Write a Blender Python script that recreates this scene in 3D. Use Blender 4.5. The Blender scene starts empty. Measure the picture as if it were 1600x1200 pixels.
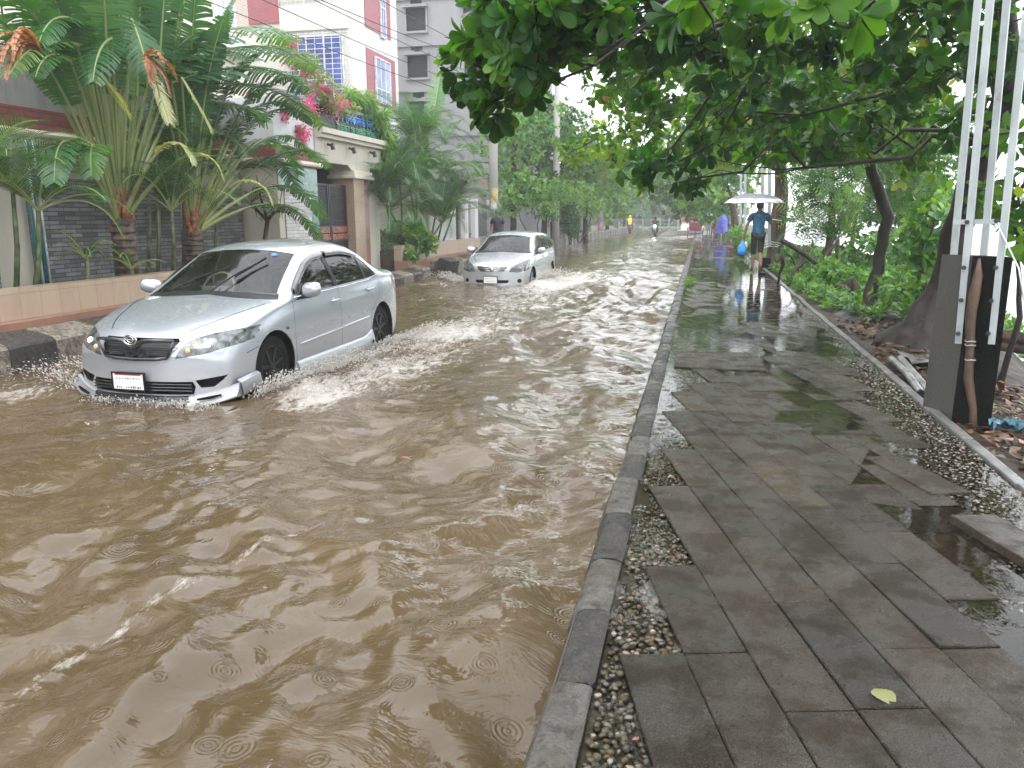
import bpy, bmesh, math, random
import numpy as np
from mathutils import Vector, Matrix

R = math.radians
SC = bpy.context.scene
COL = SC.collection
random.seed(7)
RNG = np.random.default_rng(11)

# ------------------------------------------------------------------ camera, sky, sun, exposure
F_PX, CAM_H, PITCH, YAW = 1200.0, 1.5, R(12.4), R(13.5)
cam = bpy.data.cameras.new('camera')
cam.sensor_width = 36.0
cam.lens = 36.0 * F_PX / 1600.0
cam.clip_end = 3000
cam.clip_start = 0.05
cam_o = bpy.data.objects.new('camera', cam)
COL.objects.link(cam_o)
cam_o.location = (0, 0, CAM_H)
cam_o.rotation_euler = (R(90) - PITCH, 0, YAW)
SC.camera = cam_o

SUN_EL, SUN_AZ = R(62), R(200)          # azimuth the light comes from, clockwise from +Y
world = bpy.data.worlds.new('World')
SC.world = world
world.use_nodes = True
nt = world.node_tree
nt.nodes.clear()
wo = nt.nodes.new('ShaderNodeOutputWorld')
bg = nt.nodes.new('ShaderNodeBackground')
sky = nt.nodes.new('ShaderNodeTexSky')
sky.sky_type = 'NISHITA'
sky.sun_disc = False
sky.sun_elevation = SUN_EL
sky.sun_rotation = SUN_AZ
sky.dust_density = 1.0
sky.air_density = 1.0
hs = nt.nodes.new('ShaderNodeHueSaturation')
hs.inputs['Saturation'].default_value = 0.16
nt.links.new(sky.outputs[0], hs.inputs['Color'])
cl = nt.nodes.new('ShaderNodeMix')                      # overcast: the sky's own gradient under a pale even cloud layer
cl.data_type = 'RGBA'
cl.inputs[0].default_value = .65
cl.inputs[7].default_value = (8.2, 8.55, 9.05, 1)
nt.links.new(hs.outputs[0], cl.inputs[6])
nt.links.new(cl.outputs[2], bg.inputs['Color'])
bg.inputs['Strength'].default_value = 0.14
nt.links.new(bg.outputs[0], wo.inputs[0])

sun = bpy.data.lights.new('sun', 'SUN')
sun.energy = 0.5
sun.angle = R(40)
sun.color = (1.0, 0.97, 0.93)
sun_o = bpy.data.objects.new('sun', sun)
COL.objects.link(sun_o)
_d = Vector((math.sin(SUN_AZ) * math.cos(SUN_EL), math.cos(SUN_AZ) * math.cos(SUN_EL), math.sin(SUN_EL)))
sun_o.rotation_euler = _d.to_track_quat('Z', 'Y').to_euler()
sun_o.location = (0, 0, 40)

SC.view_settings.view_transform = 'Standard'
SC.view_settings.look = 'None'
SC.view_settings.gamma = 1.0
SC.view_settings.exposure = 1.82
SC.render.engine = 'CYCLES'
SC.cycles.max_bounces = 8
SC.cycles.transparent_max_bounces = 16
SC.cycles.diffuse_bounces = 3
SC.cycles.glossy_bounces = 3
SC.cycles.transmission_bounces = 6
SC.cycles.volume_bounces = 1
SC.cycles.caustics_reflective = False
SC.cycles.caustics_refractive = False
SC.cycles.use_denoising = True

# ------------------------------------------------------------------ picture measurements -> points of the place
_fw = Vector((-math.sin(YAW) * math.cos(PITCH), math.cos(YAW) * math.cos(PITCH), -math.sin(PITCH)))
_rt = Vector((math.cos(YAW), math.sin(YAW), 0))
_up = _rt.cross(_fw)
def ray(px, py):
    return _fw + _rt * ((px - 800) / F_PX) - _up * ((py - 600) / F_PX)
def gz(px, py, z=0.0):
    d = ray(px, py); t = (z - CAM_H) / d.z
    return Vector((d.x * t, d.y * t, z))
def aty(px, py, Y):
    d = ray(px, py); t = Y / d.y
    return Vector((d.x * t, Y, CAM_H + d.z * t))
def atx(px, py, X):
    d = ray(px, py); t = X / d.x
    return Vector((X, d.y * t, CAM_H + d.z * t))

# ------------------------------------------------------------------ mesh helpers
def origin_of(o):
    v = Vector((0, 0, 0))
    while o is not None:
        v += o.location; o = o.parent
    return v

class MB:
    """collects shapes and links them as ONE mesh object"""
    def __init__(s):
        s.v = []; s.f = []; s.mi = []; s.fa = []; s.val = 0.5
    def add(s, vs, fs, m=0):
        b = len(s.v)
        s.v.extend([tuple(p) for p in vs])
        for f in fs:
            s.f.append(tuple(i + b for i in f)); s.mi.append(m); s.fa.append(s.val)
        return s
    def box(s, x0, x1, y0, y1, z0, z1, m=0):
        vs = [(x, y, z) for z in (z0, z1) for y in (y0, y1) for x in (x0, x1)]
        fs = [(0, 2, 3, 1), (4, 5, 7, 6), (0, 1, 5, 4), (2, 6, 7, 3), (0, 4, 6, 2), (1, 3, 7, 5)]
        return s.add(vs, fs, m)
    def bar(s, p, q, w, h, m=0, up=(0, 0, 1), ch=0.0):
        p = Vector(p); q = Vector(q); d = (q - p)
        if d.length < 1e-6: return s
        d.normalize(); u = Vector(up)
        if abs(d.dot(u)) > .98: u = Vector((0, 1, 0))
        a = d.cross(u).normalized(); b = a.cross(d).normalized()
        vs = []
        for c in (p, q):
            for i, j in ((-1, -1), (1, -1), (1, 1), (-1, 1)):
                vs.append(c + a * (i * w / 2) + b * (j * h / 2))
        return s.add(vs, [(3, 2, 1, 0), (4, 5, 6, 7), (0, 1, 5, 4), (1, 2, 6, 5), (2, 3, 7, 6), (3, 0, 4, 7)], m)
    def tube(s, pts, rads, n=8, m=0, cap=True, squash=1.0, jit=0.0):
        pts = [Vector(p) for p in pts]
        if not hasattr(rads, '__len__'): rads = [rads] * len(pts)
        vs = []; ref = None
        for i, p in enumerate(pts):
            d = (pts[min(i + 1, len(pts) - 1)] - pts[max(i - 1, 0)])
            d.normalize()
            if ref is None:
                ref = Vector((1, 0, 0)) if abs(d.x) < .8 else Vector((0, 1, 0))
            a = (ref - d * ref.dot(d)).normalized(); ref = a
            b = d.cross(a)
            for k in range(n):
                t = 2 * math.pi * k / n
                r = rads[i] * (1 + (random.uniform(-jit, jit) if jit else 0))
                vs.append(p + a * (math.cos(t) * r) + b * (math.sin(t) * r * squash))
        fs = []
        for i in range(len(pts) - 1):
            for k in range(n):
                k2 = (k + 1) % n
                fs.append((i * n + k, i * n + k2, (i + 1) * n + k2, (i + 1) * n + k))
        if cap:
            fs.append(tuple(reversed(range(n)))); L = (len(pts) - 1) * n
            fs.append(tuple(L + k for k in range(n)))
        return s.add(vs, fs, m)
    def lathe(s, prof, c=(0, 0, 0), n=16, m=0, axis='z'):
        vs = []; fs = []
        for r, z in prof:
            for k in range(n):
                t = 2 * math.pi * k / n
                x, y = r * math.cos(t), r * math.sin(t)
                p = (x, y, z) if axis == 'z' else ((z, x, y) if axis == 'x' else (y, z, x))
                vs.append((c[0] + p[0], c[1] + p[1], c[2] + p[2]))
        for i in range(len(prof) - 1):
            for k in range(n):
                k2 = (k + 1) % n
                fs.append((i * n + k, i * n + k2, (i + 1) * n + k2, (i + 1) * n + k))
        fs.append(tuple(reversed(range(n)))); L = (len(prof) - 1) * n
        fs.append(tuple(L + k for k in range(n)))
        return s.add(vs, fs, m)
    def prism(s, poly, axis, a, b, m=0):
        n = len(poly)
        def P(u, v, w):
            return (w, u, v) if axis == 'x' else ((u, w, v) if axis == 'y' else (u, v, w))
        vs = [P(u, v, a) for u, v in poly] + [P(u, v, b) for u, v in poly]
        fs = [tuple(range(n)), tuple(reversed(range(n, 2 * n)))]
        for k in range(n):
            k2 = (k + 1) % n
            fs.append((k2, k, k + n, k2 + n))
        return s.add(vs, fs, m)
    def grid(s, rows, m=0, closed=False):
        nr = len(rows); nc = len(rows[0])
        vs = [p for r in rows for p in r]; fs = []
        for i in range(nr - 1):
            for k in range(nc if closed else nc - 1):
                k2 = (k + 1) % nc
                fs.append((i * nc + k, i * nc + k2, (i + 1) * nc + k2, (i + 1) * nc + k))
        return s.add(vs, fs, m)
    def ball(s, c, r, nu=10, nv=6, m=0):
        if not hasattr(r, '__len__'): r = (r, r, r)
        rows = []
        for j in range(nv + 1):
            t = math.pi * (j / nv - .5) * .999
            rows.append([(c[0] + r[0] * math.cos(t) * math.cos(2 * math.pi * k / nu),
                          c[1] + r[1] * math.cos(t) * math.sin(2 * math.pi * k / nu),
                          c[2] + r[2] * math.sin(t)) for k in range(nu)])
        return s.grid(rows, m, True)
    def build(s, name, mats, parent=None, smooth=False, bevel=0.0, auto=None, subsurf=0, fix=False):
        me = bpy.data.meshes.new(name)
        o0 = origin_of(parent) if parent else Vector((0, 0, 0))
        V = [(x - o0.x, y - o0.y, z - o0.z) for x, y, z in s.v]
        me.from_pydata(V, [], s.f)
        if not isinstance(mats, (list, tuple)): mats = [mats]
        for mt in mats: me.materials.append(mt)
        me.polygons.foreach_set('material_index', s.mi)
        at = me.attributes.new('lv', 'FLOAT', 'FACE')
        at.data.foreach_set('value', s.fa)
        if bevel or fix:
            bm = bmesh.new(); bm.from_mesh(me)
            bmesh.ops.recalc_face_normals(bm, faces=bm.faces)
            if bevel:
                ed = [e for e in bm.edges if len(e.link_faces) == 2 and e.calc_face_angle(0) > .5]
                bmesh.ops.bevel(bm, geom=ed, offset=bevel, segments=2, affect='EDGES', profile=.5, clamp_overlap=True)
            bm.to_mesh(me); bm.free()
        if smooth or auto is not None:
            me.polygons.foreach_set('use_smooth', [True] * len(me.polygons))
            if auto is not None: me.set_sharp_from_angle(angle=R(auto))
        me.update()
        o = bpy.data.objects.new(name, me); COL.objects.link(o)
        if parent: o.parent = parent
        if subsurf:
            md = o.modifiers.new('sub', 'SUBSURF'); md.levels = subsurf; md.render_levels = subsurf
        return o

def tag(o, label=None, cat=None, group=None, kind=None):
    if label: o['label'] = label
    if cat: o['category'] = cat
    if group: o['group'] = group
    if kind: o['kind'] = kind
    return o
def thing(name, label, cat, loc=(0, 0, 0), group=None):
    o = bpy.data.objects.new(name, None); COL.objects.link(o)
    o.location = loc; o.empty_display_size = .1
    return tag(o, label, cat, group)
def copy_tree(o, parent=None):
    c = o.copy(); COL.objects.link(c)
    if parent: c.parent = parent
    for ch in list(o.children): copy_tree(ch, c)
    return c

def np_mesh(name, V, F, mat, parent=None, smooth=False, pattr=None, fattr=None, mats=None, mi=None):
    """V (n,3), F (m,k) arrays -> one mesh object"""
    me = bpy.data.meshes.new(name)
    V = np.asarray(V, dtype=np.float32)
    if parent:
        o0 = origin_of(parent); V = V - np.array(o0, dtype=np.float32)
    F = np.asarray(F, dtype=np.int32); m, k = F.shape
    me.vertices.add(len(V)); me.vertices.foreach_set('co', V.ravel())
    me.loops.add(m * k); me.loops.foreach_set('vertex_index', F.ravel())
    me.polygons.add(m); me.polygons.foreach_set('loop_start', np.arange(0, m * k, k, dtype=np.int32))
    if smooth: me.polygons.foreach_set('use_smooth', np.ones(m, dtype=bool))
    for mt in (mats or [mat]): me.materials.append(mt)
    if mi is not None: me.polygons.foreach_set('material_index', np.asarray(mi, dtype=np.int32))
    for nm, arr in (pattr or {}).items():
        at = me.attributes.new(nm, 'FLOAT', 'POINT'); at.data.foreach_set('value', np.asarray(arr, dtype=np.float32).ravel())
    for nm, arr in (fattr or {}).items():
        at = me.attributes.new(nm, 'FLOAT', 'FACE'); at.data.foreach_set('value', np.asarray(arr, dtype=np.float32).ravel())
    me.update(calc_edges=True); me.validate()
    o = bpy.data.objects.new(name, me); COL.objects.link(o)
    if parent: o.parent = parent
    return o

def unit(a):
    return a / np.maximum(np.linalg.norm(a, axis=-1, keepdims=True), 1e-9)

# ------------------------------------------------------------------ materials
class NT:
    """small node-tree writer"""
    def __init__(s, name):
        s.m = bpy.data.materials.new(name); s.m.use_nodes = True
        s.t = s.m.node_tree; s.t.nodes.clear()
        s.out = s.n('ShaderNodeOutputMaterial')
    def n(s, typ, **kw):
        nd = s.t.nodes.new(typ)
        for k, v in kw.items():
            if k.startswith('i_'):
                nd.inputs[k[2:].replace('_', ' ')].default_value = v
            else: setattr(nd, k, v)
        return nd
    def l(s, a, b): s.t.links.new(a, b)
    def pos(s):
        return s.n('ShaderNodeNewGeometry').outputs['Position']
    def obj(s):
        return s.n('ShaderNodeTexCoord').outputs['Object']
    def mapv(s, src, scale=(1, 1, 1), rot=(0, 0, 0), loc=(0, 0, 0)):
        mp = s.n('ShaderNodeMapping'); mp.inputs['Scale'].default_value = scale
        mp.inputs['Rotation'].default_value = rot; mp.inputs['Location'].default_value = loc
        s.l(src, mp.inputs['Vector']); return mp.outputs[0]
    def noise(s, src, scale, detail=4, rough=.55, dist=0.0):
        nz = s.n('ShaderNodeTexNoise'); nz.inputs['Scale'].default_value = scale
        nz.inputs['Detail'].default_value = detail; nz.inputs['Roughness'].default_value = rough
        nz.inputs['Distortion'].default_value = dist
        s.l(src, nz.inputs['Vector']); return nz.outputs[0]
    def ramp(s, src, stops, interp='LINEAR'):
        cr = s.n('ShaderNodeValToRGB'); e = cr.color_ramp.elements; cr.color_ramp.interpolation = interp
        while len(e) < len(stops): e.new(.5)
        for i, (p, c) in enumerate(stops):
            e[i].position = p
            e[i].color = (c[0], c[1], c[2], 1) if hasattr(c, '__len__') else (c, c, c, 1)
        s.l(src, cr.inputs[0]); return cr.outputs[0]
    def mix(s, fac, a, b, mode='MIX'):
        mx = s.n('ShaderNodeMix', data_type='RGBA', blend_type=mode)
        for i, (sock, v) in enumerate(((mx.inputs[0], fac), (mx.inputs[6], a), (mx.inputs[7], b))):
            if hasattr(v, 'is_linked'): s.l(v, sock)
            elif hasattr(v, '__len__'): sock.default_value = (v[0], v[1], v[2], 1)
            else: sock.default_value = v if i == 0 else (v, v, v, 1)
        return mx.outputs[2]
    def math(s, op, a, b=None, c=None):
        mt = s.n('ShaderNodeMath', operation=op)
        for i, v in enumerate((a, b, c)):
            if v is None: continue
            if hasattr(v, 'is_linked'): s.l(v, mt.inputs[i])
            else: mt.inputs[i].default_value = v
        return mt.outputs[0]
    def attr(s, name):
        a = s.n('ShaderNodeAttribute'); a.attribute_name = name; return a.outputs['Fac']
    def bump(s, h, strength=.3, dist=.01, normal=None):
        b = s.n('ShaderNodeBump'); b.inputs['Strength'].default_value = strength
        b.inputs['Distance'].default_value = dist; s.l(h, b.inputs['Height'])
        if normal is not None: s.l(normal, b.inputs['Normal'])
        return b.outputs[0]
    def bsdf(s, color=None, rough=.5, metal=0.0, normal=None, spec=.5, coat=0.0, ior=None):
        p = s.n('ShaderNodeBsdfPrincipled')
        def put(nm, v):
            if v is None: return
            if hasattr(v, 'is_linked'): s.l(v, p.inputs[nm])
            elif nm == 'Base Color': p.inputs[nm].default_value = (v[0], v[1], v[2], 1)
            else: p.inputs[nm].default_value = v
        put('Base Color', color); put('Roughness', rough); put('Metallic', metal); put('Normal', normal)
        put('Specular IOR Level', spec); put('Coat Weight', coat); put('IOR', ior)
        if coat: p.inputs['Coat Roughness'].default_value = .04
        return p
    def done(s, sh):
        s.l(sh.outputs[0] if hasattr(sh, 'outputs') else sh, s.out.inputs[0]); return s.m

def MAT(name, col, rough=.5, metal=0.0, var=.18, scale=6.0, bump=.0, bscale=60.0, coat=0.0, spec=.5, local=False, tint=None, streak=False):
    """plain material with uneven tone and a little relief"""
    t = NT(name); src = t.obj() if local else t.pos()
    if streak: s2 = t.mapv(src, (1, 1, .15))
    else: s2 = src
    nz = t.noise(s2, scale, 5)
    dk = tint or tuple(c * (1 - var * 1.6) for c in col); lt = tuple(min(1, c * (1 + var)) for c in col)
    c = t.ramp(nz, [(.32, dk), (.68, lt)])
    rg = t.ramp(t.noise(src, scale * 2.3, 3), [(.3, max(.02, rough * .75)), (.7, min(1, rough * 1.2))])
    nrm = t.bump(t.noise(src, bscale, 4), bump, .01) if bump else None
    return t.done(t.bsdf(c, rg, metal, nrm, spec, coat))
# ------------------------------------------------------------------ cars
def pchip(keys, x):
    xs = np.array([k[0] for k in keys], float); ys = np.array([k[1] for k in keys], float)
    h = np.diff(xs); d = np.diff(ys) / h; m = np.zeros_like(xs)
    m[0], m[-1] = d[0], d[-1]
    for i in range(1, len(xs) - 1):
        if d[i - 1] * d[i] > 0:
            w1, w2 = 2 * h[i] + h[i - 1], h[i] + 2 * h[i - 1]
            m[i] = (w1 + w2) / (w1 / d[i - 1] + w2 / d[i])
    x = np.asarray(x, float); i = np.clip(np.searchsorted(xs, x) - 1, 0, len(xs) - 2)
    t = np.clip((x - xs[i]) / h[i], 0, 1)
    return ((2 * t**3 - 3 * t**2 + 1) * ys[i] + (t**3 - 2 * t**2 + t) * h[i] * m[i]
            + (-2 * t**3 + 3 * t**2) * ys[i + 1] + (t**3 - t**2) * h[i] * m[i + 1])

def catmull(pts, n):
    P = [np.array(p, float) for p in pts]; P = [2 * P[0] - P[1]] + P + [2 * P[-1] - P[-2]]
    out = []
    k = len(P) - 3
    for t in np.linspace(0, k - 1e-9, n):
        i = int(t); u = t - i; a, b, c, d = P[i:i + 4]
        out.append(.5 * ((2 * b) + (c - a) * u + (2 * a - 5 * b + 4 * c - d) * u**2 + (3 * b - a - 3 * c + d) * u**3))
    return out

def in_poly(p, poly):
    x, y = p; c = False; n = len(poly); j = n - 1
    for i in range(n):
        xi, yi = poly[i]; xj, yj = poly[j]
        if (yi > y) != (yj > y) and x < (xj - xi) * (y - yi) / (yj - yi) + xi: c = not c
        j = i
    return c

def cut_region(bm, poly, ax, filt, mat):
    """cuts an outline (seen along axis ax) into the skin and gives the faces inside it a material slot"""
    a, b = [(1, 2), (0, 2), (0, 1)][ax]
    x0 = min(p[0] for p in poly); x1 = max(p[0] for p in poly); y0 = min(p[1] for p in poly); y1 = max(p[1] for p in poly)
    def cand():
        bm.normal_update()
        r = []
        for f in bm.faces:
            us = [v.co[a] for v in f.verts]; vs = [v.co[b] for v in f.verts]
            if max(us) < x0 or min(us) > x1 or max(vs) < y0 or min(vs) > y1: continue
            if filt(f): r.append(f)
        return r
    n = len(poly)
    for i in range(n):
        p, q = poly[i], poly[(i + 1) % n]
        no = Vector((0, 0, 0)); no[a] = q[1] - p[1]; no[b] = -(q[0] - p[0])
        if no.length < 1e-7: continue
        co = Vector((0, 0, 0)); co[a], co[b] = p
        fs = cand()
        geom = list({e for f in fs for e in f.edges}) + list({v for f in fs for v in f.verts}) + fs
        bmesh.ops.bisect_plane(bm, geom=geom, dist=1e-5, plane_co=co, plane_no=no.normalized())
    out = []
    for f in cand():
        c = f.calc_center_median()
        if in_poly((c[a], c[b]), poly):
            f.material_index = mat; out.append(f)
    return out

def strip_polys(pts, w=.006):
    r = []
    for p, q in zip(pts[:-1], pts[1:]):
        d = Vector((q[0] - p[0], q[1] - p[1])).normalized(); nx, ny = -d.y * w / 2, d.x * w / 2
        r.append([(p[0] + nx, p[1] + ny), (q[0] + nx, q[1] + ny), (q[0] - nx, q[1] - ny), (p[0] - nx, p[1] - ny)])
    return r

def circle(c, r, n=28):
    return [(c[0] + r * math.cos(2 * math.pi * k / n), c[1] + r * math.sin(2 * math.pi * k / n)) for k in range(n)]

def paint_mat(name, col):
    t = NT(name); src = t.obj()
    fl = t.noise(src, 900, 1)
    dirt = t.noise(t.mapv(src, (2, 2, 5)), 2.5, 6)
    sep = t.n('ShaderNodeSeparateXYZ'); t.l(src, sep.inputs[0])
    low = t.ramp(sep.outputs[2], [(.12, 1), (.62, 0)])
    dm = t.math('MULTIPLY', low, t.ramp(dirt, [(.35, .15), (.75, .75)]))
    c = t.ramp(fl, [(.3, tuple(x * .9 for x in col)), (.7, tuple(min(1, x * 1.06) for x in col))])
    c = t.mix(dm, c, (.27, .235, .19))
    met = t.math('MULTIPLY_ADD', dm, -.5, .55)
    drops = t.n('ShaderNodeTexVoronoi'); drops.inputs['Scale'].default_value = 85; t.l(src, drops.inputs['Vector'])
    dr = t.ramp(drops.outputs['Distance'], [(.12, 1), (.26, 0)])
    rg = t.math('MULTIPLY_ADD', dm, .25, .27)
    p = t.bsdf(c, rg, met, t.bump(dr, .12, .004), .5, .9)
    return t.done(p)

def glass_mat(name, tint, refl=.02, dark=1.0):
    t = NT(name)
    tr = t.n('ShaderNodeBsdfTransparent'); tr.inputs[0].default_value = (*tint, 1)
    gl = t.n('ShaderNodeBsdfGlossy'); gl.inputs['Roughness'].default_value = refl
    vor = t.n('ShaderNodeTexVoronoi'); vor.inputs['Scale'].default_value = 60; t.l(t.obj(), vor.inputs['Vector'])
    t.l(t.bump(t.ramp(vor.outputs['Distance'], [(.1, 1), (.28, 0)]), .35, .004), gl.inputs['Normal'])
    fr = t.n('ShaderNodeFresnel'); fr.inputs[0].default_value = 1.55
    mx = t.n('ShaderNodeMixShader'); t.l(fr.outputs[0], mx.inputs[0]); t.l(tr.outputs[0], mx.inputs[1]); t.l(gl.outputs[0], mx.inputs[2])
    return t.done(mx)

def emit_mat(name, col, s):
    t = NT(name); e = t.n('ShaderNodeEmission'); e.inputs[0].default_value = (*col, 1); e.inputs[1].default_value = s
    return t.done(e)

M_SILVER = paint_mat('silver paint', (.40, .425, .465))
M_SILVER2 = paint_mat('pale silver paint', (.42, .445, .465))
M_BLACKP = MAT('black plastic', (.012, .012, .013), .4, spec=.25, bump=.05, bscale=200, local=True)
M_BLACKG = MAT('black gloss', (.02, .021, .024), .14, local=True, coat=.5)
M_RUBBER = MAT('tyre rubber', (.008, .008, .008), .6, spec=.12, bump=.2, bscale=90, local=True)
M_DARKV = MAT('dark cavity', (.006, .006, .006), .8, spec=.05)
M_RIM = MAT('dark alloy', (.016, .016, .018), .35, .4, local=True)
M_RIMS = MAT('silver alloy', (.4, .4, .41), .35, .6, local=True)
M_CHROME = MAT('chrome', (.7, .7, .72), .12, .95, local=True)
M_GLASSF = glass_mat('clear glass', (.72, .78, .75))
M_GLASSS = glass_mat('side glass', (.28, .36, .33))
M_GLASSD = glass_mat('tinted glass', (.035, .04, .04))
M_SEAT = MAT('beige cloth', (.42, .37, .29), .85, bump=.1, local=True)
M_DASH = MAT('grey trim', (.2, .19, .17), .7, local=True)
M_LENS = MAT('lamp lens', (.13, .14, .14), .12, .35, var=.55, scale=16, coat=.35, local=True)
M_LED = emit_mat('lit bulb', (1, .98, .92), 5)
M_AMBER = MAT('amber bulb', (.75, .42, .2), .25, local=True, coat=.5)
M_PLATE = MAT('plate white', (.72, .72, .68), .4, local=True, var=.08, scale=30)
M_PLATER = MAT('plate red', (.30, .02, .03), .4, local=True, var=.3, scale=30)
M_MARK = MAT('plate marks', (.12, .13, .12), .5, local=True)
M_STICK = MAT('blue sticker', (.12, .32, .75), .4, local=True)
M_VISOR = MAT('smoked visor', (.13, .12, .125), .15, local=True, coat=.6)
M_REDL = MAT('tail lamp', (.35, .02, .02), .15, local=True, coat=.8)

def build_car(label, cx, y0, zg, P, scale=1.0):
    root = thing('sedan' if P['kind'] == 'sedan' else 'station_wagon', label, 'car', (0, 0, 0), 'silver cars driving through the flood')
    L = P['len']
    st = np.unique(np.concatenate([np.linspace(0, .06, 6), np.linspace(.06, .5, 18), np.linspace(.5, L - .35, 74), np.linspace(L - .35, L, 14)]))
    zt, zb, zr, wr, w, zs = [pchip(P[k], st) for k in ('zt', 'zb', 'zr', 'wr', 'w', 'zs')]
    rows = []
    nB, nC, nD = 16, 11, 14
    for i, s in enumerate(st):
        W, zS, zB, zR, wR, zT = w[i], zs[i], zb[i], zr[i], wr[i], zt[i]
        H = zB - zS
        lowb = catmull([(W * .95, zS), (W * .985, zS + H * .12), (W * .998, zS + H * .38), (W * 1.0, zS + H * .62), (W * .985, zS + H * .86), (W * .958, zB)], nB)
        up = []
        for k in range(1, nC + 1):
            t = k / nC; x = W * .958 * (1 - t) + wR * t; z = zB * (1 - t) + zR * t
            bl = .022 * math.sin(math.pi * t) * min(1, (zR - zB) / .3)
            up.append((x + bl, z + bl * .2))
        top = []
        for k in range(1, nD + 1):
            t = k / nD
            top.append((wR * (1 - t), zR + (zT - zR) * (1 - (1 - t)**2.3)))
        sec = [np.array(q) for q in [(0, zS), (W * .5, zS)]] + list(lowb) + [np.array(q) for q in up] + [np.array(q) for q in top]
        for _ in range(2):                                   # soften the shoulder and the roof rail
            s2 = list(sec)
            for k in range(3, len(sec) - 1): s2[k] = .25 * sec[k - 1] + .5 * sec[k] + .25 * sec[k + 1]
            sec = s2
        sec[0][0] = 0; sec[-1][0] = 0
        fb = P['bowf'] * max(0, 1 - s / 1.5)**1.6; rb = P['bowr'] * max(0, 1 - (L - s) / .9)**1.6
        rows.append([(q[0], s + (fb - rb) * (abs(q[0]) / .85)**2.4, q[1]) for q in sec])
    N = len(rows[0])
    V = []; F = []
    for r in rows:
        V.extend(r)
    nr = len(rows)
    idx = lambda i, k: i * N + k
    for x, y, z in list(V): V.append((-x, y, z))
    off = nr * N
    for i in range(nr - 1):
        for k in range(N - 1):
            F.append((idx(i, k), idx(i + 1, k), idx(i + 1, k + 1), idx(i, k + 1)))
            F.append((off + idx(i, k), off + idx(i, k + 1), off + idx(i + 1, k + 1), off + idx(i + 1, k)))
    # nose and tail: strips across, bowed like the stations
    for i, rev in ((0, False), (nr - 1, True)):
        NX = 12
        grid = []
        for k in range(N):
            xr, yr, zr_ = rows[i][k]; rw = []
            for j in range(NX + 1):
                u = -1 + 2 * j / NX
                if abs(u) > .999: rw.append(idx(i, k) if u > 0 else off + idx(i, k))
                else:
                    b = (P['bowf'] if i == 0 else -P['bowr']) * (abs(xr * u) / .85)**2.4
                    V.append((xr * u, st[i] + b, zr_)); rw.append(len(V) - 1)
            grid.append(rw)
        for k in range(1, N - 2):
            for j in range(NX):
                q = (grid[k][j], grid[k][j + 1], grid[k + 1][j + 1], grid[k + 1][j])
                F.append(q if not rev else tuple(reversed(q)))
    me = bpy.data.meshes.new('tmp'); me.from_pydata(V, [], F)
    bm = bmesh.new(); bm.from_mesh(me)
    bmesh.ops.remove_doubles(bm, verts=bm.verts, dist=.0006)
    bmesh.ops.recalc_face_normals(bm, faces=bm.faces)
    bm.normal_update()
    topf = max(bm.faces, key=lambda f: f.calc_center_median().z)
    if topf.normal.z < 0: bmesh.ops.reverse_faces(bm, faces=bm.faces)
    bm.normal_update()
    # slots: 0 body 1 windscreen 2 front side glass 3 rear side glass 4 grille hole 5 headlight 6 dark hole 7 arch 8 seam 9 dark plastic 10 tail 11 rear glass
    side = lambda sg: (lambda f: f.calc_center_median().x * sg > .35)
    frontf = lambda f: f.calc_center_median().y < 1.05 and f.normal.y < -.12
    for sg in (1, -1):
        for wy in P['wheels']:
            fs = cut_region(bm, circle((wy, P['rw'] + .015), P['ra']), 0, lambda f: f.calc_center_median().x * sg > .5, 7)
    dele = [f for f in bm.faces if f.material_index == 7]
    bmesh.ops.delete(bm, geom=dele, context='FACES')
    for nm, slot in (('win_f', 2), ('win_r', 3), ('win_q', 3)):
        if nm in P:
            for sg in (1, -1): cut_region(bm, P[nm], 0, side(sg), slot)
    for sg in (1, -1):
        for pl in P['pillars']: cut_region(bm, pl, 0, side(sg), 9)
        for sp in P['seams']:
            for q in strip_polys(sp): cut_region(bm, q, 0, side(sg), 8)
        cut_region(bm, [(x * sg, z) for x, z in P['lamp']], 1, frontf, 5)
        cut_region(bm, [(x * sg, z) for x, z in P['fog']], 1, frontf, 6)
        for q in strip_polys([(x * sg, z) for x, z in P['hoodseam']], .007): cut_region(bm, q, 1, lambda f: f.calc_center_median().y < 1.3 and f.normal.z > .2, 8)
    cut_region(bm, P['ws'], 1, lambda f: .95 < f.calc_center_median().y < P['wsmax'] and f.normal.y < 0 and f.calc_center_median().z > .9, 1)
    cut_region(bm, P['cowl'], 1, lambda f: .95 < f.calc_center_median().y < P['wsmax'] and f.normal.y < 0 and f.normal.z > .2 and f.material_index != 1, 9)
    cut_region(bm, P['rearglass'], 1, lambda f: f.calc_center_median().y > L - 1.5 and f.normal.y > .1 and f.calc_center_median().z > .9, 11)
    for sg in (1, -1): cut_region(bm, [(x * sg, z) for x, z in P['tail']], 1, lambda f: f.calc_center_median().y > L - .5, 10)
    cut_region(bm, P['grille'], 1, frontf, 4)
    cut_region(bm, P['intake'], 1, frontf, 6)
    me2 = bpy.data.meshes.new('body')
    groups = {}
    for f in bm.faces: groups.setdefault(f.material_index, []).append(f)
    xf = lambda p: (p[0], p[1], p[2])
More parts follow.
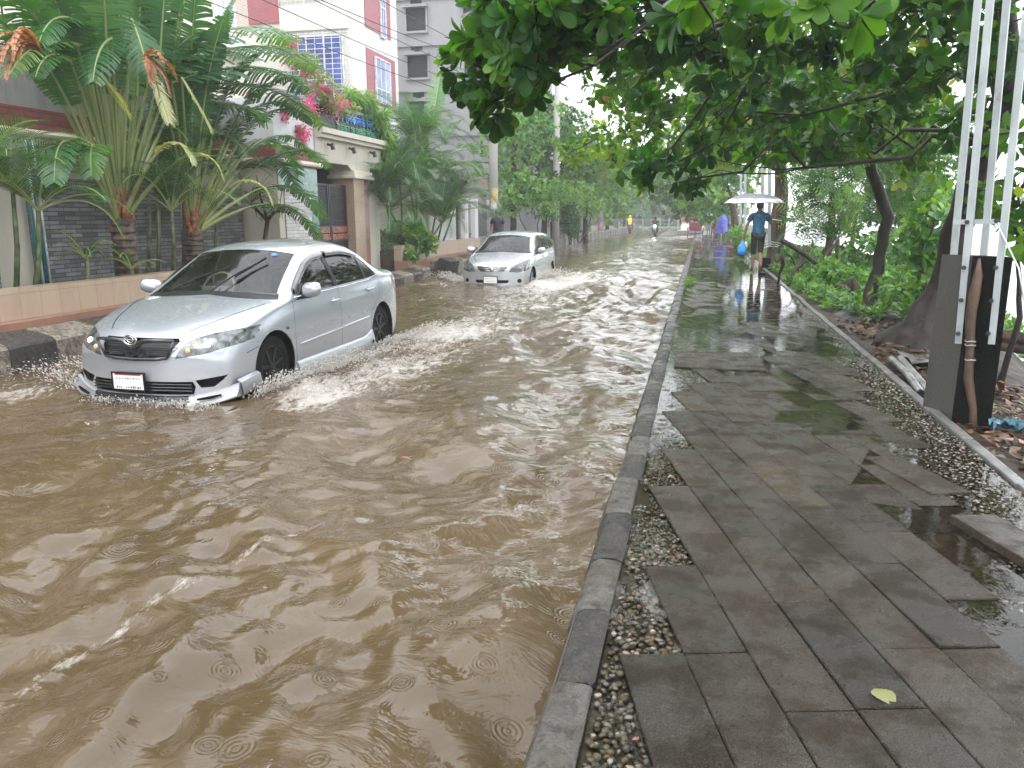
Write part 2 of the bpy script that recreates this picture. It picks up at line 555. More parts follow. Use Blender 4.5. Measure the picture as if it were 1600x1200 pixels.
    def part(name, slots, mats, push=0.0, parent=root, sgn=None, smooth=True):
        vm = {}; vs = []; fs = []; mi = []
        for si, sl in enumerate(slots):
            for f in groups.get(sl, []):
                if sgn and f.calc_center_median().x * sgn < 0: continue
                ids = []
                for v in f.verts:
                    if v.index not in vm:
                        vm[v.index] = len(vs); p = v.co + v.normal * push
                        vs.append(tuple(p))
                    ids.append(vm[v.index])
                fs.append(ids); mi.append(si)
        if not fs: return None
        b = MB(); b.v = vs; b.f = [tuple(i) for i in fs]; b.mi = mi; b.fa = [.5] * len(fs)
        o = b.build(name, mats, parent, smooth=smooth)
        return o
    bm.verts.index_update(); bm.normal_update()
    body = part('body', [0, 8, 9], [P['paint'], M_DARKV, M_BLACKP])
    body.data.set_sharp_from_angle(angle=R(42))
    part('windscreen', [1], [M_GLASSF], -.004)
    part('rear_window', [11], [M_GLASSD], -.004)
    for sg in (1, -1):
        part('front_window', [2], [M_GLASSS], -.006, sgn=sg)
        part('rear_side_window', [3], [M_GLASSD], -.006, sgn=sg)
        hl = part('headlight', [5], [M_LENS], -.003, sgn=sg)
        part('tail_lamp', [10], [M_REDL], .002, sgn=sg)
        if P['lit']:
            b = MB()
            def on_lens(x, z):
                f = min(groups[5], key=lambda f: (f.calc_center_median().x - x)**2 + (f.calc_center_median().z - z)**2)
                return f.calc_center_median().y
            for (bx, by, bz, br) in P['bulbs']:
                b.ball((bx * sg, on_lens(bx * sg, bz) + .012, bz), (br, .022, br), 14, 8, 0)
            b.build('bulb', M_LED, hl, smooth=True)
            b = MB()
            for (bx, by, bz, br) in P['amber']: b.ball((bx * sg, on_lens(bx * sg, bz) + .008, bz), (br, .015, br), 10, 6, 0)
            b.build('indicator_bulb', M_AMBER, hl, smooth=True)
    part('lower_intake', [6], [M_DARKV], -.03)
    g = part('grille', [4], [M_BLACKP], -.03)
    # wheels, arches
    for wy in P['wheels']:
        for sg in (1, -1):
            arch = MB(); ra = P['ra']; zc = P['rw'] + .015
            rws = []
            for x in (.50, .835 if wy < 2 else .832):
                rws.append([(sg * x, wy + ra * math.cos(t), max(P['zs'][0][1] - .02, zc + ra * math.sin(t))) for t in np.linspace(-.5, math.pi + .5, 25)])
            arch.grid(rws)
            n0 = len(rws[0]); arch.add(rws[0], [tuple(range(n0))])
            arch.build('wheel_arch', M_DARKV, root, smooth=False)
            wl = MB(); rw = P['rw']; xo = .80
            wl.lathe([(rw * .62, -.19), (rw * .9, -.19), (rw, -.16), (rw, -.03), (rw * .96, 0), (rw * .7, .003), (rw * .66, -.02)], (0, 0, 0), 32, axis='x')
            if sg < 0: wl.v = [(-x, y, z) for x, y, z in wl.v]; wl.f = [tuple(reversed(f)) for f in wl.f]
            wl.v = [(x + sg * xo, y + wy, z + rw) for x, y, z in wl.v]
            wo_ = wl.build('wheel', M_RUBBER, root, auto=40)
            rm = MB(); rr = rw * .68
            rm.lathe([(rr * .9, -.06), (rr, -.03), (rr, -.005), (rr * .93, -.008), (rr * .9, -.06)], (0, 0, 0), 32, axis='x')
            rm.lathe([(rr * .2, -.06), (rr * .2, -.012), (rr * .14, -.004), (.004, -.004)], (0, 0, 0), 16, axis='x')
            for k in range(7):
                a = 2 * math.pi * k / 7 + .3
                rm.bar((-.02, rr * .15 * math.cos(a), rr * .15 * math.sin(a)), (-.014, rr * .95 * math.cos(a), rr * .95 * math.sin(a)), .034, .02, 0, up=(1, 0, 0))
            if sg < 0: rm.v = [(-x, y, z) for x, y, z in rm.v]
            rm.v = [(x + sg * xo, y + wy, z + rw) for x, y, z in rm.v]
            rm.build('rim', P['rim'], wo_, auto=40, fix=True)
    # inside
    b = MB()
    b.box(-.72, .72, 1.3, 1.72, .78, .93); b.build('dashboard', M_DASH, root, bevel=.03)
    for x in (-.36, .36):
        b = MB(); b.box(x - .24, x + .24, 1.95, 2.45, .4, .58)
        rws = []
        for t in np.linspace(0, 1, 8):
            z = .55 + .58 * t; y = 2.42 + .2 * t; hw = .24 - .05 * t
            rws.append([(x - hw, y, z), (x - hw * .8, y - .07, z), (x + hw * .8, y - .07, z), (x + hw, y, z), (x + hw * .8, y + .08, z), (x - hw * .8, y + .08, z)])
        b.grid(rws, closed=True); b.add(rws[-1], [tuple(range(6))])
        b.box(x - .12, x + .12, 2.6, 2.68, 1.14, 1.3)
        b.build('seat', M_SEAT, root, auto=50, bevel=.015)
    b = MB(); b.box(-.65, .65, 3.15, 3.3, .5, 1.1); b.build('rear_seat', M_SEAT, root, bevel=.04)
    b = MB(); xs = P['steer']
    rws = []
    for k in range(25):
        a = 2 * math.pi * k / 24
        c = Vector((xs + .185 * math.cos(a), 1.78 + .08 * math.sin(a), .96 + .165 * math.sin(a)))
        rws.append(c)
    b.tube(rws, .014, 6, cap=False); b.bar((xs - .17, 1.78, .96), (xs + .17, 1.78, .96), .02, .05); b.bar((xs, 1.78, .96), (xs, 1.65, .85), .07, .07)
    b.build('steering_wheel', M_DASH, root, auto=40)
    P['extra'](root, body, g, P)
    bm.free()
    for o in [root]:
        o.location = (cx, y0, zg); o.scale = (scale, scale, scale)
    return root

def mirror_part(root, sg, y, z, paint, x=.86):
    b = MB()
    rows = []
    for t in np.linspace(-1, 1, 9):
        k = math.sqrt(max(0, 1 - abs(t)**3.5)) * .95 + .05
        rows.append([(sg * (x + .105 + .115 * t), y + .06 + math.cos(a) * .075 * k - .02 * t, z + math.sin(a) * .078 * k + .012 * t) for a in np.linspace(0, 2 * math.pi, 15)[:-1]])
    b.grid(rows, closed=True); b.add(rows[0], [tuple(range(14))]); b.add(rows[-1], [tuple(range(14))])
    m = b.build('mirror', paint, root, smooth=True, fix=True)
    b = MB(); b.prism([(y - .02, z - .1), (y + .17, z - .1), (y + .1, z + .06)], 'x', sg * (x - .06), sg * (x - .012))
    b.bar((sg * (x - .02), y + .07, z - .07), (sg * (x + .1), y + .065, z - .065), .05, .035)
    b.build('mirror_mount', M_BLACKP, m, bevel=.004)

def handle_part(root, sg, y, z, x, paint):
    b = MB()
    b.tube([(sg * (x), y - .09, z), (sg * (x + .03), y - .075, z), (sg * (x + .036), y, z + .004), (sg * (x + .03), y + .075, z + .004), (sg * x, y + .09, z + .004)], [.012, .016, .017, .016, .012], 8, 0, squash=.8)
    b.ball((sg * (x - .004), y, z - .004), (.008, .045, .036), 12, 6, 0)
    b.build('door_handle', paint, root, smooth=True)

def plate_part(root, x, y, z, w, h, red, tilt=0.0):
    b = MB()
    b.box(x - w / 2, x + w / 2, y - .012, y, z - h / 2, z + h / 2, 0)
    rim = .012
    for bx in ((x - w / 2 - rim, x + w / 2 + rim, z + h / 2, z + h / 2 + rim), (x - w / 2 - rim, x + w / 2 + rim, z - h / 2 - rim, z - h / 2),
               (x - w / 2 - rim, x - w / 2, z - h / 2, z + h / 2), (x + w / 2, x + w / 2 + rim, z - h / 2, z + h / 2)):
        b.box(bx[0], bx[1], y - .018, y + .004, bx[2], bx[3], 2)
    if red: b.box(x - w * .42, x + w * .42, y - .0145, y - .0115, z + h * .40, z + h * .5, 1)
    rr = random.Random(3)
    if red:
        for row, (zz, n) in enumerate(((z + h * .2, 9), (z - h * .36, 11))):
            for k in range(n):
                if row and k < 6 and rr.random() < .3: continue
                xx = x - w * .42 + w * .84 * (k + .5) / n
                hh = h * rr.uniform(.03, .09)
                b.box(xx - w * .02, xx + w * rr.uniform(.005, .03), y - .0142, y - .0118, zz - hh, zz + hh * rr.random(), 3)
    else:
        for zz in (z + h * .2, z - h * .2):
            for k in range(6):
                xx = x - w * .36 + w * .72 * (k + .5) / 6; b.box(xx - w * .035, xx + w * .035, y - .0138, y - .0118, zz - h * .1, zz + h * .1, 4)
    return b.build('number_plate', [M_PLATE, M_PLATER, M_BLACKP, M_MARK, MAT('faded plate marks', (.5, .5, .48), .5, local=True)], root)

def wiper(root, p, q, lift=.0):
    b = MB(); p = Vector(p); q = Vector(q)
    b.tube([p, p * .5 + q * .5 + Vector((0, -.012, .014)), q], [.009, .008, .005], 6)
    b.bar(p * .55 + q * .45 + Vector((0, .004, .0)), q * 1.08 - p * .08 + Vector((0, .004, 0)), .008, .02)
    b.build('wiper', M_BLACKP, root, smooth=False)

# ---- first car: sedan with a lip spoiler
S1 = dict(kind='sedan', len=4.41, bowf=.27, bowr=.2, paint=M_SILVER, lit=True, rim=M_RIM,
    zt=[(0, .55), (.02, .615), (.06, .655), (.12, .705), (.2, .745), (.4, .815), (.7, .885), (1.0, .945), (1.15, .972), (1.3, 1.062), (1.6, 1.238), (1.95, 1.405), (2.25, 1.452), (2.7, 1.468), (3.05, 1.43), (3.3, 1.36), (3.55, 1.22), (3.75, 1.105), (3.9, 1.07), (4.2, 1.05), (4.33, 1.0), (4.39, .93), (4.41, .85)],
    zb=[(0, .5), (.02, .55), (.06, .6), (.15, .665), (.35, .735), (.6, .795), (.9, .85), (1.15, .89), (1.5, .915), (2.0, .925), (3.0, .95), (3.75, .985), (4.2, .975), (4.33, .93), (4.39, .86), (4.41, .78)],
    zr=[(0, .52), (.02, .58), (.06, .63), (.15, .7), (.35, .772), (.6, .835), (.9, .892), (1.15, .925), (1.3, 1.005), (1.6, 1.175), (1.95, 1.345), (2.25, 1.395), (2.7, 1.408), (3.05, 1.37), (3.3, 1.29), (3.55, 1.16), (3.75, 1.065), (3.9, 1.035), (4.2, 1.02), (4.33, .97), (4.39, .9), (4.41, .82)],
    wr=[(0, .6), (.1, .66), (.35, .73), (.9, .765), (1.15, .765), (1.3, .73), (1.6, .668), (1.95, .605), (2.3, .582), (2.8, .575), (3.1, .58), (3.4, .615), (3.75, .67), (4.1, .69), (4.35, .6), (4.41, .55)],
    w=[(0, .735), (.02, .765), (.06, .785), (.15, .8), (.4, .825), (.7, .843), (1.0, .848), (3.3, .848), (3.9, .83), (4.2, .79), (4.34, .74), (4.41, .68)],
    zs=[(0, .165), (.3, .165), (1.3, .15), (3.0, .15), (4.0, .19), (4.41, .25)],
    wheels=(.90, 3.5), rw=.305, ra=.345,
    win_f=[(1.36, .955), (2.28, .965), (2.24, 1.335), (2.08, 1.325), (1.9, 1.275), (1.7, 1.18), (1.5, 1.06)],
    win_r=[(2.36, .968), (3.08, .985), (3.1, 1.285), (2.9, 1.325), (2.6, 1.347), (2.33, 1.342)],
    win_q=[(3.13, .988), (3.44, 1.01), (3.43, 1.04), (3.28, 1.18), (3.14, 1.268)],
    pillars=[[(2.28, .965), (2.36, .968), (2.33, 1.342), (2.24, 1.335)], [(3.08, .985), (3.13, .988), (3.14, 1.268), (3.1, 1.285)]],
    seams=[[(1.3, .2), (1.27, .6), (1.31, .9)], [(2.32, .2), (2.32, .6), (2.32, .96)], [(3.12, .3), (3.16, .6), (3.42, .75), (3.47, .95)], [(1.3, .24), (3.1, .24)], [(.45, .52), (.62, .555)]],
    lamp=[(.37, .52), (.43, .64), (.5, .685), (.62, .72), (.86, .755), (.88, .70), (.80, .62), (.60, .555)],
    fog=[(.52, .325), (.76, .365), (.73, .325), (.66, .265), (.56, .26)],
    hoodseam=[(.40, .735), (.5, .79), (.62, .86), (.71, .905)],
    ws=[(-.69, .965), (-.4, .985), (0, .995), (.4, .985), (.69, .965), (.66, 1.03), (.605, 1.18), (.55, 1.335), (.3, 1.368), (0, 1.38), (-.3, 1.368), (-.55, 1.335), (-.605, 1.18), (-.66, 1.03)], wsmax=2.1,
    cowl=[(-.74, .925), (0, .965), (.74, .925), (.70, .975), (0, 1.0), (-.70, .975)],
    rearglass=[(-.58, 1.09), (.58, 1.09), (.5, 1.33), (-.5, 1.33)],
    tail=[(.45, .72), (.8, .74), (.8, .93), (.5, .9)],
    grille=[(-.36, .685), (.36, .685), (.385, .66), (.31, .525), (.24, .508), (-.24, .508), (-.31, .525), (-.385, .66)],
    intake=[(-.5, .315), (.5, .315), (.52, .27), (.5, .2), (-.5, .2), (-.52, .27)],
    bulbs=[(.60, .09, .625, .03)], amber=[(.47, .045, .585, .026), (.49, .05, .645, .02)], steer=-.33)
def extra1(root, body, g, P):
    # grille frame: bar with a V over the mesh, oval emblem
    b = MB(); y = -.012
    for z0, z1, th in ((.685, .685, .03),):
        pts = [(-.385, y + .03, .678), (-.2, y + .004, .682), (-.1, y, .672), (-.05, y - .004, .632), (0, y - .006, .612), (.05, y - .004, .632), (.1, y, .672), (.2, y + .004, .682), (.385, y + .03, .678)]
        b.tube(pts, [.014, .018, .022, .024, .024, .024, .022, .018, .014], 8)
    b.tube([(-.31, y + .02, .53), (-.2, y + .008, .515), (0, y, .51), (.2, y + .008, .515), (.31, y + .02, .53)], .016, 8)
    b.tube([(-.385, y + .03, .67), (-.31, y + .02, .53)], .012, 6); b.tube([(.385, y + .03, .67), (.31, y + .02, .53)], .012, 6)
    for k in range(7):
        z = .545 + .018 * k; b.tube([(-.34, .035, z), (0, .012, z), (.34, .035, z)], .0025, 4)
    b.build('grille_frame', M_BLACKG, g, smooth=True)
    b = MB()
    ring = lambda rx, rz, zc, yy: [Vector((rx * math.cos(a), yy, zc + rz * math.sin(a))) for a in np.linspace(0, 2 * math.pi, 29)]
    b.tube(ring(.062, .042, .685, y - .026), .007, 6, 0, cap=False)
    b.tube(ring(.03, .026, .688, y - .026), .0055, 6, 0, cap=False)
    b.tube(ring(.06, .012, .697, y - .026), .0045, 6, 0, cap=False)
    b.ball((0, y - .016, .685), (.064, .01, .044), 20, 8, 1)
    b.build('emblem', [M_CHROME, M_BLACKG], g, smooth=True)
    plate_part(root, -.06, -.03, .315, .31, .14, True)
    b = MB()
    for z in (.235, .262, .29): b.tube([(-.5, .055, z), (0, -.012, z), (.5, .055, z)], .006, 6)
    b.build('intake_slat', M_BLACKG, root)
    # lip spoiler: silver ends, black middle
    for nm, x0, x1, mt in (('lip_spoiler', -.5, .47, M_BLACKG), ('spoiler_end', .47, .845, M_SILVER), ('spoiler_end', -.845, -.5, M_SILVER)):
        rows = []
        for x in np.linspace(x0, x1, 14):
            ax = abs(x); bow = .27 * (ax / .85)**2.4
            e = max(0, (ax - .45) / .4); drop = (.03 if mt is M_BLACKG else 0.0)
            top = .195 + .1 * e**1.6; lo = .085 + drop * .6 + .08 * e**2
            yy = bow - .012
            rows.append([(x, yy + .02, top), (x, yy - .012, top - .012), (x, yy - .018, top * .55 + lo * .45), (x, yy - .05, lo + .035), (x, yy - .055, lo + .015), (x, yy - .03, lo), (x, yy + .12, lo + .03)])
        b = MB(); b.grid(rows); b.add(rows[0], [tuple(range(7))]); b.add(rows[-1], [tuple(range(7))])
        o = b.build(nm, mt, root, auto=50, fix=True)
        if mt is M_SILVER:
            sg = 1 if x1 > 0 else -1
            b = MB(); b.tube([(sg * .56, .03, .168), (sg * .66, .08, .182), (sg * .74, .125, .2)], [.012, .017, .01], 8, squash=.8)
            b.build('vent_slot', M_DARKV, o, smooth=True)
    b = MB()
    for sg in (1, -1):      # sides of the lip back to the wheel, side skirts
        b = MB(); rows = []
        for yy in np.linspace(.26, .56, 6):
            t = (yy - .26) / .3; x = .845 + .01 * t
            rows.append([(sg * (x - .03), yy, .31 + .03 * t), (sg * (x + .012), yy, .29 + .03 * t), (sg * (x + .03), yy, .2 + .03 * t), (sg * (x + .012), yy, .165 + .03 * t), (sg * (x - .1), yy, .165 + .03 * t)])
        b.grid(rows); b.add(rows[-1], [tuple(range(5))]); b.build('spoiler_side', M_SILVER, root, auto=50, fix=True)
        b = MB(); rows = []
        for yy in np.linspace(1.27, 3.14, 16):
            x = .85; fl = .07 * max(0, (yy - 2.9) / .24)**2
            rows.append([(sg * (x - .03), yy, .30 + fl), (sg * (x + .008), yy, .285 + fl), (sg * (x + .038), yy, .2 + fl * .5), (sg * (x + .035), yy, .13), (sg * (x - .1), yy, .12)])
        b.grid(rows); b.add(rows[0], [tuple(range(5))]); b.add(rows[-1], [tuple(range(5))])
        b.build('side_skirt', M_SILVER, root, auto=50, fix=True)
        b = MB(); b.ball((sg * .893, 3.07, .22), (.006, .03, .026), 4, 4); b.build('skirt_badge', M_BLACKP, root)
        b = MB(); b.tube([(sg * .846, 1.36, .462), (sg * .862, 1.42, .47), (sg * .864, 2.29, .50), (sg * .85, 2.31, .501)], [.012, .02, .02, .012], 8, squash=.45)
        b.tube([(sg * .85, 2.335, .502), (sg * .864, 2.36, .503), (sg * .862, 3.0, .53), (sg * .846, 3.08, .54)], [.012, .02, .02, .012], 8, squash=.45)
        b.build('door_moulding', M_SILVER, root, smooth=True)
        mirror_part(root, sg, 1.42, 1.0, M_SILVER, .835)
        handle_part(root, sg, 2.17, .82, .842, M_SILVER); handle_part(root, sg, 3.12, .86, .842, M_SILVER)
        b = MB(); b.ball((sg * .852, 1.13, .66), (.007, .028, .02), 12, 6); b.build('side_indicator', M_LENS, root, smooth=True)
        b = MB()   # smoked visors along the top of the side glass
        for line in ([(1.4, 1.02, .755), (1.6, 1.15, .71), (1.8, 1.262, .672), (2.0, 1.325, .646), (2.25, 1.35, .634)], [(2.33, 1.357, .632), (2.7, 1.36, .628), (2.95, 1.33, .632), (3.12, 1.285, .64)]):
            rows = [[(sg * (x + .012), s, z), (sg * (x + .042), s, z - .02), (sg * (x + .048), s, z - .06)] for s, z, x in line]
            b.grid(rows)
        b.build('window_visor', M_VISOR, root, smooth=True)
        b = MB(); b.tube([(sg * .825, 1.33, .935), (sg * .836, 1.8, .94), (sg * .84, 2.4, .95), (sg * .828, 3.1, .968), (sg * .80, 3.44, 1.0)], .007, 6)
        b.build('window_trim', M_CHROME, root, smooth=True)
    wiper(root, (-.52, 1.24, .985), (-.06, 1.52, 1.2)); wiper(root, (.02, 1.13, 1.0), (.32, 1.62, 1.28))
    b = MB(); b.ball((.36, 1.79, 1.325), (.038, .012, .018), 16, 8); b.build('windscreen_sticker', M_STICK, root, smooth=True)
S1['extra'] = extra1

# ---- second car: wagon
S2 = dict(kind='wagon', len=4.42, bowf=.27, bowr=.15, paint=M_SILVER2, lit=False, rim=M_RIMS,
    zt=[(0, .60), (.02, .66), (.06, .71), (.12, .75), (.2, .785), (.4, .85), (.7, .92), (.95, .965), (1.1, 1.0), (1.3, 1.11), (1.6, 1.27), (1.95, 1.42), (2.25, 1.475), (2.8, 1.49), (3.5, 1.47), (4.0, 1.43), (4.2, 1.3), (4.36, 1.02), (4.42, .85)],
    zb=[(0, .54), (.02, .6), (.06, .65), (.15, .71), (.35, .77), (.6, .82), (.9, .87), (1.15, .905), (1.5, .93), (2.0, .945), (3.0, .97), (3.75, .99), (4.2, .99), (4.36, .92), (4.42, .78)],
    zr=[(0, .57), (.02, .63), (.06, .68), (.15, .735), (.35, .8), (.6, .86), (.9, .91), (1.1, .945), (1.3, 1.04), (1.6, 1.2), (1.95, 1.355), (2.25, 1.415), (2.8, 1.43), (3.5, 1.41), (4.0, 1.37), (4.2, 1.25), (4.36, .97), (4.42, .82)],
    wr=[(0, .6), (.1, .66), (.35, .73), (.9, .765), (1.1, .765), (1.3, .73), (1.6, .668), (1.95, .605), (2.3, .585), (2.8, .58), (3.5, .57), (4.1, .57), (4.3, .6), (4.42, .58)],
    w=[(0, .735), (.02, .765), (.06, .785), (.15, .8), (.4, .825), (.7, .843), (1.0, .848), (3.3, .848), (3.9, .83), (4.2, .80), (4.34, .76), (4.42, .70)],
    zs=[(0, .2), (.3, .2), (1.3, .17), (3.0, .17), (4.0, .22), (4.42, .3)],
    wheels=(.92, 3.52), rw=.305, ra=.34,
    win_f=[(1.32, .97), (2.26, .985), (2.22, 1.36), (2.08, 1.345), (1.9, 1.29), (1.7, 1.195), (1.5, 1.08)],
    win_r=[(2.34, .985), (3.15, 1.0), (3.12, 1.365), (2.6, 1.378), (2.31, 1.37)],
    win_q=[(3.22, 1.005), (3.95, 1.04), (3.85, 1.28), (3.7, 1.34), (3.2, 1.36)],
    pillars=[[(2.26, .985), (2.34, .985), (2.31, 1.37), (2.22, 1.36)], [(3.15, 1.0), (3.22, 1.005), (3.2, 1.36), (3.12, 1.365)]],
    seams=[[(1.28, .25), (1.25, .6), (1.29, .92)], [(2.3, .25), (2.3, .6), (2.3, .98)], [(3.12, .3), (3.16, .6), (3.38, .75), (3.4, 1.0)]],
    lamp=[(.42, .56), (.46, .66), (.56, .73), (.70, .80), (.8, .83), (.86, .80), (.85, .66), (.80, .58), (.6, .54)],
    fog=circle((.66, .34), .05, 14),
    hoodseam=[(.45, .77), (.55, .83), (.66, .89), (.72, .93)],
    ws=[(-.69, .99), (-.4, 1.01), (0, 1.015), (.4, 1.01), (.69, .99), (.66, 1.06), (.605, 1.2), (.55, 1.345), (.3, 1.378), (0, 1.39), (-.3, 1.378), (-.55, 1.345), (-.605, 1.2), (-.66, 1.06)], wsmax=2.1,
    cowl=[(-.74, .95), (0, .99), (.74, .95), (.70, 1.0), (0, 1.022), (-.70, 1.0)],
    rearglass=[(-.55, 1.02), (.55, 1.02), (.5, 1.32), (-.5, 1.32)],
    tail=[(.6, .75), (.8, .77), (.8, 1.0), (.66, 1.0)],
    grille=[(-.38, .685), (.38, .685), (.36, .64), (.28, .56), (-.28, .56), (-.36, .64)],
    intake=[(-.42, .36), (.42, .36), (.40, .30), (.36, .285), (-.36, .285), (-.40, .30)],
    bulbs=[], amber=[], steer=-.33)
def extra2(root, body, g, P):
    b = MB()
    for z, hw in ((.672, .36), (.625, .33), (.578, .28)):
        b.tube([(-hw, .03, z), (-hw * .5, .002, z), (0, -.008, z), (hw * .5, .002, z), (hw, .03, z)], .011, 6)
    b.build('grille_bar', M_CHROME, g, smooth=True)
    b = MB(); b.ball((0, -.02, .625), (.062, .02, .055), 16, 8)
    b.build('emblem', M_CHROME, g, smooth=True)
    plate_part(root, -.02, -.03, .365, .33, .16, False)
    for sg in (1, -1):
        mirror_part(root, sg, 1.38, 1.02, M_SILVER2, .835)
        handle_part(root, sg, 2.15, .85, .842, M_SILVER2); handle_part(root, sg, 3.1, .88, .842, M_SILVER2)
    rows = []
    for x in np.linspace(-.83, .83, 20):
        bow = .27 * (abs(x) / .85)**2.4
        rows.append([(x, bow - .005, .235), (x, bow - .04, .21), (x, bow - .045, .185), (x, bow + .08, .18)])
    b = MB(); b.grid(rows); b.build('lip_spoiler', M_SILVER2, root, smooth=True)
    wiper(root, (-.5, 1.2, 1.01), (.02, 1.24, 1.04)); wiper(root, (.05, 1.17, 1.015), (.5, 1.26, 1.03))
S2['extra'] = extra2

CAR1 = build_car('nearest silver sedan with lit headlights and black grille, spray at its wheels', -4.75, 5.66, -.24, S1)
CAR2 = build_car('silver station wagon with a chrome barred grille, driving behind the nearer sedan', -4.76, 17.75, -.36, S2, .98)
# ------------------------------------------------------------------ noise for meshes
_PERM = np.random.default_rng(5).random((256, 256))
def vnoise(x, y):
    xi = np.floor(x).astype(int); yi = np.floor(y).astype(int); fx = x - xi; fy = y - yi
    fx = fx * fx * (3 - 2 * fx); fy = fy * fy * (3 - 2 * fy)
    a = _PERM[xi & 255, yi & 255]; b = _PERM[(xi + 1) & 255, yi & 255]; c = _PERM[xi & 255, (yi + 1) & 255]; d = _PERM[(xi + 1) & 255, (yi + 1) & 255]
    return (a * (1 - fx) + b * fx) * (1 - fy) + (c * (1 - fx) + d * fx) * fy
def fbm(x, y, o=4):
    s = 0; a = .5
    for i in range(o): s = s + a * vnoise(x + 17.3 * i, y - 9.1 * i); x = x * 2.03; y = y * 2.03; a *= .5
    return s
def sst(a, b, x):
    t = np.clip((x - a) / (b - a), 0, 1); return t * t * (3 - 2 * t)

WATER_Z = -.12
# ------------------------------------------------------------------ ground, road, bank, river
M_SOIL = MAT('wet soil', (.050, .038, .027), .7, var=.45, scale=3.5, bump=.6, bscale=28, tint=(.03, .024, .018), spec=.2)
M_ASPH = MAT('asphalt', (.05, .05, .05), .6, bump=.3, bscale=120)
M_FARG = MAT('far grass', (.05, .085, .03), .9, var=.3, scale=.3)
b = MB(); b.box(-1500, 1500, -300, 1500, -3.2, -3.0); tag(b.build('ground', M_FARG), kind='structure')
b = MB(); b.box(-7.45, -.29, -4, 96, -.5, -.24); tag(b.build('road', M_ASPH), kind='structure')
b = MB(); b.box(-40, -7.3, -4, 96, -2.9, .02); tag(b.build('footpath', M_SOIL), kind='structure')
b = MB(); b.box(-120, 8, 96, 420, -2.9, -.05); tag(b.build('park_ground', M_FARG), kind='structure')
b = MB(); b.box(-.4, 1.8, -1.5, 96, -2.9, -.024); tag(b.build('pavement_bed', MAT('mortar bed', (.07, .06, .05), .55, bump=.4, bscale=80)), kind='structure')
def bank_edge(y): return np.interp(y, [0, 5, 7, 10, 14, 20, 40, 95], [2.45, 2.55, 2.75, 3.5, 4.3, 5.0, 5.5, 6.0])
ys = np.concatenate([np.linspace(-1.5, 16, 130), np.linspace(16.4, 96, 60)]); us = np.linspace(0, 1, 46)
Y, U = np.meshgrid(ys, us, indexing='ij'); X = 1.86 + U**1.2 * 8.0; ED = bank_edge(Y)
Z = -.06 - .05 * sst(1.9, 2.6, X) - 1.75 * sst(ED - .25, ED + 2.4, X) + (fbm(X * 3, Y * 3) - .5) * .10 + (fbm(X * 14, Y * 14, 2) - .4) * .02
Z[:, 0] = -.07
nr, nc = Z.shape
idx = np.arange(nr * nc).reshape(nr, nc)
Fq = np.stack([idx[:-1, :-1], idx[:-1, 1:], idx[1:, 1:], idx[1:, :-1]], -1).reshape(-1, 4)
tag(np_mesh('river_bank', np.stack([X, Y, Z], -1).reshape(-1, 3), Fq, M_SOIL, smooth=True), kind='structure')
def bank_z(x, y):
    e = float(bank_edge(y)); return float(-.06 - .05 * sst(1.9, 2.6, np.array(x)) - 1.75 * sst(e - .25, e + 2.4, np.array(x)))
t = NT('river water'); p0 = t.pos()
rv = t.bsdf((.13, .13, .105), .06, 0, t.bump(t.noise(t.mapv(p0, (1, .5, 1)), 2.2, 5, .6, .5), .25, .08), .5, ior=1.33)
b = MB(); b.box(2.4, 220, -60, 420, -2.6, -1.15); tag(b.build('river', t.done(rv)), kind='structure')

# ------------------------------------------------------------------ flood water on the road
ys = [.85]
while ys[-1] < 96: ys.append(ys[-1] + max(.012, .0038 * ys[-1]))
ys = np.array(ys); xs = np.linspace(-7.25, -.33, 272)
Y, X = np.meshgrid(ys, xs, indexing='ij'); DY = np.maximum(.012, .0038 * Y)
Z = np.zeros_like(X)
rg = np.random.default_rng(21)
wx = X + .55 * (fbm(X * .9, Y * .9, 2) - .4); wy = Y + .55 * (fbm(X * .9 + 40, Y * .9, 2) - .4)
gain = .35 + 1.3 * fbm(X * .5 + 9, Y * .28, 3)
gain = gain * (.60 + .80 * sst(-5.0, -1.6, X)) * (1 - .35 * sst(8, 40, Y)) * (1 + .35 * (1 - sst(2, 6, Y)))
for i in range(44):
    lam = .13 * (16 ** (i / 43.0)); th = rg.normal(.25, .75); k = 2 * math.pi / lam
    sl = .040 if lam > .3 else .030
    lim = sst(1.6, 4.5, lam / DY)
    Z += lim * (sl / k) * np.sin(k * (math.cos(th) * wx + math.sin(th) * wy) + rg.uniform(0, 6.28))
Z *= gain
FO = np.zeros_like(X); HU = np.zeros_like(X)
def blob(cx, cy, rx, ry, rot=0.0, p=1.0):
    dx, dy = X - cx, Y - cy; c, s = math.cos(rot), math.sin(rot)
    u, v = (dx * c + dy * s) / rx, (-dx * s + dy * c) / ry
    return np.exp(-(u * u + v * v) * p)
# spray thrown by the near sedan, right side and left side, then the churned track behind it
FO += 1.1 * blob(-3.36, 6.2, .38, .75, .35) + .92 * blob(-3.05, 7.6, .38, 1.2, -.28) + .8 * blob(-3.25, 9.4, .6, 1.5) + .6 * blob(-2.75, 6.6, .42, .85, -.4)
FO += .95 * blob(-6.0, 5.75, .5, .62, .5) + .6 * blob(-6.6, 5.35, .6, .35) + .55 * blob(-6.55, 6.6, .35, .7)
HU += .10 * blob(-3.6, 6.5, .22, .55, .25) + .07 * blob(-3.45, 7.5, .25, .6, -.2) + .08 * blob(-3.55, 9.3, .3, .6) + .07 * blob(-5.8, 5.85, .3, .35)
FO += .85 * np.exp(-((X + 3.35) / 1.1)**2) * sst(8.5, 10.5, Y) * (1 - sst(16, 26, Y) * .55)
FO += .55 * np.exp(-((X + 5.4) / .9)**2) * sst(9.5, 12, Y) * (1 - sst(15, 18, Y))
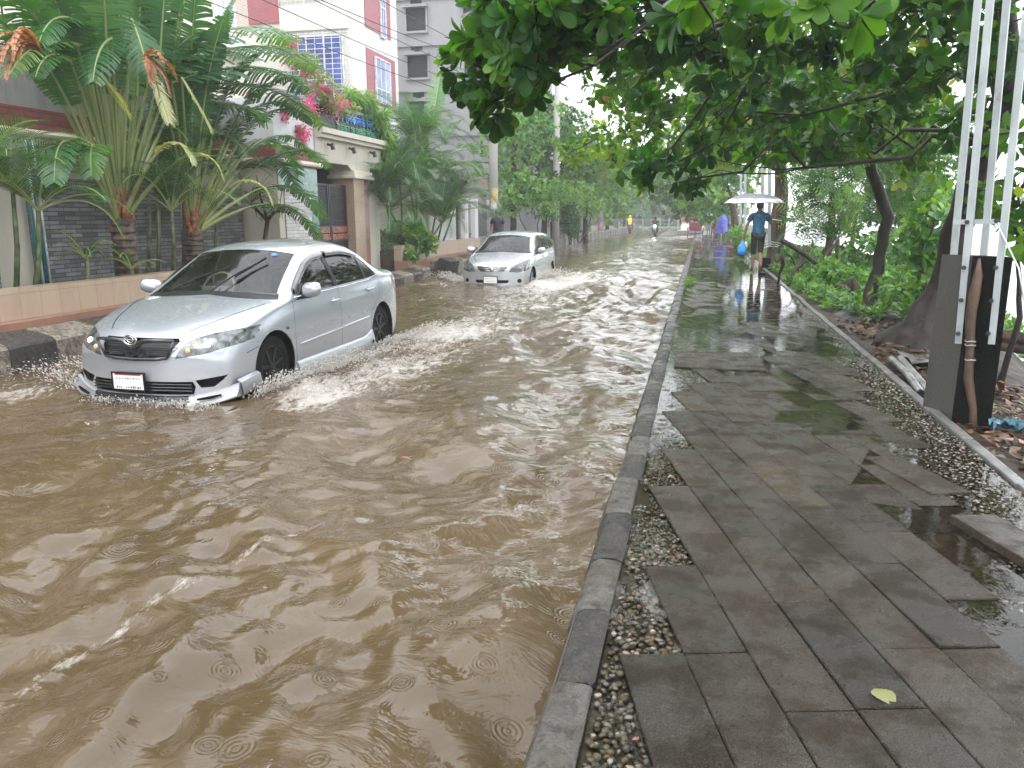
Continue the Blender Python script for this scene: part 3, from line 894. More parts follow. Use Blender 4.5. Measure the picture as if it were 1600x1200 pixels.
# the wagon
FO += .95 * blob(-3.45, 18.6, .6, 1.3, .1) + .8 * blob(-6.1, 17.7, .7, .9) + .6 * blob(-3.0, 20.3, .8, 2.4)
HU += .10 * blob(-3.65, 18.5, .3, .9) + .05 * blob(-5.9, 18, .4, .8)
# thin old foam line in front
fl = np.interp(Y, [1.0, 1.9, 2.3, 2.75, 3.25, 3.8, 4.6], [-2.34, -2.29, -2.28, -2.16, -2.0, -1.75, -1.35])
FO += .95 * np.exp(-((X - fl) / .06)**2) * (1 - sst(3.0, 4.2, Y)) * (.55 + .9 * fbm(X * 6, Y * 2.2, 2))
FO += .30 * sst(10, 32, Y)
FO += .30 * np.exp(-((X + 1.4) / 1.3)**2) * sst(4, 8, Y) * (fbm(X * 1.5, Y * .8, 3) > .5)
Z += HU * (.3 + 1.4 * fbm(X * 9, Y * 9, 3)) + np.clip(FO, 0, 1) * .035 * (fbm(X * 14, Y * 12, 3) - .45)
Z += WATER_Z
nr, nc = Z.shape; idx = np.arange(nr * nc).reshape(nr, nc)
Fq = np.stack([idx[:-1, :-1], idx[:-1, 1:], idx[1:, 1:], idx[1:, :-1]], -1).reshape(-1, 4)
t = NT('muddy flood water'); p0 = t.pos()
foam = t.attr('foam')
# rings where rain drops have just hit
rings = None
for sc, off in ((2.6, 0), (4.3, 13.0)):
    v = t.n('ShaderNodeTexVoronoi'); v.voronoi_dimensions = '2D'; v.inputs['Scale'].default_value = sc; v.inputs['Randomness'].default_value = 1
    t.l(t.mapv(p0, loc=(off, off * .7, 0)), v.inputs['Vector'])
    sep = t.n('ShaderNodeSeparateColor'); t.l(v.outputs['Color'], sep.inputs[0])
    rad = t.math('MULTIPLY_ADD', sep.outputs[0], .22, .06)
    d = v.outputs['Distance']
    inside = t.ramp(t.math('DIVIDE', d, rad), [(.55, 1), (1.0, 0)])
    on = t.math('GREATER_THAN', sep.outputs[1], .52)
    w = t.math('SINE', t.math('MULTIPLY', d, 120.0 if sc < 3 else 95.0))
    r = t.math('MULTIPLY', t.math('MULTIPLY', w, inside), on)
    rings = r if rings is None else t.math('ADD', rings, r)
fine = t.noise(t.mapv(p0, (1.5, .7, 1)), 14, 3, .5, .6)
mid = t.noise(t.mapv(p0, (1.0, 1.25, 1), (0, 0, .5)), 3.4, 4, .6, .8)
n1 = t.bump(fine, .08, .02, t.bump(mid, .24, .07)); n2 = t.bump(rings, .32, .006, n1)
fz = t.noise(t.mapv(p0, (1.0, .5, 1), (0, 0, .25)), 5.5, 9, .74, 1.6); fz2 = t.noise(t.mapv(p0, (1, .4, 1), (0, 0, .25)), 30, 5, .75, .6)
fm = t.math('ADD', t.math('MULTIPLY', foam, .80), t.math('MULTIPLY_ADD', fz, 2.3, -1.62))
fm = t.math('ADD', fm, t.math('MULTIPLY_ADD', fz2, 1.3, -.70))
fm = t.ramp(fm, [(.08, 0), (.45, .55), (.95, .92)])
mud = t.ramp(t.noise(p0, .7, 4), [(.3, (.066, .044, .021)), (.7, (.112, .077, .042))])
n3 = t.bump(fz2, .5, .03, n2)
wat = t.bsdf(mud, .015, 0, n2, .5, ior=1.45)
fb = t.bsdf((.50, .465, .425), .45, 0, n3, .3)
mx = t.n('ShaderNodeMixShader'); t.l(fm, mx.inputs[0]); t.l(wat.outputs[0], mx.inputs[1]); t.l(fb.outputs[0], mx.inputs[2])
M_FLOOD = t.done(mx)
tag(np_mesh('flood_water', np.stack([X, Y, Z], -1).reshape(-1, 3), Fq, M_FLOOD, smooth=True, pattr={'foam': np.clip(FO, 0, 1.4)}), kind='structure')

# ------------------------------------------------------------------ spray and drops in the air
t = NT('spray'); sp = t.bsdf((.62, .59, .55), .2, 0, None, .5)
tl = t.n('ShaderNodeBsdfTranslucent'); tl.inputs[0].default_value = (.62, .59, .55, 1)
mx = t.n('ShaderNodeMixShader'); mx.inputs[0].default_value = .4; t.l(sp.outputs[0], mx.inputs[1]); t.l(tl.outputs[0], mx.inputs[2])
M_SPRAY = t.done(mx)
_ico = bmesh.new(); bmesh.ops.create_icosphere(_ico, subdivisions=1, radius=1)
ICO_V = np.array([v.co[:] for v in _ico.verts]); ICO_F = np.array([[v.index for v in f.verts] for f in _ico.faces]); _ico.free()
_ico = bmesh.new(); bmesh.ops.create_icosphere(_ico, subdivisions=2, radius=1)
ICO2_V = np.array([v.co[:] for v in _ico.verts]); ICO2_F = np.array([[v.index for v in f.verts] for f in _ico.faces]); _ico.free()
def blobs(name, P, Rr, mat, stretch=None, hi=False, parent=None, fattr=None, rot=True):
    """many small lumps as one mesh: P (n,3) centres, Rr (n,) or (n,3) radii"""
    bv, bf = (ICO2_V, ICO2_F) if hi else (ICO_V, ICO_F)
    n = len(P); Rr = np.asarray(Rr)
    if Rr.ndim == 1: Rr = np.repeat(Rr[:, None], 3, 1)
    V = bv[None] * Rr[:, None, :]
    V = V * (1 + RNG.uniform(-.13, .13, (n, len(bv), 1)))
    a = RNG.uniform(0, 6.28, n); c, s = np.cos(a)[:, None], np.sin(a)[:, None]
    x = V[..., 0] * c - V[..., 1] * s; y = V[..., 0] * s + V[..., 1] * c
    V = np.stack([x, y, V[..., 2]], -1)
    if stretch is not None: V = V + stretch[:, None, :] * (V @ unit(stretch)[:, :, None]) * 0 + stretch[:, None, :] * bv[None, :, 2:3]
    V = V + P[:, None, :]
    Fa = (bf[None] + (np.arange(n) * len(bv))[:, None, None]).reshape(-1, 3)
    fa = None
    if fattr is not None: fa = {'lv': np.repeat(fattr, len(bf))}
    return np_mesh(name, V.reshape(-1, 3), Fa, mat, parent, smooth=True, fattr=fa)
def spray(n, line, out, h, spread, rmin, rmax, label, name='water_spray'):
    """drops thrown from a line on the water, out = sideways velocity, h = height reached"""
    u = RNG.random(n); A, B = np.array(line[0]), np.array(line[1])
    src = A + (B - A) * u[:, None]
    clump = .45 + 1.1 * fbm(u * 13 + 3, u * 0 + h * 50, 3)
    ph = RNG.beta(1.0, 1.7, n)
    v = RNG.random(n) ** .6
    hh = h * v * clump * 4 * ph * (1 - ph) + RNG.normal(0, .008, n)
    P = src + np.array(out)[None] * (ph * v)[:, None] * spread + np.stack([RNG.normal(0, .035, n), RNG.normal(0, .05, n), np.zeros(n)], 1)
    P[:, 2] = WATER_Z + np.maximum(hh, .0)
    r = rmin + (rmax - rmin) * RNG.random(n) ** 3
    st = np.array(out)[None] * (r * .9)[:, None] + np.stack([np.zeros(n), np.zeros(n), r * (1 - 2 * ph) * 1.5], 1)
    o = blobs(name, P, r, M_SPRAY, st)
    return tag(o, kind='stuff')
spray(4500, [(-3.86, 6.0, 0), (-3.72, 7.6, 0)], (.75, -.25, 0), .27, 1.0, .002, .010, '')
spray(1500, [(-3.5, 6.0, 0), (-3.2, 8.2, 0)], (.5, -.1, 0), .10, 1.0, .002, .008, '')
spray(2200, [(-3.86, 8.6, 0), (-3.7, 10.1, 0)], (.8, .1, 0), .20, 1.0, .003, .012, '')
spray(1800, [(-3.84, 7.4, 0), (-3.7, 8.7, 0)], (.7, .15, 0), .12, .9, .003, .012, '')
spray(2000, [(-5.62, 5.9, 0), (-5.62, 6.9, 0)], (-.8, -.45, 0), .26, 1.1, .003, .012, '')
spray(900, [(-5.2, 5.66, 0), (-4.0, 5.66, 0)], (.1, -.6, 0), .07, .6, .003, .009, '')
spray(1700, [(-3.9, 18.2, 0), (-3.75, 19.6, 0)], (.9, .1, 0), .32, 1.2, .006, .018, '')
spray(900, [(-5.7, 18.0, 0), (-5.7, 18.9, 0)], (-1.0, -.3, 0), .25, 1.2, .006, .018, '')

# ------------------------------------------------------------------ pavement slabs
t = NT('wet paving slab'); p0 = t.pos(); lv = t.attr('lv')
base = t.ramp(lv, [(0, (.021, .015, .010)), (.5, (.048, .034, .022)), (.9, (.078, .058, .041)), (.97, (.072, .052, .029))])
blot = t.noise(p0, 3.2, 5, .6)
c = t.mix(t.ramp(blot, [(.35, .0), (.7, .55)]), base, (.018, .017, .011))
grit = t.noise(p0, 210, 3, .7); pit = t.n('ShaderNodeTexVoronoi'); pit.inputs['Scale'].default_value = 95; t.l(p0, pit.inputs['Vector'])
c = t.mix(t.ramp(grit, [(.52, 0), (.70, .75)]), c, (.13, .11, .09))
c = t.mix(t.ramp(t.noise(p0, 120, 3, .7), [(.50, 0), (.66, .8)]), c, (.012, .010, .008))
c = t.mix(t.ramp(t.noise(p0, 1.6, 5, .65), [(.52, 0), (.68, .55)]), c, (.020, .022, .011))
hgt = t.math('ADD', t.math('MULTIPLY', grit, .8), t.math('ADD', t.math('MULTIPLY', t.ramp(pit.outputs['Distance'], [(.0, 0), (.35, 1)]), .5), t.math('MULTIPLY', t.noise(p0, 26, 4), 1.2)))
wetm = t.noise(p0, 4.0, 6, .65)
rg_ = t.ramp(wetm, [(.38, .09), (.60, .46)]); spc = t.ramp(wetm, [(.40, .45), (.58, .10)])
M_SLAB = t.done(t.bsdf(c, rg_, 0, t.bump(hgt, .9, .010), spc))
UX, UY = math.cos(R(15.5)), math.sin(R(15.5))
def slab_top(x, y):
    x = np.asarray(x, float); y = np.asarray(y, float)
    h = .007 - .013 * sst(.95, 1.25, x) * (1 - sst(4.3, 4.6, y)) - .011 * np.exp(-(((x - 1.0) / .55)**2 + ((y - 6.3) / 1.6)**2)) - .011 * np.exp(-(((x - .25) / .16)**2 + ((y - 2.05) / .22)**2)) * .6
    h = h - .010 * sst(8.3, 9.5, y) + (fbm(x * 1.1 + 5, y * .55, 3) - .45) * .018 * sst(4, 9, y)
    return h
b = MB()
used = []
rr = random.Random(4)
for i in range(-60, 130):
    for j in range(-40, 120):
        uc = .456 + .228 * i + .114; off = 2.40 if (i // 2) % 2 == 0 else 2.74
        vc = off + .672 * j + .336
        x = uc * UX - vc * UY; y = uc * UY + vc * UX
        if y < .4 or y > 62: continue
        lo = -.11 if y < 7.3 else (-.02 if y > 9.2 else .12); hi = 1.42 if y < 9 else 1.66
        if y > 9.2: lo = -.2
        if x < lo or x > hi: continue
        if 7.5 < y < 9.0 and x < .85: continue
        if .95 < x < 1.55 and 3.5 < y < 4.45 and x > 1.2: pass
        used.append((uc, vc))
        l = .3333; w = .1115
        z = float(slab_top(x, y)) + rr.uniform(-.0015, .0015)
        tx, ty = rr.gauss(0, .010), rr.gauss(0, .006)
        b.val = min(.93, max(0, rr.gauss(.45, .16)))
        if abs(x - .56) < .12 and abs(y - 4.38) < .15: b.val = 1.0
        vs = []
        for (e, dz) in ((0, -.03), (0, -.004), (.004, 0)):
            for sx, sy in ((-1, -1), (1, -1), (1, 1), (-1, 1)):
                a, c_ = sx * (w - e), sy * (l - e)
                if y > 62: pass
                px, py = x + a * UX - c_ * UY, y + a * UY + c_ * UX
                px = min(max(px, -.255), 1.80)
                vs.append((px, py, z + dz + a * tx + c_ * ty))
        fs = [(8, 9, 10, 11)]
        for q in (0, 4):
            for k in range(4): fs.append((q + k, q + (k + 1) % 4, q + 4 + (k + 1) % 4, q + 4 + k))
        b.add(vs, fs)
tag(b.build('pavement', M_SLAB, fix=True), kind='structure')
USED = np.array(used)
# shallow rain water standing on the low slabs
t = NT('rain film'); p0 = t.pos()
rings = None
v = t.n('ShaderNodeTexVoronoi'); v.voronoi_dimensions = '2D'; v.inputs['Scale'].default_value = 7; t.l(p0, v.inputs['Vector'])
sep = t.n('ShaderNodeSeparateColor'); t.l(v.outputs['Color'], sep.inputs[0])
inside = t.ramp(t.math('DIVIDE', v.outputs['Distance'], .3), [(.4, 1), (1, 0)])
r = t.math('MULTIPLY', t.math('MULTIPLY', t.math('SINE', t.math('MULTIPLY', v.outputs['Distance'], 90)), inside), t.math('GREATER_THAN', sep.outputs[1], .6))
nb = t.bump(r, .18, .004, t.bump(t.noise(t.mapv(p0, (1, .6, 1)), 16, 3, .5, .4), .06, .02))
fr = t.n('ShaderNodeFresnel'); fr.inputs[0].default_value = 1.33; t.l(nb, fr.inputs['Normal'])
tr = t.n('ShaderNodeBsdfTransparent'); tr.inputs[0].default_value = (.80, .77, .68, 1)
gl = t.n('ShaderNodeBsdfGlossy'); gl.inputs['Roughness'].default_value = .02; t.l(nb, gl.inputs['Normal'])
mx = t.n('ShaderNodeMixShader'); t.l(fr.outputs[0], mx.inputs[0]); t.l(tr.outputs[0], mx.inputs[1]); t.l(gl.outputs[0], mx.inputs[2])
rows = [[(x, y, -.0005) for x in (-.262, .4, 1.1, 1.80)] for y in (.4, 5, 12, 30, 62)]
b = MB(); b.grid(rows); tag(b.build('rain_puddle', t.done(mx)), kind='structure')
b = MB(); b.box(-.25, 1.8, 62, 96, -.02, .005); tag(b.build('far_pavement', M_SLAB), kind='structure')

# pebble edging
t = NT('river pebbles'); lv = t.attr('lv')
c = t.ramp(lv, [(0, (.025, .025, .027)), (.2, (.075, .070, .063)), (.5, (.15, .13, .11)), (.66, (.21, .205, .19)), (.84, (.20, .15, .11)), (.92, (.13, .07, .045)), (1, (.34, .31, .27))])
t2 = t.noise(t.pos(), 130, 3)
M_PEB = t.done(t.bsdf(t.mix(t.ramp(t2, [(.4, 0), (.8, .4)]), c, (.06, .05, .04)), t.ramp(t2, [(.3, .12), (.7, .34)]), 0, t.bump(t2, .15, .003), .55))
def on_slab(x, y):
    u = x * UX + y * UY; v = -x * UY + y * UX
    m = np.zeros(len(x), bool)
    for uc, vc in USED[(USED[:, 1] < 12)]:
        m |= (np.abs(u - uc) < .118) & (np.abs(v - vc) < .34)
    return m
pts = []
for x0, x1, y0, y1, st in ((-.24, .4, .9, 9.4, .027), (1.2, 1.80, .9, 13.5, .030)):
    gx, gy = np.meshgrid(np.arange(x0, x1, st), np.arange(y0, y1, st * .86)); gx = gx + (np.arange(gx.shape[0]) % 2)[:, None] * st / 2
    p = np.stack([gx.ravel(), gy.ravel()], 1) + RNG.normal(0, st * .22, (gx.size, 2)); pts.append(p)
p = np.concatenate(pts); p = p[~on_slab(p[:, 0], p[:, 1])]
p = p[(p[:, 0] > -.245) & (p[:, 0] < 1.80)]
p = p[~((p[:, 1] > 7.65) & (p[:, 1] < 8.85) & (p[:, 0] < .72))]
p = p[~((p[:, 0] > 1.2) & (p[:, 1] < 3.2) & (fbm(p[:, 0] * 4, p[:, 1] * 4, 2) < .42))]
thin = fbm(p[:, 0] * 5, p[:, 1] * 3 + 7, 2) + .35 * sst(-.24, -.12, p[:, 0])
p = p[(thin > .42) | (RNG.random(len(p)) < .25)]
n = len(p); ln = RNG.uniform(.010, .0175, n)
rad = np.stack([ln, ln * RNG.uniform(.6, .95, n), ln * RNG.uniform(.45, .75, n)], 1)
P3 = np.stack([p[:, 0], p[:, 1], -.016 + RNG.uniform(0, .010, n) + .004 * sst(1.3, 1.7, p[:, 0])], 1)
near = p[:, 1] < 3.4; lvv = RNG.random(n) ** .9
tag(blobs('pebbles', P3[near], rad[near], M_PEB, hi=True, fattr=lvv[near]), kind='stuff')
tag(blobs('pebbles', P3[~near], rad[~near], M_PEB, fattr=lvv[~near]), kind='stuff')

# ------------------------------------------------------------------ kerbs
def kerb_mat(name, wht, blk):
    t = NT(name); p0 = t.pos(); lv = t.attr('lv')
    wn = t.noise(p0, 9, 6, .65); wf = t.noise(p0, 60, 4, .7)
    pt = t.mix(lv, blk, wht)
    worn = t.ramp(t.math('ADD', wn, t.math('MULTIPLY', wf, .5)), [(.68, 0), (.92, .95)])
    c = t.mix(worn, pt, (.085, .075, .062))
    c = t.mix(t.ramp(t.noise(p0, 17, 6, .75), [(.50, 0), (.62, .85)]), c, (.035, .031, .026))
    c = t.mix(t.ramp(t.noise(p0, 140, 3, .7), [(.55, 0), (.7, .7)]), c, (.02, .018, .016))
    c = t.mix(t.ramp(t.noise(p0, 4, 5), [(.5, 0), (.75, .6)]), c, (.06, .055, .045))
    return t.done(t.bsdf(c, t.ramp(wn, [(.4, .2), (.6, .6)]), 0, t.bump(t.math('ADD', wf, wn), .7, .010), t.ramp(wn, [(.40, .4), (.6, .1)])))
M_KERB = kerb_mat('worn kerb paint', (.105, .097, .085), (.011, .012, .012))
M_KERBL = kerb_mat('muddy kerb paint', (.32, .27, .21), (.022, .021, .02))
b = MB(); y = 1.28; k = 0; rr = random.Random(9)
while y < 95:
    l = rr.uniform(.44, .56) if y < 30 else 1.2
    b.val = .85 if k % 2 else .06
    dx, dz = rr.uniform(-.008, .008), rr.uniform(-.006, .006)
    prof = [(-.45, -.3), (-.432, -.11), (-.415, -.05), (-.392, .000), (-.36, .014), (-.29, .016), (-.27, .008), (-.262, -.004), (-.262, -.1)]
    rows = []
    for yy, e in ((y + .004, .012), (y + .02, 0), (y + l * .5, 0), (y + l - .02, 0), (y + l - .004, .012)):
        rows.append([(x + dx + rr.uniform(-.003, .003), yy, z - e + dz + rr.uniform(-.003, .003)) for x, z in prof])
    b.grid([list(r) for r in rows]); b.add(rows[0], [tuple(range(len(prof)))]); b.add(rows[-1], [tuple(reversed(range(len(prof))))])
    y += l; k += 1
tag(b.build('kerb', M_KERB, fix=True, auto=35), kind='structure')
b = MB(); y = -1.5; k = 0
while y < 90:
    l = rr.uniform(.62, .72) if y < 20 else rr.uniform(.8, 1.1)
    b.val = .9 if k % 2 else .05
    top = .14 if y < 17 else np.interp(y, [17, 20, 28, 40], [.08, .10, .22, .3])
    if 12.6 < y + l / 2 < 19.4: top = .03
    dx = rr.uniform(-.015, .015)
    prof = [(-7.0, -.3), (-7.0, top - .02), (-7.015, top + .005), (-7.05, top + .03), (-7.2, top + .06), (-7.4, top + .10), (-7.4, -.3)]
    rows = []
    for yy, e in ((y + .003, .010), (y + .012, 0), (y + l * .5, 0), (y + l - .012, 0), (y + l - .003, .010)):
        rows.append([(x + dx - (e if z > -.2 else 0) * .5 + rr.uniform(-.006, .006), yy, z - e + rr.uniform(-.006, .006)) for x, z in prof])
    if not 19.6 < y < 21.2:
        b.grid([list(reversed(r)) for r in rows]); b.add(rows[0], [tuple(range(len(prof)))]); b.add(rows[-1], [tuple(reversed(range(len(prof))))])
    y += l; k += 1
tag(b.build('kerb', M_KERBL, fix=True, auto=18), kind='structure')
# edging strip on the river side of the pavement
b = MB(); y = .6
while y < 60:
    l = rr.uniform(.7, .95); dz = rr.uniform(-.006, .006); dx = rr.uniform(-.008, .008)
    b.val = rr.random()
    b.box(1.80 + dx, 1.875 + dx, y + .005, y + l - .005, -.2, .022 + dz); y += l
tag(b.build('pavement_edging', MAT('wet concrete edging', (.15, .145, .135), .35, var=.35, scale=5, bump=.5, bscale=70), bevel=.008), kind='structure')
# concrete inspection cover, loose slabs and fallen kerb blocks
def slab_thing(label, name, cx, cy, cz, w, l, h, rot, mat, cat, group=None, tilt=(0, 0)):
    o = thing(name, label, cat, (cx, cy, cz), group)
    b = MB(); b.val = .62; b.box(cx - w / 2, cx + w / 2, cy - l / 2, cy + l / 2, cz, cz + h)
    if name == 'inspection_cover': pass
    m = b.build('slab', mat, o, bevel=.006)
    o.rotation_euler = (tilt[0], tilt[1], rot); return o
slab_thing('broad concrete cover slab set across the path beside the kerb', 'inspection_cover', .245, 8.26, -.02, .89, .98, .034, R(2), M_SLAB, 'cover')
slab_thing('loose slab lying on top of the paving at the right edge, nearest the viewer', 'loose_slab', 1.50, 3.72, -.008, .235, .70, .048, R(17), M_SLAB, 'slab', None, (R(-.6), R(1.2)))
slab_thing('loose slab sticking out over the pebbles beside the path edging, behind another loose slab', 'loose_slab', 1.30, 4.75, -.012, .23, .66, .026, R(20), M_SLAB, 'slab')
slab_thing('small slab half under the puddle near the concrete block', 'loose_slab', 1.33, 6.3, -.014, .23, .60, .018, R(19), M_SLAB, 'slab')
for (label, px, py, z, w, l, h, rz, ry, val) in (
    ('fallen kerb block with a white face, left of the leaning block', 672, 424, -.2, .34, .62, .42, R(3), R(0), .9),
    ('fallen kerb block with a black face, tipped up on its edge before the planter', 697, 428, -.2, .36, .60, .52, R(-12), R(14), .05),
    ('fallen kerb block leaning against the tipped black block', 716, 425, -.2, .2, .55, .5, R(-20), R(-22), .5)):
    g = gz(px, py, WATER_Z)
    o = thing('kerb_block', label, 'kerb block', (g.x, g.y, z), 'dislodged kerb blocks by the planter')
    b = MB(); b.val = val; b.box(g.x - w / 2, g.x + w / 2, g.y - l / 2, g.y + l / 2, z - .1, z + h)
    b.build('block', M_KERBL, o, bevel=.03); o.rotation_euler = (0, ry, rz)
# ------------------------------------------------------------------ building materials
def brick_mat(name, c1, c2, mortar, bw, bh, axis='yz', mort=.012, off=.5, rough=.5, bump=.6, stain=.35, ns=9.0):
    t = NT(name); p0 = t.pos(); sep = t.n('ShaderNodeSeparateXYZ'); t.l(p0, sep.inputs[0])
    co = t.n('ShaderNodeCombineXYZ')
    if axis == 'yz': t.l(t.math('ADD', sep.outputs[1], sep.outputs[0]), co.inputs[0])
    t.l(sep.outputs[2], co.inputs[1])
    br = t.n('ShaderNodeTexBrick'); br.offset = off; t.l(co.outputs[0], br.inputs['Vector'])
    br.inputs['Color1'].default_value = (*c1, 1); br.inputs['Color2'].default_value = (*c2, 1); br.inputs['Mortar'].default_value = (*mortar, 1)
    br.inputs['Scale'].default_value = 1.0; br.inputs['Mortar Size'].default_value = mort; br.inputs['Bias'].default_value = 0
    br.inputs['Brick Width'].default_value = bw; br.inputs['Row Height'].default_value = bh
    nz = t.noise(t.mapv(p0, (1, 1, .3)), ns, 5, .6)
    c = t.mix(t.ramp(nz, [(.4, 0), (.8, stain)]), br.outputs['Color'], (.05, .048, .042))
    n2 = t.noise(p0, 40, 4)
    h = t.math('ADD', t.math('MULTIPLY', br.outputs['Fac'], -1.0), t.math('MULTIPLY', n2, .35))
    return t.done(t.bsdf(c, rough, 0, t.bump(h, bump, .012), .5))
def wall_mat(name, col, stain=(.12, .115, .10), amt=.5, rough=.6, bump=.25):
    t = NT(name); p0 = t.pos()
    run = t.noise(t.mapv(p0, (3.5, 3.5, .35)), 1.6, 6, .6); blot = t.noise(p0, 1.3, 6, .6)
    m = t.ramp(t.math('ADD', t.math('MULTIPLY', run, .6), t.math('MULTIPLY', blot, .4)), [(.48, 0), (.72, amt)])
    c = t.mix(m, t.ramp(blot, [(.3, tuple(x * .93 for x in col)), (.7, col)]), stain)
    return t.done(t.bsdf(c, rough, 0, t.bump(t.noise(p0, 55, 4), bump, .006), .4))
M_BRICK = brick_mat('red brick band', (.20, .035, .034), (.26, .055, .05), (.07, .035, .03), .24, .078, mort=.008)
M_CLAD = brick_mat('grey split stone cladding', (.10, .105, .112), (.30, .305, .31), (.05, .05, .05), .30, .062, mort=.006, off=.37, bump=1.0, stain=.5, ns=5)
M_CLADW = brick_mat('pale split stone cladding', (.44, .43, .41), (.64, .63, .60), (.34, .33, .31), .26, .07, mort=.006, off=.41, bump=1.0, stain=.15)
M_PEACH = brick_mat('peach planter tile', (.44, .325, .235), (.47, .355, .26), (.34, .22, .15), .30, .60, mort=.004, off=0, rough=.3, bump=.25, stain=.22, ns=4)
M_PINK = brick_mat('pink base tile', (.33, .17, .12), (.35, .185, .135), (.30, .17, .12), .45, .5, mort=.004, off=0, rough=.3, bump=.2, stain=.35, ns=4)
M_TILEB = brick_mat('brown marble tile', (.34, .24, .165), (.40, .29, .21), (.22, .15, .10), .6, .45, mort=.003, off=0, rough=.15, bump=.15, stain=.3)
M_TILER = brick_mat('reddish marble tile', (.27, .14, .115), (.32, .17, .14), (.2, .1, .08), .6, .45, mort=.003, off=0, rough=.15, bump=.15, stain=.25)
M_TILEG = MAT('green marble', (.045, .16, .125), .12, var=.5, scale=9, coat=.5)
M_PARAP = wall_mat('stained concrete', (.27, .262, .25), (.10, .097, .093), .75)
M_CREAM = wall_mat('cream render', (.56, .52, .44), (.22, .20, .16), .4)
M_WHITE = wall_mat('white render', (.80, .79, .80), (.40, .38, .37), .25)
M_IVORY = wall_mat('ivory moulding', (.66, .60, .49), (.20, .18, .15), .5)
M_GREYB = wall_mat('unpainted cement', (.30, .293, .30), (.22, .215, .22), .6)
M_REDP = brick_mat('maroon facade tile', (.38, .12, .14), (.42, .15, .165), (.30, .09, .10), .2, .06, mort=.004, stain=.1)
M_BLUEW = MAT('blue curtained glass', (.10, .15, .46), .10, var=.35, scale=1.5, coat=.6)
M_LILAC = MAT('pale curtained glass', (.40, .45, .70), .12, var=.25, scale=1.2, coat=.6)
M_WFR = MAT('white aluminium', (.72, .72, .74), .35)
M_IRON = MAT('dark painted iron', (.025, .025, .03), .4, var=.3)
M_WOODR = MAT('red brown gate plank', (.20, .050, .028), .3, var=.3, scale=4, streak=False, coat=.4)
M_TEAL = MAT('teal paint', (.02, .14, .15), .35)
M_PVC = MAT('white pipe', (.62, .64, .64), .3, var=.2)
M_HOLE = MAT('unlit opening', (.012, .013, .018), .7)

# ------------------------------------------------------------------ left boundary wall with brick band and stone panels
WX = -9.0
w = thing('boundary_wall', 'long boundary wall with grey stone panels, red brick band and stained concrete parapet', 'wall', (WX - .15, 6, 0))
b = MB(); b.box(WX - .3, WX, -3, 14.15, 0, 2.55); b.build('wall_core', M_CREAM, w)
b = MB(); b.box(WX - .32, WX + .03, -3, 14.15, 2.655, 2.93); b.build('brick_band', M_BRICK, w)
b = MB(); b.tube([(WX + .03, -3, 2.60), (WX + .03, 14.15, 2.60)], .05, 8); b.box(WX - .34, WX + .05, -3, 14.15, 2.552, 2.60); b.build('moulding', M_IVORY, w, auto=40)
b = MB(); b.box(WX - .3, WX - .01, -3, 14.15, 2.932, 3.60); b.box(WX - .34, WX + .03, -3, 14.15, 3.602, 3.66); b.build('parapet', M_PARAP, w)
for y0, y1 in ((-3, 4.2), (4.6, 8.35), (8.95, 12.2), (12.75, 14.1)):
    b = MB(); b.box(WX + .002, WX + .05, y0, y1, .0, 2.02); b.build('stone_panel', M_CLAD, w)
for y0, y1 in ((5.2, 8.2), (9.1, 12.1)):
    b = MB()
    for z in (2.12, 2.22, 2.32, 2.42): b.bar((WX + .03, y0, z), (WX + .03, y1, z), .012, .012)
    y = y0
    while y < y1: b.bar((WX + .03, y, 2.1), (WX + .03, y, 2.45), .012, .012); y += .14
    b.build('grille', M_IRON, w)
pp = atx(58, 330, WX + .12)
tp = thing('drain_pipe', 'bundle of thin white and teal drain pipes on the stone wall behind the palms', 'pipes', (WX + .1, pp.y, 0))
for k in range(4):
    b = MB(); b.tube([(WX + .10, pp.y - .09 + .06 * k, .3), (WX + .10, pp.y - .09 + .06 * k, 2.5)], .018 if k % 2 else .024, 8)
    b.build('pipe', M_TEAL if k % 2 == 0 else M_PVC, tp, smooth=True)
rl = thing('roof_railing', 'black iron railing standing on the concrete parapet', 'railing', (WX - .15, 8, 3.66))
b = MB()
for y in np.arange(5.5, 12.5, .33): b.bar((WX - .15, y, 3.66), (WX - .15, y, 4.5), .018, .018)
for z in (3.72, 3.98, 4.48): b.bar((WX - .15, 5.4, z), (WX - .15, 12.6, z), .022, .022)
for y in (6.0, 8.95, 11.8): b.bar((WX - .15, y, 3.66), (WX - .15, y, 5.2), .055, .055)
b.build('rails', M_IRON, rl)

# planters along the wall
for (y0, y1, lab, top) in ((-3, 12.7, 'long peach tiled planter under the palms, with a pink tiled foot', .66), (19.55, 27.2, 'short peach tiled planter in front of the white panel, beyond the gate', .70)):
    o = thing('planter', lab, 'planter', (-7.8, (y0 + y1) / 2, 0), 'peach tiled planters at the wall')
    b = MB(); b.box(-7.95, -7.72, y0, y1, .30, top); b.build('tiled_wall', M_PEACH, o)
    b = MB(); b.box(-8.0, -7.56, y0, y1, -.05, .297); b.build('tiled_foot', M_PINK, o)
    b = MB(); b.box(-8.95, -7.95, y0, y1, .0, top - .14); b.build('soil', M_SOIL, o)
b = MB(); b.add([(-7.05, 12.75, -.2), (-7.05, 19.5, -.2), (-9.6, 19.5, .12), (-9.6, 12.75, .12)], [(0, 1, 2, 3)])
tag(b.build('driveway', MAT('orange driveway tile', (.40, .20, .10), .4, var=.3)), kind='structure')

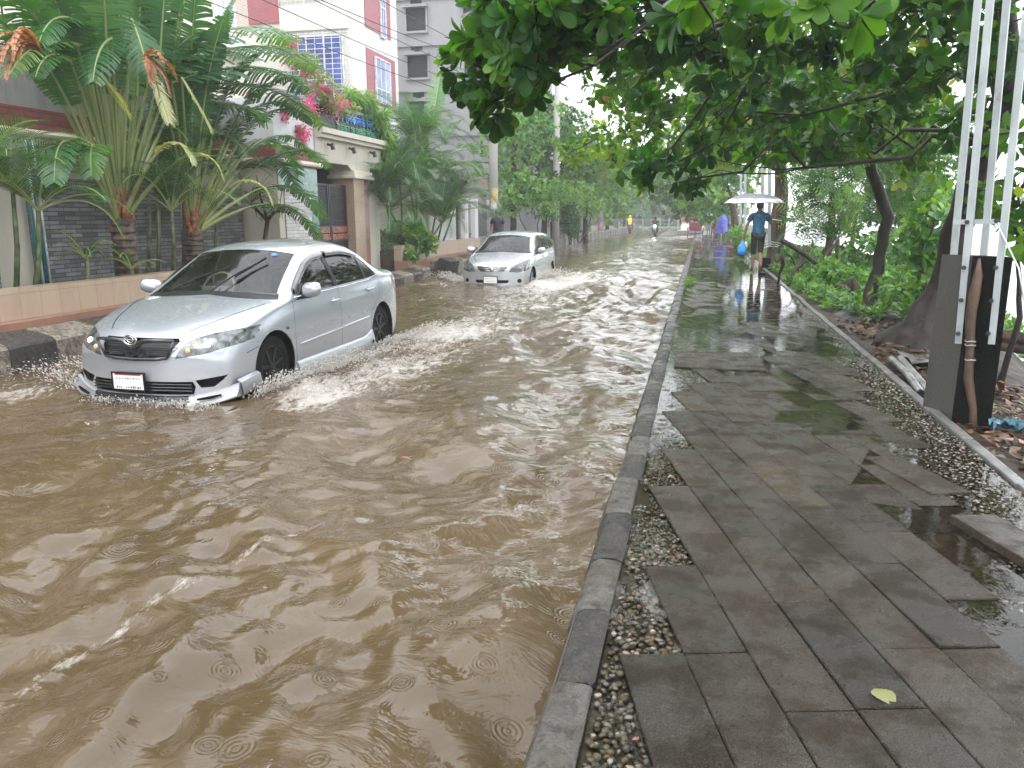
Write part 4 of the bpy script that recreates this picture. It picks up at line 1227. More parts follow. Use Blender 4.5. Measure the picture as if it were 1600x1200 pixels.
# ------------------------------------------------------------------ entrance gate
G = thing('entrance_gate', 'cream entrance portal with tiled pillars and a dark slatted gate', 'gateway', (-8.6, 17.5, 0))
b = MB(); b.box(-9.4, -8.2, 14.2, 15.85, 0, 2.5); b.build('pier', M_CREAM, G)
b = MB(); b.box(-8.199, -8.17, 14.42, 15.5, 0, 2.02); b.build('stone_facing', M_CLADW, G)
b = MB(); b.box(-8.199, -8.175, 14.205, 15.845, 2.022, 2.46); b.box(-8.199, -8.175, 15.5, 15.845, 1.1, 2.02); b.build('green_tile', M_TILEG, G)
b = MB(); b.box(-8.199, -8.174, 14.205, 14.42, 0, 1.05); b.box(-8.199, -8.174, 15.5, 15.845, 0, 1.098); b.build('red_tile', M_TILER, G)
b = MB(); b.tube([(-9.2, 14.12, 2.55), (-8.12, 14.12, 2.55), (-8.12, 15.95, 2.55), (-9.0, 15.95, 2.55)], .055, 8); b.box(-9.4, -8.13, 14.14, 15.93, 2.50, 2.60); b.build('moulding', M_IVORY, G, auto=40)
b = MB(); b.box(-9.4, -8.19, 14.19, 15.86, 2.60, 2.86); b.build('brick_band', M_BRICK, G)
b = MB(); b.box(-9.4, -8.21, 14.21, 15.84, 2.862, 3.75); b.build('pier_top', wall_mat('pale blue render', (.60, .61, .63), (.3, .3, .3), .4), G)
b = MB(); b.box(-8.199, -8.193, 15.56, 15.74, 1.2, 1.55); b.build('notice', MAT('blue notice', (.25, .38, .68), .3, var=.5, scale=40), G)
# right pillar
b = MB(); b.box(-8.75, -8.2, 17.75, 18.35, 0, 2.36); b.build('pillar', M_TILEB, G)
b = MB(); b.box(-8.9, -8.25, 18.352, 18.72, 0, 2.36); b.build('red_tile', M_TILER, G)
b = MB(); b.box(-8.85, -8.1, 17.65, 18.8, 2.362, 2.44); b.box(-8.8, -8.14, 17.7, 18.76, 2.44, 2.55); b.build('moulding', M_IVORY, G, bevel=.015)
b = MB(); b.box(-9.1, -8.35, 18.722, 19.6, 0, 2.5); b.build('side_column', M_CREAM, G)
# beam: fascia that slopes back under the cornice
b = MB()
prof = [(-8.22, 2.66), (-8.16, 3.14), (-8.05, 3.16), (-8.05, 3.23), (-7.98, 3.25), (-7.98, 3.36), (-9.6, 3.36), (-9.6, 2.66)]
b.add([(x, 15.86, z) for x, z in prof] + [(x, 19.55, z) for x, z in prof], [tuple(range(8)), tuple(reversed(range(8, 16)))] + [(k, k + 8, (k + 1) % 8 + 8, (k + 1) % 8) for k in range(8)])
b.build('portal_beam', M_CREAM, G, fix=True)
b = MB(); b.prism([(17.7, 2.55), (18.75, 2.55), (18.75, 2.68), (17.45, 2.68)], 'x', -9.0, -8.21); b.build('corbel', M_CREAM, G, fix=True)
b = MB(); b.box(-13, -9.6, 15.8, 19.6, 2.75, 2.9); b.build('porch_ceiling', M_CREAM, G)
b = MB()
for y in np.arange(16.2, 19.6, .8): b.bar((-9.7, y, 2.70), (-13, y, 2.70), .06, .09)
for x in (-10.4, -11.4, -12.4): b.bar((x, 15.9, 2.66), (x, 19.5, 2.66), .05, .05)
b.build('porch_beams', M_IRON, G)
b = MB(); b.box(-13.2, -13, 15.8, 19.6, 0, 2.9); b.box(-13, -9.4, 15.7, 15.8, 0, 2.9); b.box(-13, -9.4, 19.6, 19.7, 0, 2.9); b.build('porch_wall', M_PARAP, G)
for y0, y1 in ((15.9, 16.78), (16.82, 17.72)):
    lf = MB(); lf.bar((-8.42, y0 + .02, .1), (-8.42, y0 + .02, 2.2), .05, .05); lf.bar((-8.42, y1 - .02, .1), (-8.42, y1 - .02, 2.2), .05, .05)
    for z in (.12, .9, 1.24, 2.18): lf.bar((-8.42, y0, z), (-8.42, y1, z), .04, .05)
    leaf = lf.build('gate_leaf', M_IRON, G)
    lf = MB(); z = 1.30
    while z < 2.15: lf.bar((-8.42, y0, z), (-8.42, y1, z), .02, .022); z += .036
    lf.build('slats', M_IRON, leaf)
    for z in (1.0, 1.16):
        lf = MB(); lf.box(-8.40, -8.37, y0 + .03, y1 - .03, z - .07, z + .07); lf.build('plank', M_WOODR, leaf, bevel=.006)
    lf = MB(); lf.box(-8.43, -8.425, y0 + .03, y1 - .03, .14, .88); lf.build('plate', M_HOLE, leaf)
for y in (16.35, 17.45, 18.65):
    b = MB(); b.bar((-8.14, y, 3.04), (-8.02, y, 3.0), .05, .05); b.bar((-8.03, y, 3.05), (-8.0, y, 2.92), .075, .075); b.build('spotlight', M_IRON, G)
# sign on the beam
S = thing('name_sign', 'black sign board with blue and green lettering on the portal above the gate', 'sign', (-8.2, 17.9, 3.37))
b = MB(); b.box(-8.32, -8.2, 16.1, 19.5, 3.365, 3.86); b.build('board', MAT('sign board', (.007, .010, .011), .3, var=.4, spec=.2), S)
b = MB(); b.add([(-8.15, 16.05, 3.87), (-8.15, 19.55, 3.87), (-9.4, 19.55, 4.2), (-9.4, 16.05, 4.2), (-8.15, 16.05, 3.93), (-8.15, 19.55, 3.93), (-9.4, 19.55, 4.26), (-9.4, 16.05, 4.26)],
    [(3, 2, 1, 0), (4, 5, 6, 7), (0, 1, 5, 4), (1, 2, 6, 5), (2, 3, 7, 6), (3, 0, 4, 7)]); b.build('hood', MAT('grey sheet', (.22, .23, .25), .3), S)
def sign_text(name, txt, y, z, size, mat, width):
    cu = bpy.data.curves.new(name, 'FONT'); cu.body = txt; cu.size = size; cu.extrude = .012; cu.align_x = 'LEFT'
    o = bpy.data.objects.new(name, cu); COL.objects.link(o); o.parent = S
    o.rotation_euler = (R(90), 0, R(90)); o.location = Vector((-8.185, y, z)) - S.location
    cu.materials.append(mat)
    bpy.context.view_layer.update()
    dg = bpy.context.evaluated_depsgraph_get(); me = bpy.data.meshes.new_from_object(o.evaluated_get(dg))
    n = bpy.data.objects.new(name, me); COL.objects.link(n); n.parent = S; n.rotation_euler = o.rotation_euler; n.location = o.location
    xs = [v.co.x for v in me.vertices]
    if xs: n.scale = (width / max(.01, max(xs)), 1, 1)
    bpy.data.objects.remove(o); return n
sign_text('pink_lettering', '\u0997\u09c1\u09a8', 16.85, 3.62, .30, MAT('faded pink letter', (.55, .32, .36), .4), .45)
sign_text('blue_lettering', '\u09b2\u09c7\u0995\u09ad\u09bf\u0989 \u09a8\u09bf\u09ac\u09be\u09b8'.replace('\u09b2\u09c7', '\u09c7\u09b2').replace('\u09ad\u09bf', '\u09bf\u09ad').replace('\u09a8\u09bf', '\u09bf\u09a8'), 17.42, 3.61, .30, MAT('blue letter', (.10, .30, .72), .35), 1.95)
sign_text('green_lettering', '\u09b9\u09be\u0989\u099c\u09bf\u0982 \u09b8\u09cb\u09b8\u09be\u0987\u099f\u09bf \u09b2\u09bf\u09ae\u09bf\u099f\u09c7\u09a1'.replace('\u099c\u09bf', '\u09bf\u099c').replace('\u099f\u09bf', '\u09bf\u099f').replace('\u09b2\u09bf', '\u09bf\u09b2').replace('\u09ae\u09bf', '\u09bf\u09ae').replace('\u099f\u09c7', '\u09c7\u099f'), 16.95, 3.41, .21, MAT('green letter', (.10, .34, .22), .35), 2.4)

# wall beyond the gate
w2 = thing('boundary_wall', 'wall right of the gate with a red brick band behind the areca palms', 'wall', (-9.1, 22, 0))
b = MB(); b.box(-9.3, -9.0, 19.6, 25.3, 0, 2.6); b.build('wall_core', M_CREAM, w2)
b = MB(); b.box(-9.32, -8.97, 19.6, 25.3, 2.70, 3.0); b.build('brick_band', M_BRICK, w2)
b = MB(); b.box(-9.35, -8.93, 19.6, 25.3, 2.602, 2.70); b.build('moulding', M_IVORY, w2)
b = MB(); b.box(-9.3, -9.0, 19.6, 25.3, 3.0, 3.5); b.build('parapet', M_PARAP, w2)
pn = thing('site_panel', 'blank white panel in a dark brown frame between the palms and the railings', 'panel', (-8.7, 26.6, 0))
b = MB(); b.box(-8.74, -8.70, 24.6, 27.45, .55, 2.3); b.build('sheet', wall_mat('white sheet', (.66, .65, .62), (.4, .39, .37), .3), pn)
b = MB(); b.bar((-8.7, 27.55, .0), (-8.7, 27.55, 2.5), .16, .16); b.bar((-8.7, 24.5, .47), (-8.7, 27.5, .47), .1, .16); b.build('frame', MAT('dark brown post', (.045, .028, .024), .4), pn)

# ------------------------------------------------------------------ apartment block, unfinished block, cream house
def win(parent, axis, fixed, u0, u1, z0, z1, glass, nx=2, split=None, depth=.14):
    """a framed window on the plane axis = fixed (outside towards the larger value for x, the smaller for y)"""
    sg = 1 if axis == 'x' else -1
    def bx(b, a0, a1, zz0, zz1, d0, d1):
        f0, f1 = sorted((fixed + sg * d0, fixed + sg * d1))
        if axis == 'x': b.box(f0, f1, a0, a1, zz0, zz1)
        else: b.box(a0, a1, f0, f1, zz0, zz1)
    b = MB(); bx(b, u0, u1, z0, z1, .01, .03); g = b.build('window', glass, parent)
    f = MB(); t_ = .05
    bx(f, u0 - t_, u0, z0 - t_, z1 + t_, .003, .07); bx(f, u1, u1 + t_, z0 - t_, z1 + t_, .003, .07)
    bx(f, u0, u1, z1, z1 + t_, .003, .07); bx(f, u0, u1, z0 - t_, z0, .003, .09)
    for k in range(1, nx): u = u0 + (u1 - u0) * k / nx; bx(f, u - .02, u + .02, z0, z1, .032, .06)
    if split: bx(f, u0, u1, split - .025, split + .025, .032, .062)
    f.build('window_frame', M_WFR, g); return g
AX_ = -12.0
M_IVW = wall_mat('ivory wing render', (.70, .68, .62), (.4, .38, .33), .3)
A = thing('apartment_building', 'white apartment block with maroon strips and blue curtained windows', 'apartment block', (-15, 28, 0))
yE = atx(622, 120, AX_).y
b = MB(); b.box(-20, AX_, 25.9, yE, 0, 15); b.build('wall', M_WHITE, A)
def rx(px0, py0, px1, py1, X=AX_):
    a, c = atx(px0, py0, X), atx(px1, py1, X); return a.y, c.y, min(a.z, c.z), max(a.z, c.z)
for (r0, win_) in (((571, 78, 610, 165), True), ((566, -60, 601, 52), True)):
    y0, y1, z0, z1 = rx(*r0)
    b = MB(); b.box(AX_ + .002, AX_ + .03, y0, y1 + .55, z0 - .15, z1 + .1); b.build('maroon_panel', M_REDP, A)
for (q, gl, nx, sp) in (((584, 90, 608, 165), M_LILAC, 3, .3), ((590, -60, 600, 60), M_BLUEW, 2, .4), ((540, 58, 553, 130), M_LILAC, 1, .25), ((535, -40, 544, 20), M_BLUEW, 1, None)):
    y0, y1, z0, z1 = rx(*q)
    win(A, 'x', AX_ + .032, y0, y1, z0, z1, gl, nx, z0 + (z1 - z0) * sp if sp else None)
# cream wing with the grilled balconies, facing the viewer
YB = 24.9
xa = aty(440, 90, YB).x; xb = aty(547, 90, YB).x
zb0, zb1, zb2, zb3 = aty(500, 128, YB).z, aty(500, 46, YB).z, aty(500, 6, YB).z, aty(500, -70, YB).z
b = MB(); b.box(xa - 2.4, xb, 25.0, 25.88, 0, 15); b.box(xa, xb - .02, YB, 25.0, zb1, zb2); b.box(xa, xb - .02, YB, 25.0, zb3, 15); b.build('balcony_wing', M_IVW, A)
b = MB(); b.box(xa - 2.4, xa, 24.96, 25.0, zb1 + 0.3, zb2 + .9); b.build('maroon_panel', M_REDP, A)
for z0, z1 in ((zb0 - 1.2, zb1), (zb2, zb3)):
    win(A, 'y', 25.0, xa + .25, xb - .3, z0 + .3, z1 - .2, M_BLUEW, 3)
    b = MB()
    for k in range(9): x = xa + (xb - xa - .04) * k / 8; b.bar((x, YB + .03, z0), (x, YB + .03, z1), .02, .02)
    z = z0
    while z < z1: b.bar((xa, YB + .03, z), (xb - .02, YB + .03, z), .018, .018); z += .16
    b.build('balcony_grille', M_WFR, A)
b = MB(); b.box(xa, xb - .02, YB, 25.0, zb0 - 1.6, zb0 - 1.2); b.build('balcony_slab', M_IVW, A)

U_ = thing('unfinished_building', 'unpainted grey concrete building with empty black window openings', 'building', (-12, 40, 0))
YU = 36.0
xl, xr = aty(560, 100, YU).x, aty(800, 100, YU).x
b = MB(); b.box(xl, xr, YU, 46, 0, 22); b.build('wall', M_GREYB, U_)
for (x0, y0, x1, y1) in ((635, 14, 666, 48), (637, 88, 669, 121), (641, 160, 668, 195), (634, -62, 664, -26), (724, 10, 755, 44), (726, 84, 757, 117)):
    a, c = aty(x0, y0, YU), aty(x1, y1, YU)
    b = MB(); b.box(a.x, c.x, YU - .012, YU - .003, c.z, a.z); o = b.build('window_opening', M_HOLE, U_)
    b = MB(); b.box(a.x - .12, c.x + .12, YU - .3, YU - .002, a.z + .003, a.z + .12); b.box(a.x - .1, a.x - .003, YU - .09, YU - .002, c.z, a.z); b.box(c.x + .003, c.x + .08, YU - .08, YU - .002, c.z, a.z); b.box(a.x - .1, c.x + .1, YU - .12, YU - .002, c.z - .1, c.z - .003); b.build('window_surround', M_GREYB, o)
for py in (68, 140, 210, -5):
    z = aty(660, py, YU).z; b = MB(); b.box(xl - .05, xr + .05, YU - .1, YU - .002, z - .12, z + .12); b.build('floor_slab', M_GREYB, U_)
for (x0, y0) in ((650, 2), (651, 75), (654, 148)):
    a = aty(x0, y0, YU); b = MB(); b.box(a.x - .28, a.x + .28, YU - .006, YU - .003, a.z - .1, a.z + .16); b.box(a.x - .12, a.x + .14, YU - .006, YU - .003, a.z - .28, a.z - .1); b.build('vent_opening', M_HOLE, U_)

H_ = thing('cream_house', 'cream house with a large pale window behind the big fan palm', 'house', (-15, 14, 0))
XH = -12.6; yh = atx(388, 30, XH).y
b = MB(); b.box(-22, XH, 6.0, yh, 0, 12); b.build('wall', wall_mat('pale yellow render', (.70, .66, .57), (.4, .36, .28), .35), H_)
y0, y1, z0, z1 = rx(329, -60, 364, 40, XH); win(H_, 'x', XH, y0, y1, z0, z1, M_LILAC, 2)
b = MB(); b.box(XH + .002, XH + .03, atx(366, 20, XH).y, yh - .05, atx(380, 60, XH).z, 12); b.build('brick_strip', brick_mat('pale brick strip', (.5, .36, .28), (.56, .42, .33), (.6, .55, .48), .24, .08), H_)
b = MB(); b.box(XH, XH + .5, atx(322, 80, XH).y, yh, atx(340, 78, XH).z, atx(340, 56, XH).z); b.build('ledge', M_WHITE, H_)
for yy in (8.2, 11.0):
    win(H_, 'x', XH, yy, yy + 1.3, 4.6, 6.2, M_LILAC, 2)

# ------------------------------------------------------------------ railings and concrete fence on the far left
F_ = thing('railing_fence', 'grey iron railing on a low wall with white pillars, behind the utility poles', 'fence', (-9.0, 40, 0))
b = MB(); b.box(-9.15, -8.95, 27.6, 46, 0, .62); b.build('low_wall', M_PARAP, F_)
b = MB()
for y in np.arange(27.9, 46, .17): b.bar((-9.05, y, .62), (-9.05, y, 1.95), .022, .022)
for z in (.75, 1.85): b.bar((-9.05, 27.6, z), (-9.05, 46, z), .03, .04)
b.build('bars', M_IRON, F_)
for y in (29.2, 30.6, 33.5, 36.5, 40, 43): b = MB(); b.box(-9.2, -8.88, y, y + .45, 0, 2.15); b.build('pillar', M_WHITE, F_, bevel=.01)
F2 = thing('concrete_fence', 'pale ribbed concrete fence half covered by a hedge', 'fence', (-9.0, 52, 0))
b = MB()
for y in np.arange(45.5, 62, .55): b.box(-9.1, -9.0, y, y + .5, 0, 2.4); b.box(-9.1, -8.42, y + .5, y + .55, 0, 2.45)
b.build('panels', M_PARAP, F2)

# ------------------------------------------------------------------ utility poles and wires
M_POLE = wall_mat('pole concrete', (.37, .36, .34), (.2, .19, .18), .6)
def pole(label, x, y, h, r0, r1, z0=-.25, posters=(), mound=False, grp='utility poles along the left kerb'):
    o = thing('utility_pole', label, 'pole', (x, y, z0), grp)
    b = MB(); b.tube([(x, y, z0), (x, y, z0 + h * .5), (x, y, z0 + h)], [r0, (r0 + r1) / 2, r1], 14); b.build('shaft', M_POLE, o, smooth=True)
    for (z1, z2, a0, a1, mt) in posters:
        b = MB(); rr_ = r0 + .006 - (r0 - r1) * (z1 - z0) / h
        rows = [[(x + rr_ * math.cos(a), y + rr_ * math.sin(a), z) for a in np.linspace(R(a0), R(a1), 7)] for z in (z1, z2)]
        b.grid(rows); b.build('poster', mt, o, smooth=True)
    if mound:
        b = MB(); b.ball((x, y, z0), (r0 * 2.6, r0 * 2.6, .55), 12, 8); b.build('footing', M_PARAP, o, smooth=True)
    return o
PO = {c: MAT(c + ' poster', v, .5, var=.5, scale=35) for c, v in dict(yellow=(.55, .45, .2), pink=(.50, .22, .30), blue=(.12, .20, .48), white=(.55, .54, .55), red=(.5, .12, .11)).items()}
pole('concrete utility pole papered with pink and blue posters, behind the silver wagon', -7.75, 29.3, 9.2, .19, .13, -.1,
     [(1.95, 2.5, -110, -20, PO['yellow']), (1.75, 1.95, -120, -40, PO['white']), (.95, 1.12, -95, -5, PO['red']), (.62, .94, -85, 0, PO['blue']), (.28, .60, -95, -5, PO['pink']), (.1, 1.4, -170, -96, PO['white'])])
pole('bare grey utility pole with a person in purple behind it', -6.95, 38.2, 9.0, .19, .13)
pole('slim utility pole with a red poster and a rubble footing', -7.5, 60.5, 8.5, .22, .16, -.2, [(.5, 1.0, -130, -30, PO['pink']), (2.0, 2.6, -130, -30, PO['yellow'])], True)
pole('farthest utility pole, plain and leaning over the flood edge', -7.2, 69.5, 8.5, .21, .15)
wires = [((768, 92), (607, 0), (702, 55)), ((768, 104), (540, 0), (690, 58)), ((768, 128), (507, 5), (692, 98)), ((768, 150), (420, 0), (685, 118)), ((768, 168), (350, 10), (620, 118))]
for i, (e, p, q) in enumerate(wires):
    A3 = aty(e[0], e[1], 29.2); ex = 300 - 60 * i; sl = (q[1] - p[1]) / (q[0] - p[0]); B3 = aty(ex, p[1] + (ex - p[0]) * sl, 12 + i * .4)
    b = MB(); b.tube([A3 + (B3 - A3) * k / 8 - Vector((0, 0, .12 * math.sin(math.pi * k / 8))) for k in range(9)], .011, 5)
    tag(b.build('overhead_wire', M_BLACKP, smooth=True), 'thin black overhead wire crossing in front of the grey building', 'wire', 'overhead wires')
# ------------------------------------------------------------------ foliage
def leaf_mat(name, stops, trans=.34, rough=.32, spec=.5):
    t = NT(name); lv = t.attr('lv'); c = t.ramp(lv, stops)
    p = t.bsdf(c, rough, 0, None, spec)
    tl = t.n('ShaderNodeBsdfTranslucent')
    t.l(t.mix(1.0, c, (2.3, 2.2, .6), 'MULTIPLY'), tl.inputs[0])
    mx = t.n('ShaderNodeMixShader'); mx.inputs[0].default_value = trans
    t.l(p.outputs[0], mx.inputs[1]); t.l(tl.outputs[0], mx.inputs[2]); return t.done(mx)
L_ALM = leaf_mat('almond leaves', [(0, (.010, .042, .006)), (.5, (.024, .092, .010)), (.85, (.070, .175, .016)), (.98, (.17, .25, .03)), (1, (.26, .12, .02))], .46, .22, .22)
L_MID = leaf_mat('mixed tree leaves', [(0, (.016, .052, .010)), (.5, (.048, .13, .018)), (.9, (.13, .24, .03)), (1, (.22, .27, .05))], .46, .35, .22)
L_BRT = leaf_mat('bright leaves', [(0, (.03, .10, .02)), (.5, (.075, .19, .035)), (1, (.19, .32, .06))], .36, .3)
L_PALM = leaf_mat('palm fronds', [(0, (.014, .055, .020)), (.5, (.035, .11, .030)), (.8, (.085, .20, .045)), (.92, (.36, .40, .15)), (1, (.50, .50, .24))], .28, .26)
L_BAN = leaf_mat('broad palm blades', [(0, (.022, .075, .030)), (.5, (.050, .145, .046)), (.8, (.11, .24, .07)), (.92, (.42, .44, .19)), (1, (.52, .50, .26))], .32, .22)
L_DEAD = leaf_mat('dead brown leaves', [(0, (.09, .04, .018)), (.5, (.26, .11, .045)), (1, (.46, .24, .13))], .25, .5)
L_FAR = leaf_mat('far leaves', [(0, (.03, .075, .028)), (.5, (.06, .13, .045)), (1, (.12, .20, .06))], .3, .5)
L_PINK = leaf_mat('bougainvillea bracts', [(0, (.50, .025, .32)), (1, (.72, .12, .52))], .35, .5)
L_COVER = leaf_mat('ground cover leaves', [(0, (.03, .09, .015)), (.5, (.07, .18, .03)), (1, (.15, .29, .05))], .3, .35)
M_BARK = MAT('wet dark bark', (.036, .028, .022), .55, spec=.18, var=.5, scale=7, bump=1.0, bscale=22, streak=True)
M_BARKB = MAT('brown bark', (.080, .048, .034), .6, spec=.2, var=.5, scale=7, bump=1.0, bscale=25, streak=True)
M_PETI = leaf_mat('green petioles', [(0, (.10, .15, .04)), (.5, (.20, .25, .085)), (1, (.36, .36, .16))], .05, .3)
M_FIBRE = MAT('orange leaf sheath', (.30, .11, .035), .6, var=.6, scale=14, bump=.8, bscale=50, tint=(.045, .022, .014))

def template(us, ws, fold=.18, curl=.25, nacross=1):
    V = []; F = []
    for i, (u, w) in enumerate(zip(us, ws)):
        z = -curl * u * u
        V += [(u, -w, z + fold * w), (u, 0, z), (u, w, z + fold * w)]
        if i:
            a = (i - 1) * 3; b_ = i * 3
            F += [(a, a + 1, b_ + 1, b_), (a + 1, a + 2, b_ + 2, b_ + 1)]
    return np.array(V), np.array(F)
T_ALM = template([0, .12, .35, .62, .84, .96, 1.0], [.012, .05, .17, .275, .25, .11, .02], .22, .22)
T_OVAL = template([0, .3, .65, 1.0], [.02, .2, .22, .02], .3, .25)
T_TINY = template([0, .5, 1.0], [.03, .3, .03], .3, .2)
T_LANCE = template([0, .3, .7, 1.0], [.015, .055, .05, .006], .3, .45)
def _pinn():
    V = []; F = []
    for k in range(6):
        u = .18 + .15 * k; l = .34 * math.sin(math.pi * (.22 + .12 * k))
        for sg in (-1, 1):
            b_ = len(V); V += [(u - .035, 0, -.2 * u * u), (u + .05 + .12 * l, sg * l * .55, -.2 * u * u + .02), (u + .30 * l, sg * l, -.2 * u * u - .10 * l), (u + .045, 0, -.2 * u * u)]
            F.append((b_, b_ + 1, b_ + 2, b_ + 3))
    return np.array(V), np.array(F)
T_PINN = _pinn()

def scatter(name, P, D, S, lv, tmpl, mat, parent=None, up=None, smooth=True):
    n = len(P); P = np.asarray(P); D = unit(np.asarray(D))
    if up is None: up = np.tile([0, 0, 1.0], (n, 1)) + RNG.normal(0, .45, (n, 3))
    Sd = unit(np.cross(up, D)); Nn = np.cross(D, Sd)
    tv, tf = tmpl; S = np.asarray(S).reshape(-1, 1, 1)
    V = P[:, None] + S * (tv[None, :, 0:1] * D[:, None] + tv[None, :, 1:2] * Sd[:, None] + tv[None, :, 2:3] * Nn[:, None])
    Fa = (tf[None] + (np.arange(n) * len(tv))[:, None, None]).reshape(-1, 4)
    return np_mesh(name, V.reshape(-1, 3), Fa, mat, parent, smooth=smooth, fattr={'lv': np.repeat(lv, len(tf))})

def rosettes(tips, dirs, k, droop=.15, open_=(.35, 1.25)):
    """k leaves round each shoot tip"""
    n = len(tips); dirs = unit(dirs)
    ref = np.where(np.abs(dirs[:, 2:3]) < .9, np.array([[0, 0, 1.0]]), np.array([[1.0, 0, 0]]))
    a = unit(np.cross(dirs, ref)); b_ = np.cross(dirs, a)
    az = (np.arange(k)[None] * 2.4 + RNG.uniform(0, 6.28, (n, 1)) + RNG.normal(0, .25, (n, k)))
    th = RNG.uniform(open_[0], open_[1], (n, k))
    D = dirs[:, None] * np.cos(th)[..., None] + (a[:, None] * np.cos(az)[..., None] + b_[:, None] * np.sin(az)[..., None]) * np.sin(th)[..., None]
    D[..., 2] -= droop
    P = np.repeat(tips[:, None], k, 1) + D * RNG.uniform(0, .05, (n, k, 1))
    return P.reshape(-1, 3), D.reshape(-1, 3), unit(np.repeat(dirs[:, None], k, 1).reshape(-1, 3) + RNG.normal(0, .2, (n * k, 3)))

def blob_tips(c, r, n, shell=.55, up=.35):
    if not hasattr(r, '__len__'): r = (r, r, r * .75)
    d = unit(RNG.normal(0, 1, (n, 3))); rr_ = RNG.random(n) ** shell
    p = np.array(c) + d * rr_[:, None] * np.array(r)
    dd = unit(d + RNG.normal(0, .4, (n, 3)) + np.array([0, 0, up]))
    return p, dd

def limb(mb, p, q, r0, r1, wob=.12, n=6, m=0, seg=7):
    p, q = Vector(p), Vector(q); L = (q - p).length
    pts = []
    for i in range(n + 1):
        t = i / n; w = math.sin(math.pi * t) * wob * L
        pts.append(p + (q - p) * t + Vector((random.uniform(-w, w), random.uniform(-w, w), random.uniform(-w, w) + .25 * w)))
    mb.tube(pts, [r0 + (r1 - r0) * i / n for i in range(n + 1)], seg, m, jit=.08)
    return pts

def tree(name, label, trunk, radii, blobs_, leaf, tmpl, size, k, mat, bark=M_BARK, group=None, cat='tree', lvr=(.1, .9), droop=.15, lit=None, branches=True, open_=(.35, 1.25), flare=1.5):
    """trunk: list of points; blobs_: (centre, radius, shoots)"""
    root = thing(name, label, cat, tuple(trunk[0]), group)
    b = MB()
    pts = [Vector(p) for p in trunk]
    dense = []; rad = []
    for i in range(len(pts) - 1):
        for s in range(4):
            t = s / 4; dense.append(pts[i].lerp(pts[i + 1], t) + Vector((random.gauss(0, radii[i] * .12), random.gauss(0, radii[i] * .12), 0))); rad.append(radii[i] * (1 - t) + radii[i + 1] * t)
    dense.append(pts[-1]); rad.append(radii[-1])
    dense = [pts[0] - Vector((0, 0, .25))] + dense; rad = [radii[0] * flare] + [radii[0] * (1 + (flare - 1) * .6)] + rad[1:]
    b.tube(dense, rad, 14, 0, jit=.06)
    b.build('trunk', bark, root, smooth=True)
    if branches:
        b = MB()
        for c, r, n in blobs_:
            r_ = r[0] if hasattr(r, '__len__') else r
            src = min(dense[len(dense) // 2:], key=lambda q: (q - Vector(c)).length)
            bp = limb(b, src, c, max(.015, radii[-1] * .30), .010, .10)
            for _ in range(3):
                d = Vector((random.gauss(0, 1), random.gauss(0, 1), random.gauss(.2, .7))).normalized()
                limb(b, bp[random.randint(3, 6)], Vector(c) + d * r_ * .85, .011, .004, .1, 4, 0, 5)
        b.build('branches', bark, root, smooth=True)
    TP = []; TD = []
    for c, r, n in blobs_:
        p, d = blob_tips(c, r, n); TP.append(p); TD.append(d)
    TP = np.concatenate(TP); TD = np.concatenate(TD)
    P, D, U = rosettes(TP, TD, k, droop, open_)
    n = len(P); S = size * RNG.uniform(.6, 1.15, n)
    lv = np.clip(np.repeat(RNG.uniform(lvr[0], lvr[1], len(TP)), k) + RNG.normal(0, .10, n), 0, 1)
    scatter('crown', P, D, S, lv, tmpl, mat, root, up=U)
    return root
def Bp(px, py, Y, r, n): return (tuple(aty(px, py, Y)), r, n)

# ---- big almond tree leaning over path and road
t0 = gz(1432, 535, -.1)
NEAR = [Bp(748, 112, 6.4, .27, 20), Bp(784, 52, 6.2, .34, 30), Bp(818, 98, 6.0, .38, 28), Bp(862, 45, 5.8, .44, 34), Bp(784, 160, 6.2, .18, 11), Bp(815, 0, 5.9, .38, 24), Bp(905, 5, 5.8, .42, 24),
        Bp(950, 50, 7.4, .5, 22), Bp(1020, 30, 7.4, .6, 24), Bp(1000, 120, 8.4, .45, 14), Bp(1090, 70, 7.8, .6, 24), Bp(1005, 262, 9.6, (.30, .4, .20), 10), Bp(1042, 262, 9.5, (.26, .4, .26), 11), Bp(1075, 280, 9.8, (.16, .3, .16), 5),
        Bp(1180, 40, 7.8, .7, 28), Bp(1150, 160, 9.5, .5, 14), Bp(1120, 225, 9.6, .36, 10), Bp(1270, 50, 8.0, .75, 30), Bp(1250, 160, 9.5, .55, 16), Bp(1370, 50, 8.0, .75, 30), Bp(1340, 170, 9.4, .5, 16), Bp(1430, 130, 8.4, .5, 20), Bp(1470, 30, 8.0, .55, 22), Bp(1560, 40, 8.2, .6, 22), Bp(1600, 120, 8.8, .4, 12), Bp(1490, 190, 9.4, .3, 9),
        Bp(1200, 235, 10.5, .4, 12), Bp(1290, 215, 10.2, .4, 12), Bp(1095, 2, 4.4, .24, 5), Bp(1290, 0, 4.4, .24, 5), Bp(1060, -80, 7.4, .8, 26), Bp(1250, -130, 7.6, 1.4, 50), Bp(1450, -120, 7.6, 1.3, 44), Bp(1120, 130, 9.0, .45, 12)]
tree('almond_tree', 'big leaning tree with broad glossy leaves over the path, thick trunk behind the concrete block', [t0, aty(1475, 440, 10.8), aty(1520, 290, 10.3), aty(1575, 150, 9.6), aty(1560, -40, 8.8), aty(1480, -160, 8.0)], [.27, .175, .155, .145, .12, .10], NEAR, None, T_ALM, .162, 11, L_ALM, flare=2.3, lvr=(.05, .85), droop=.24)
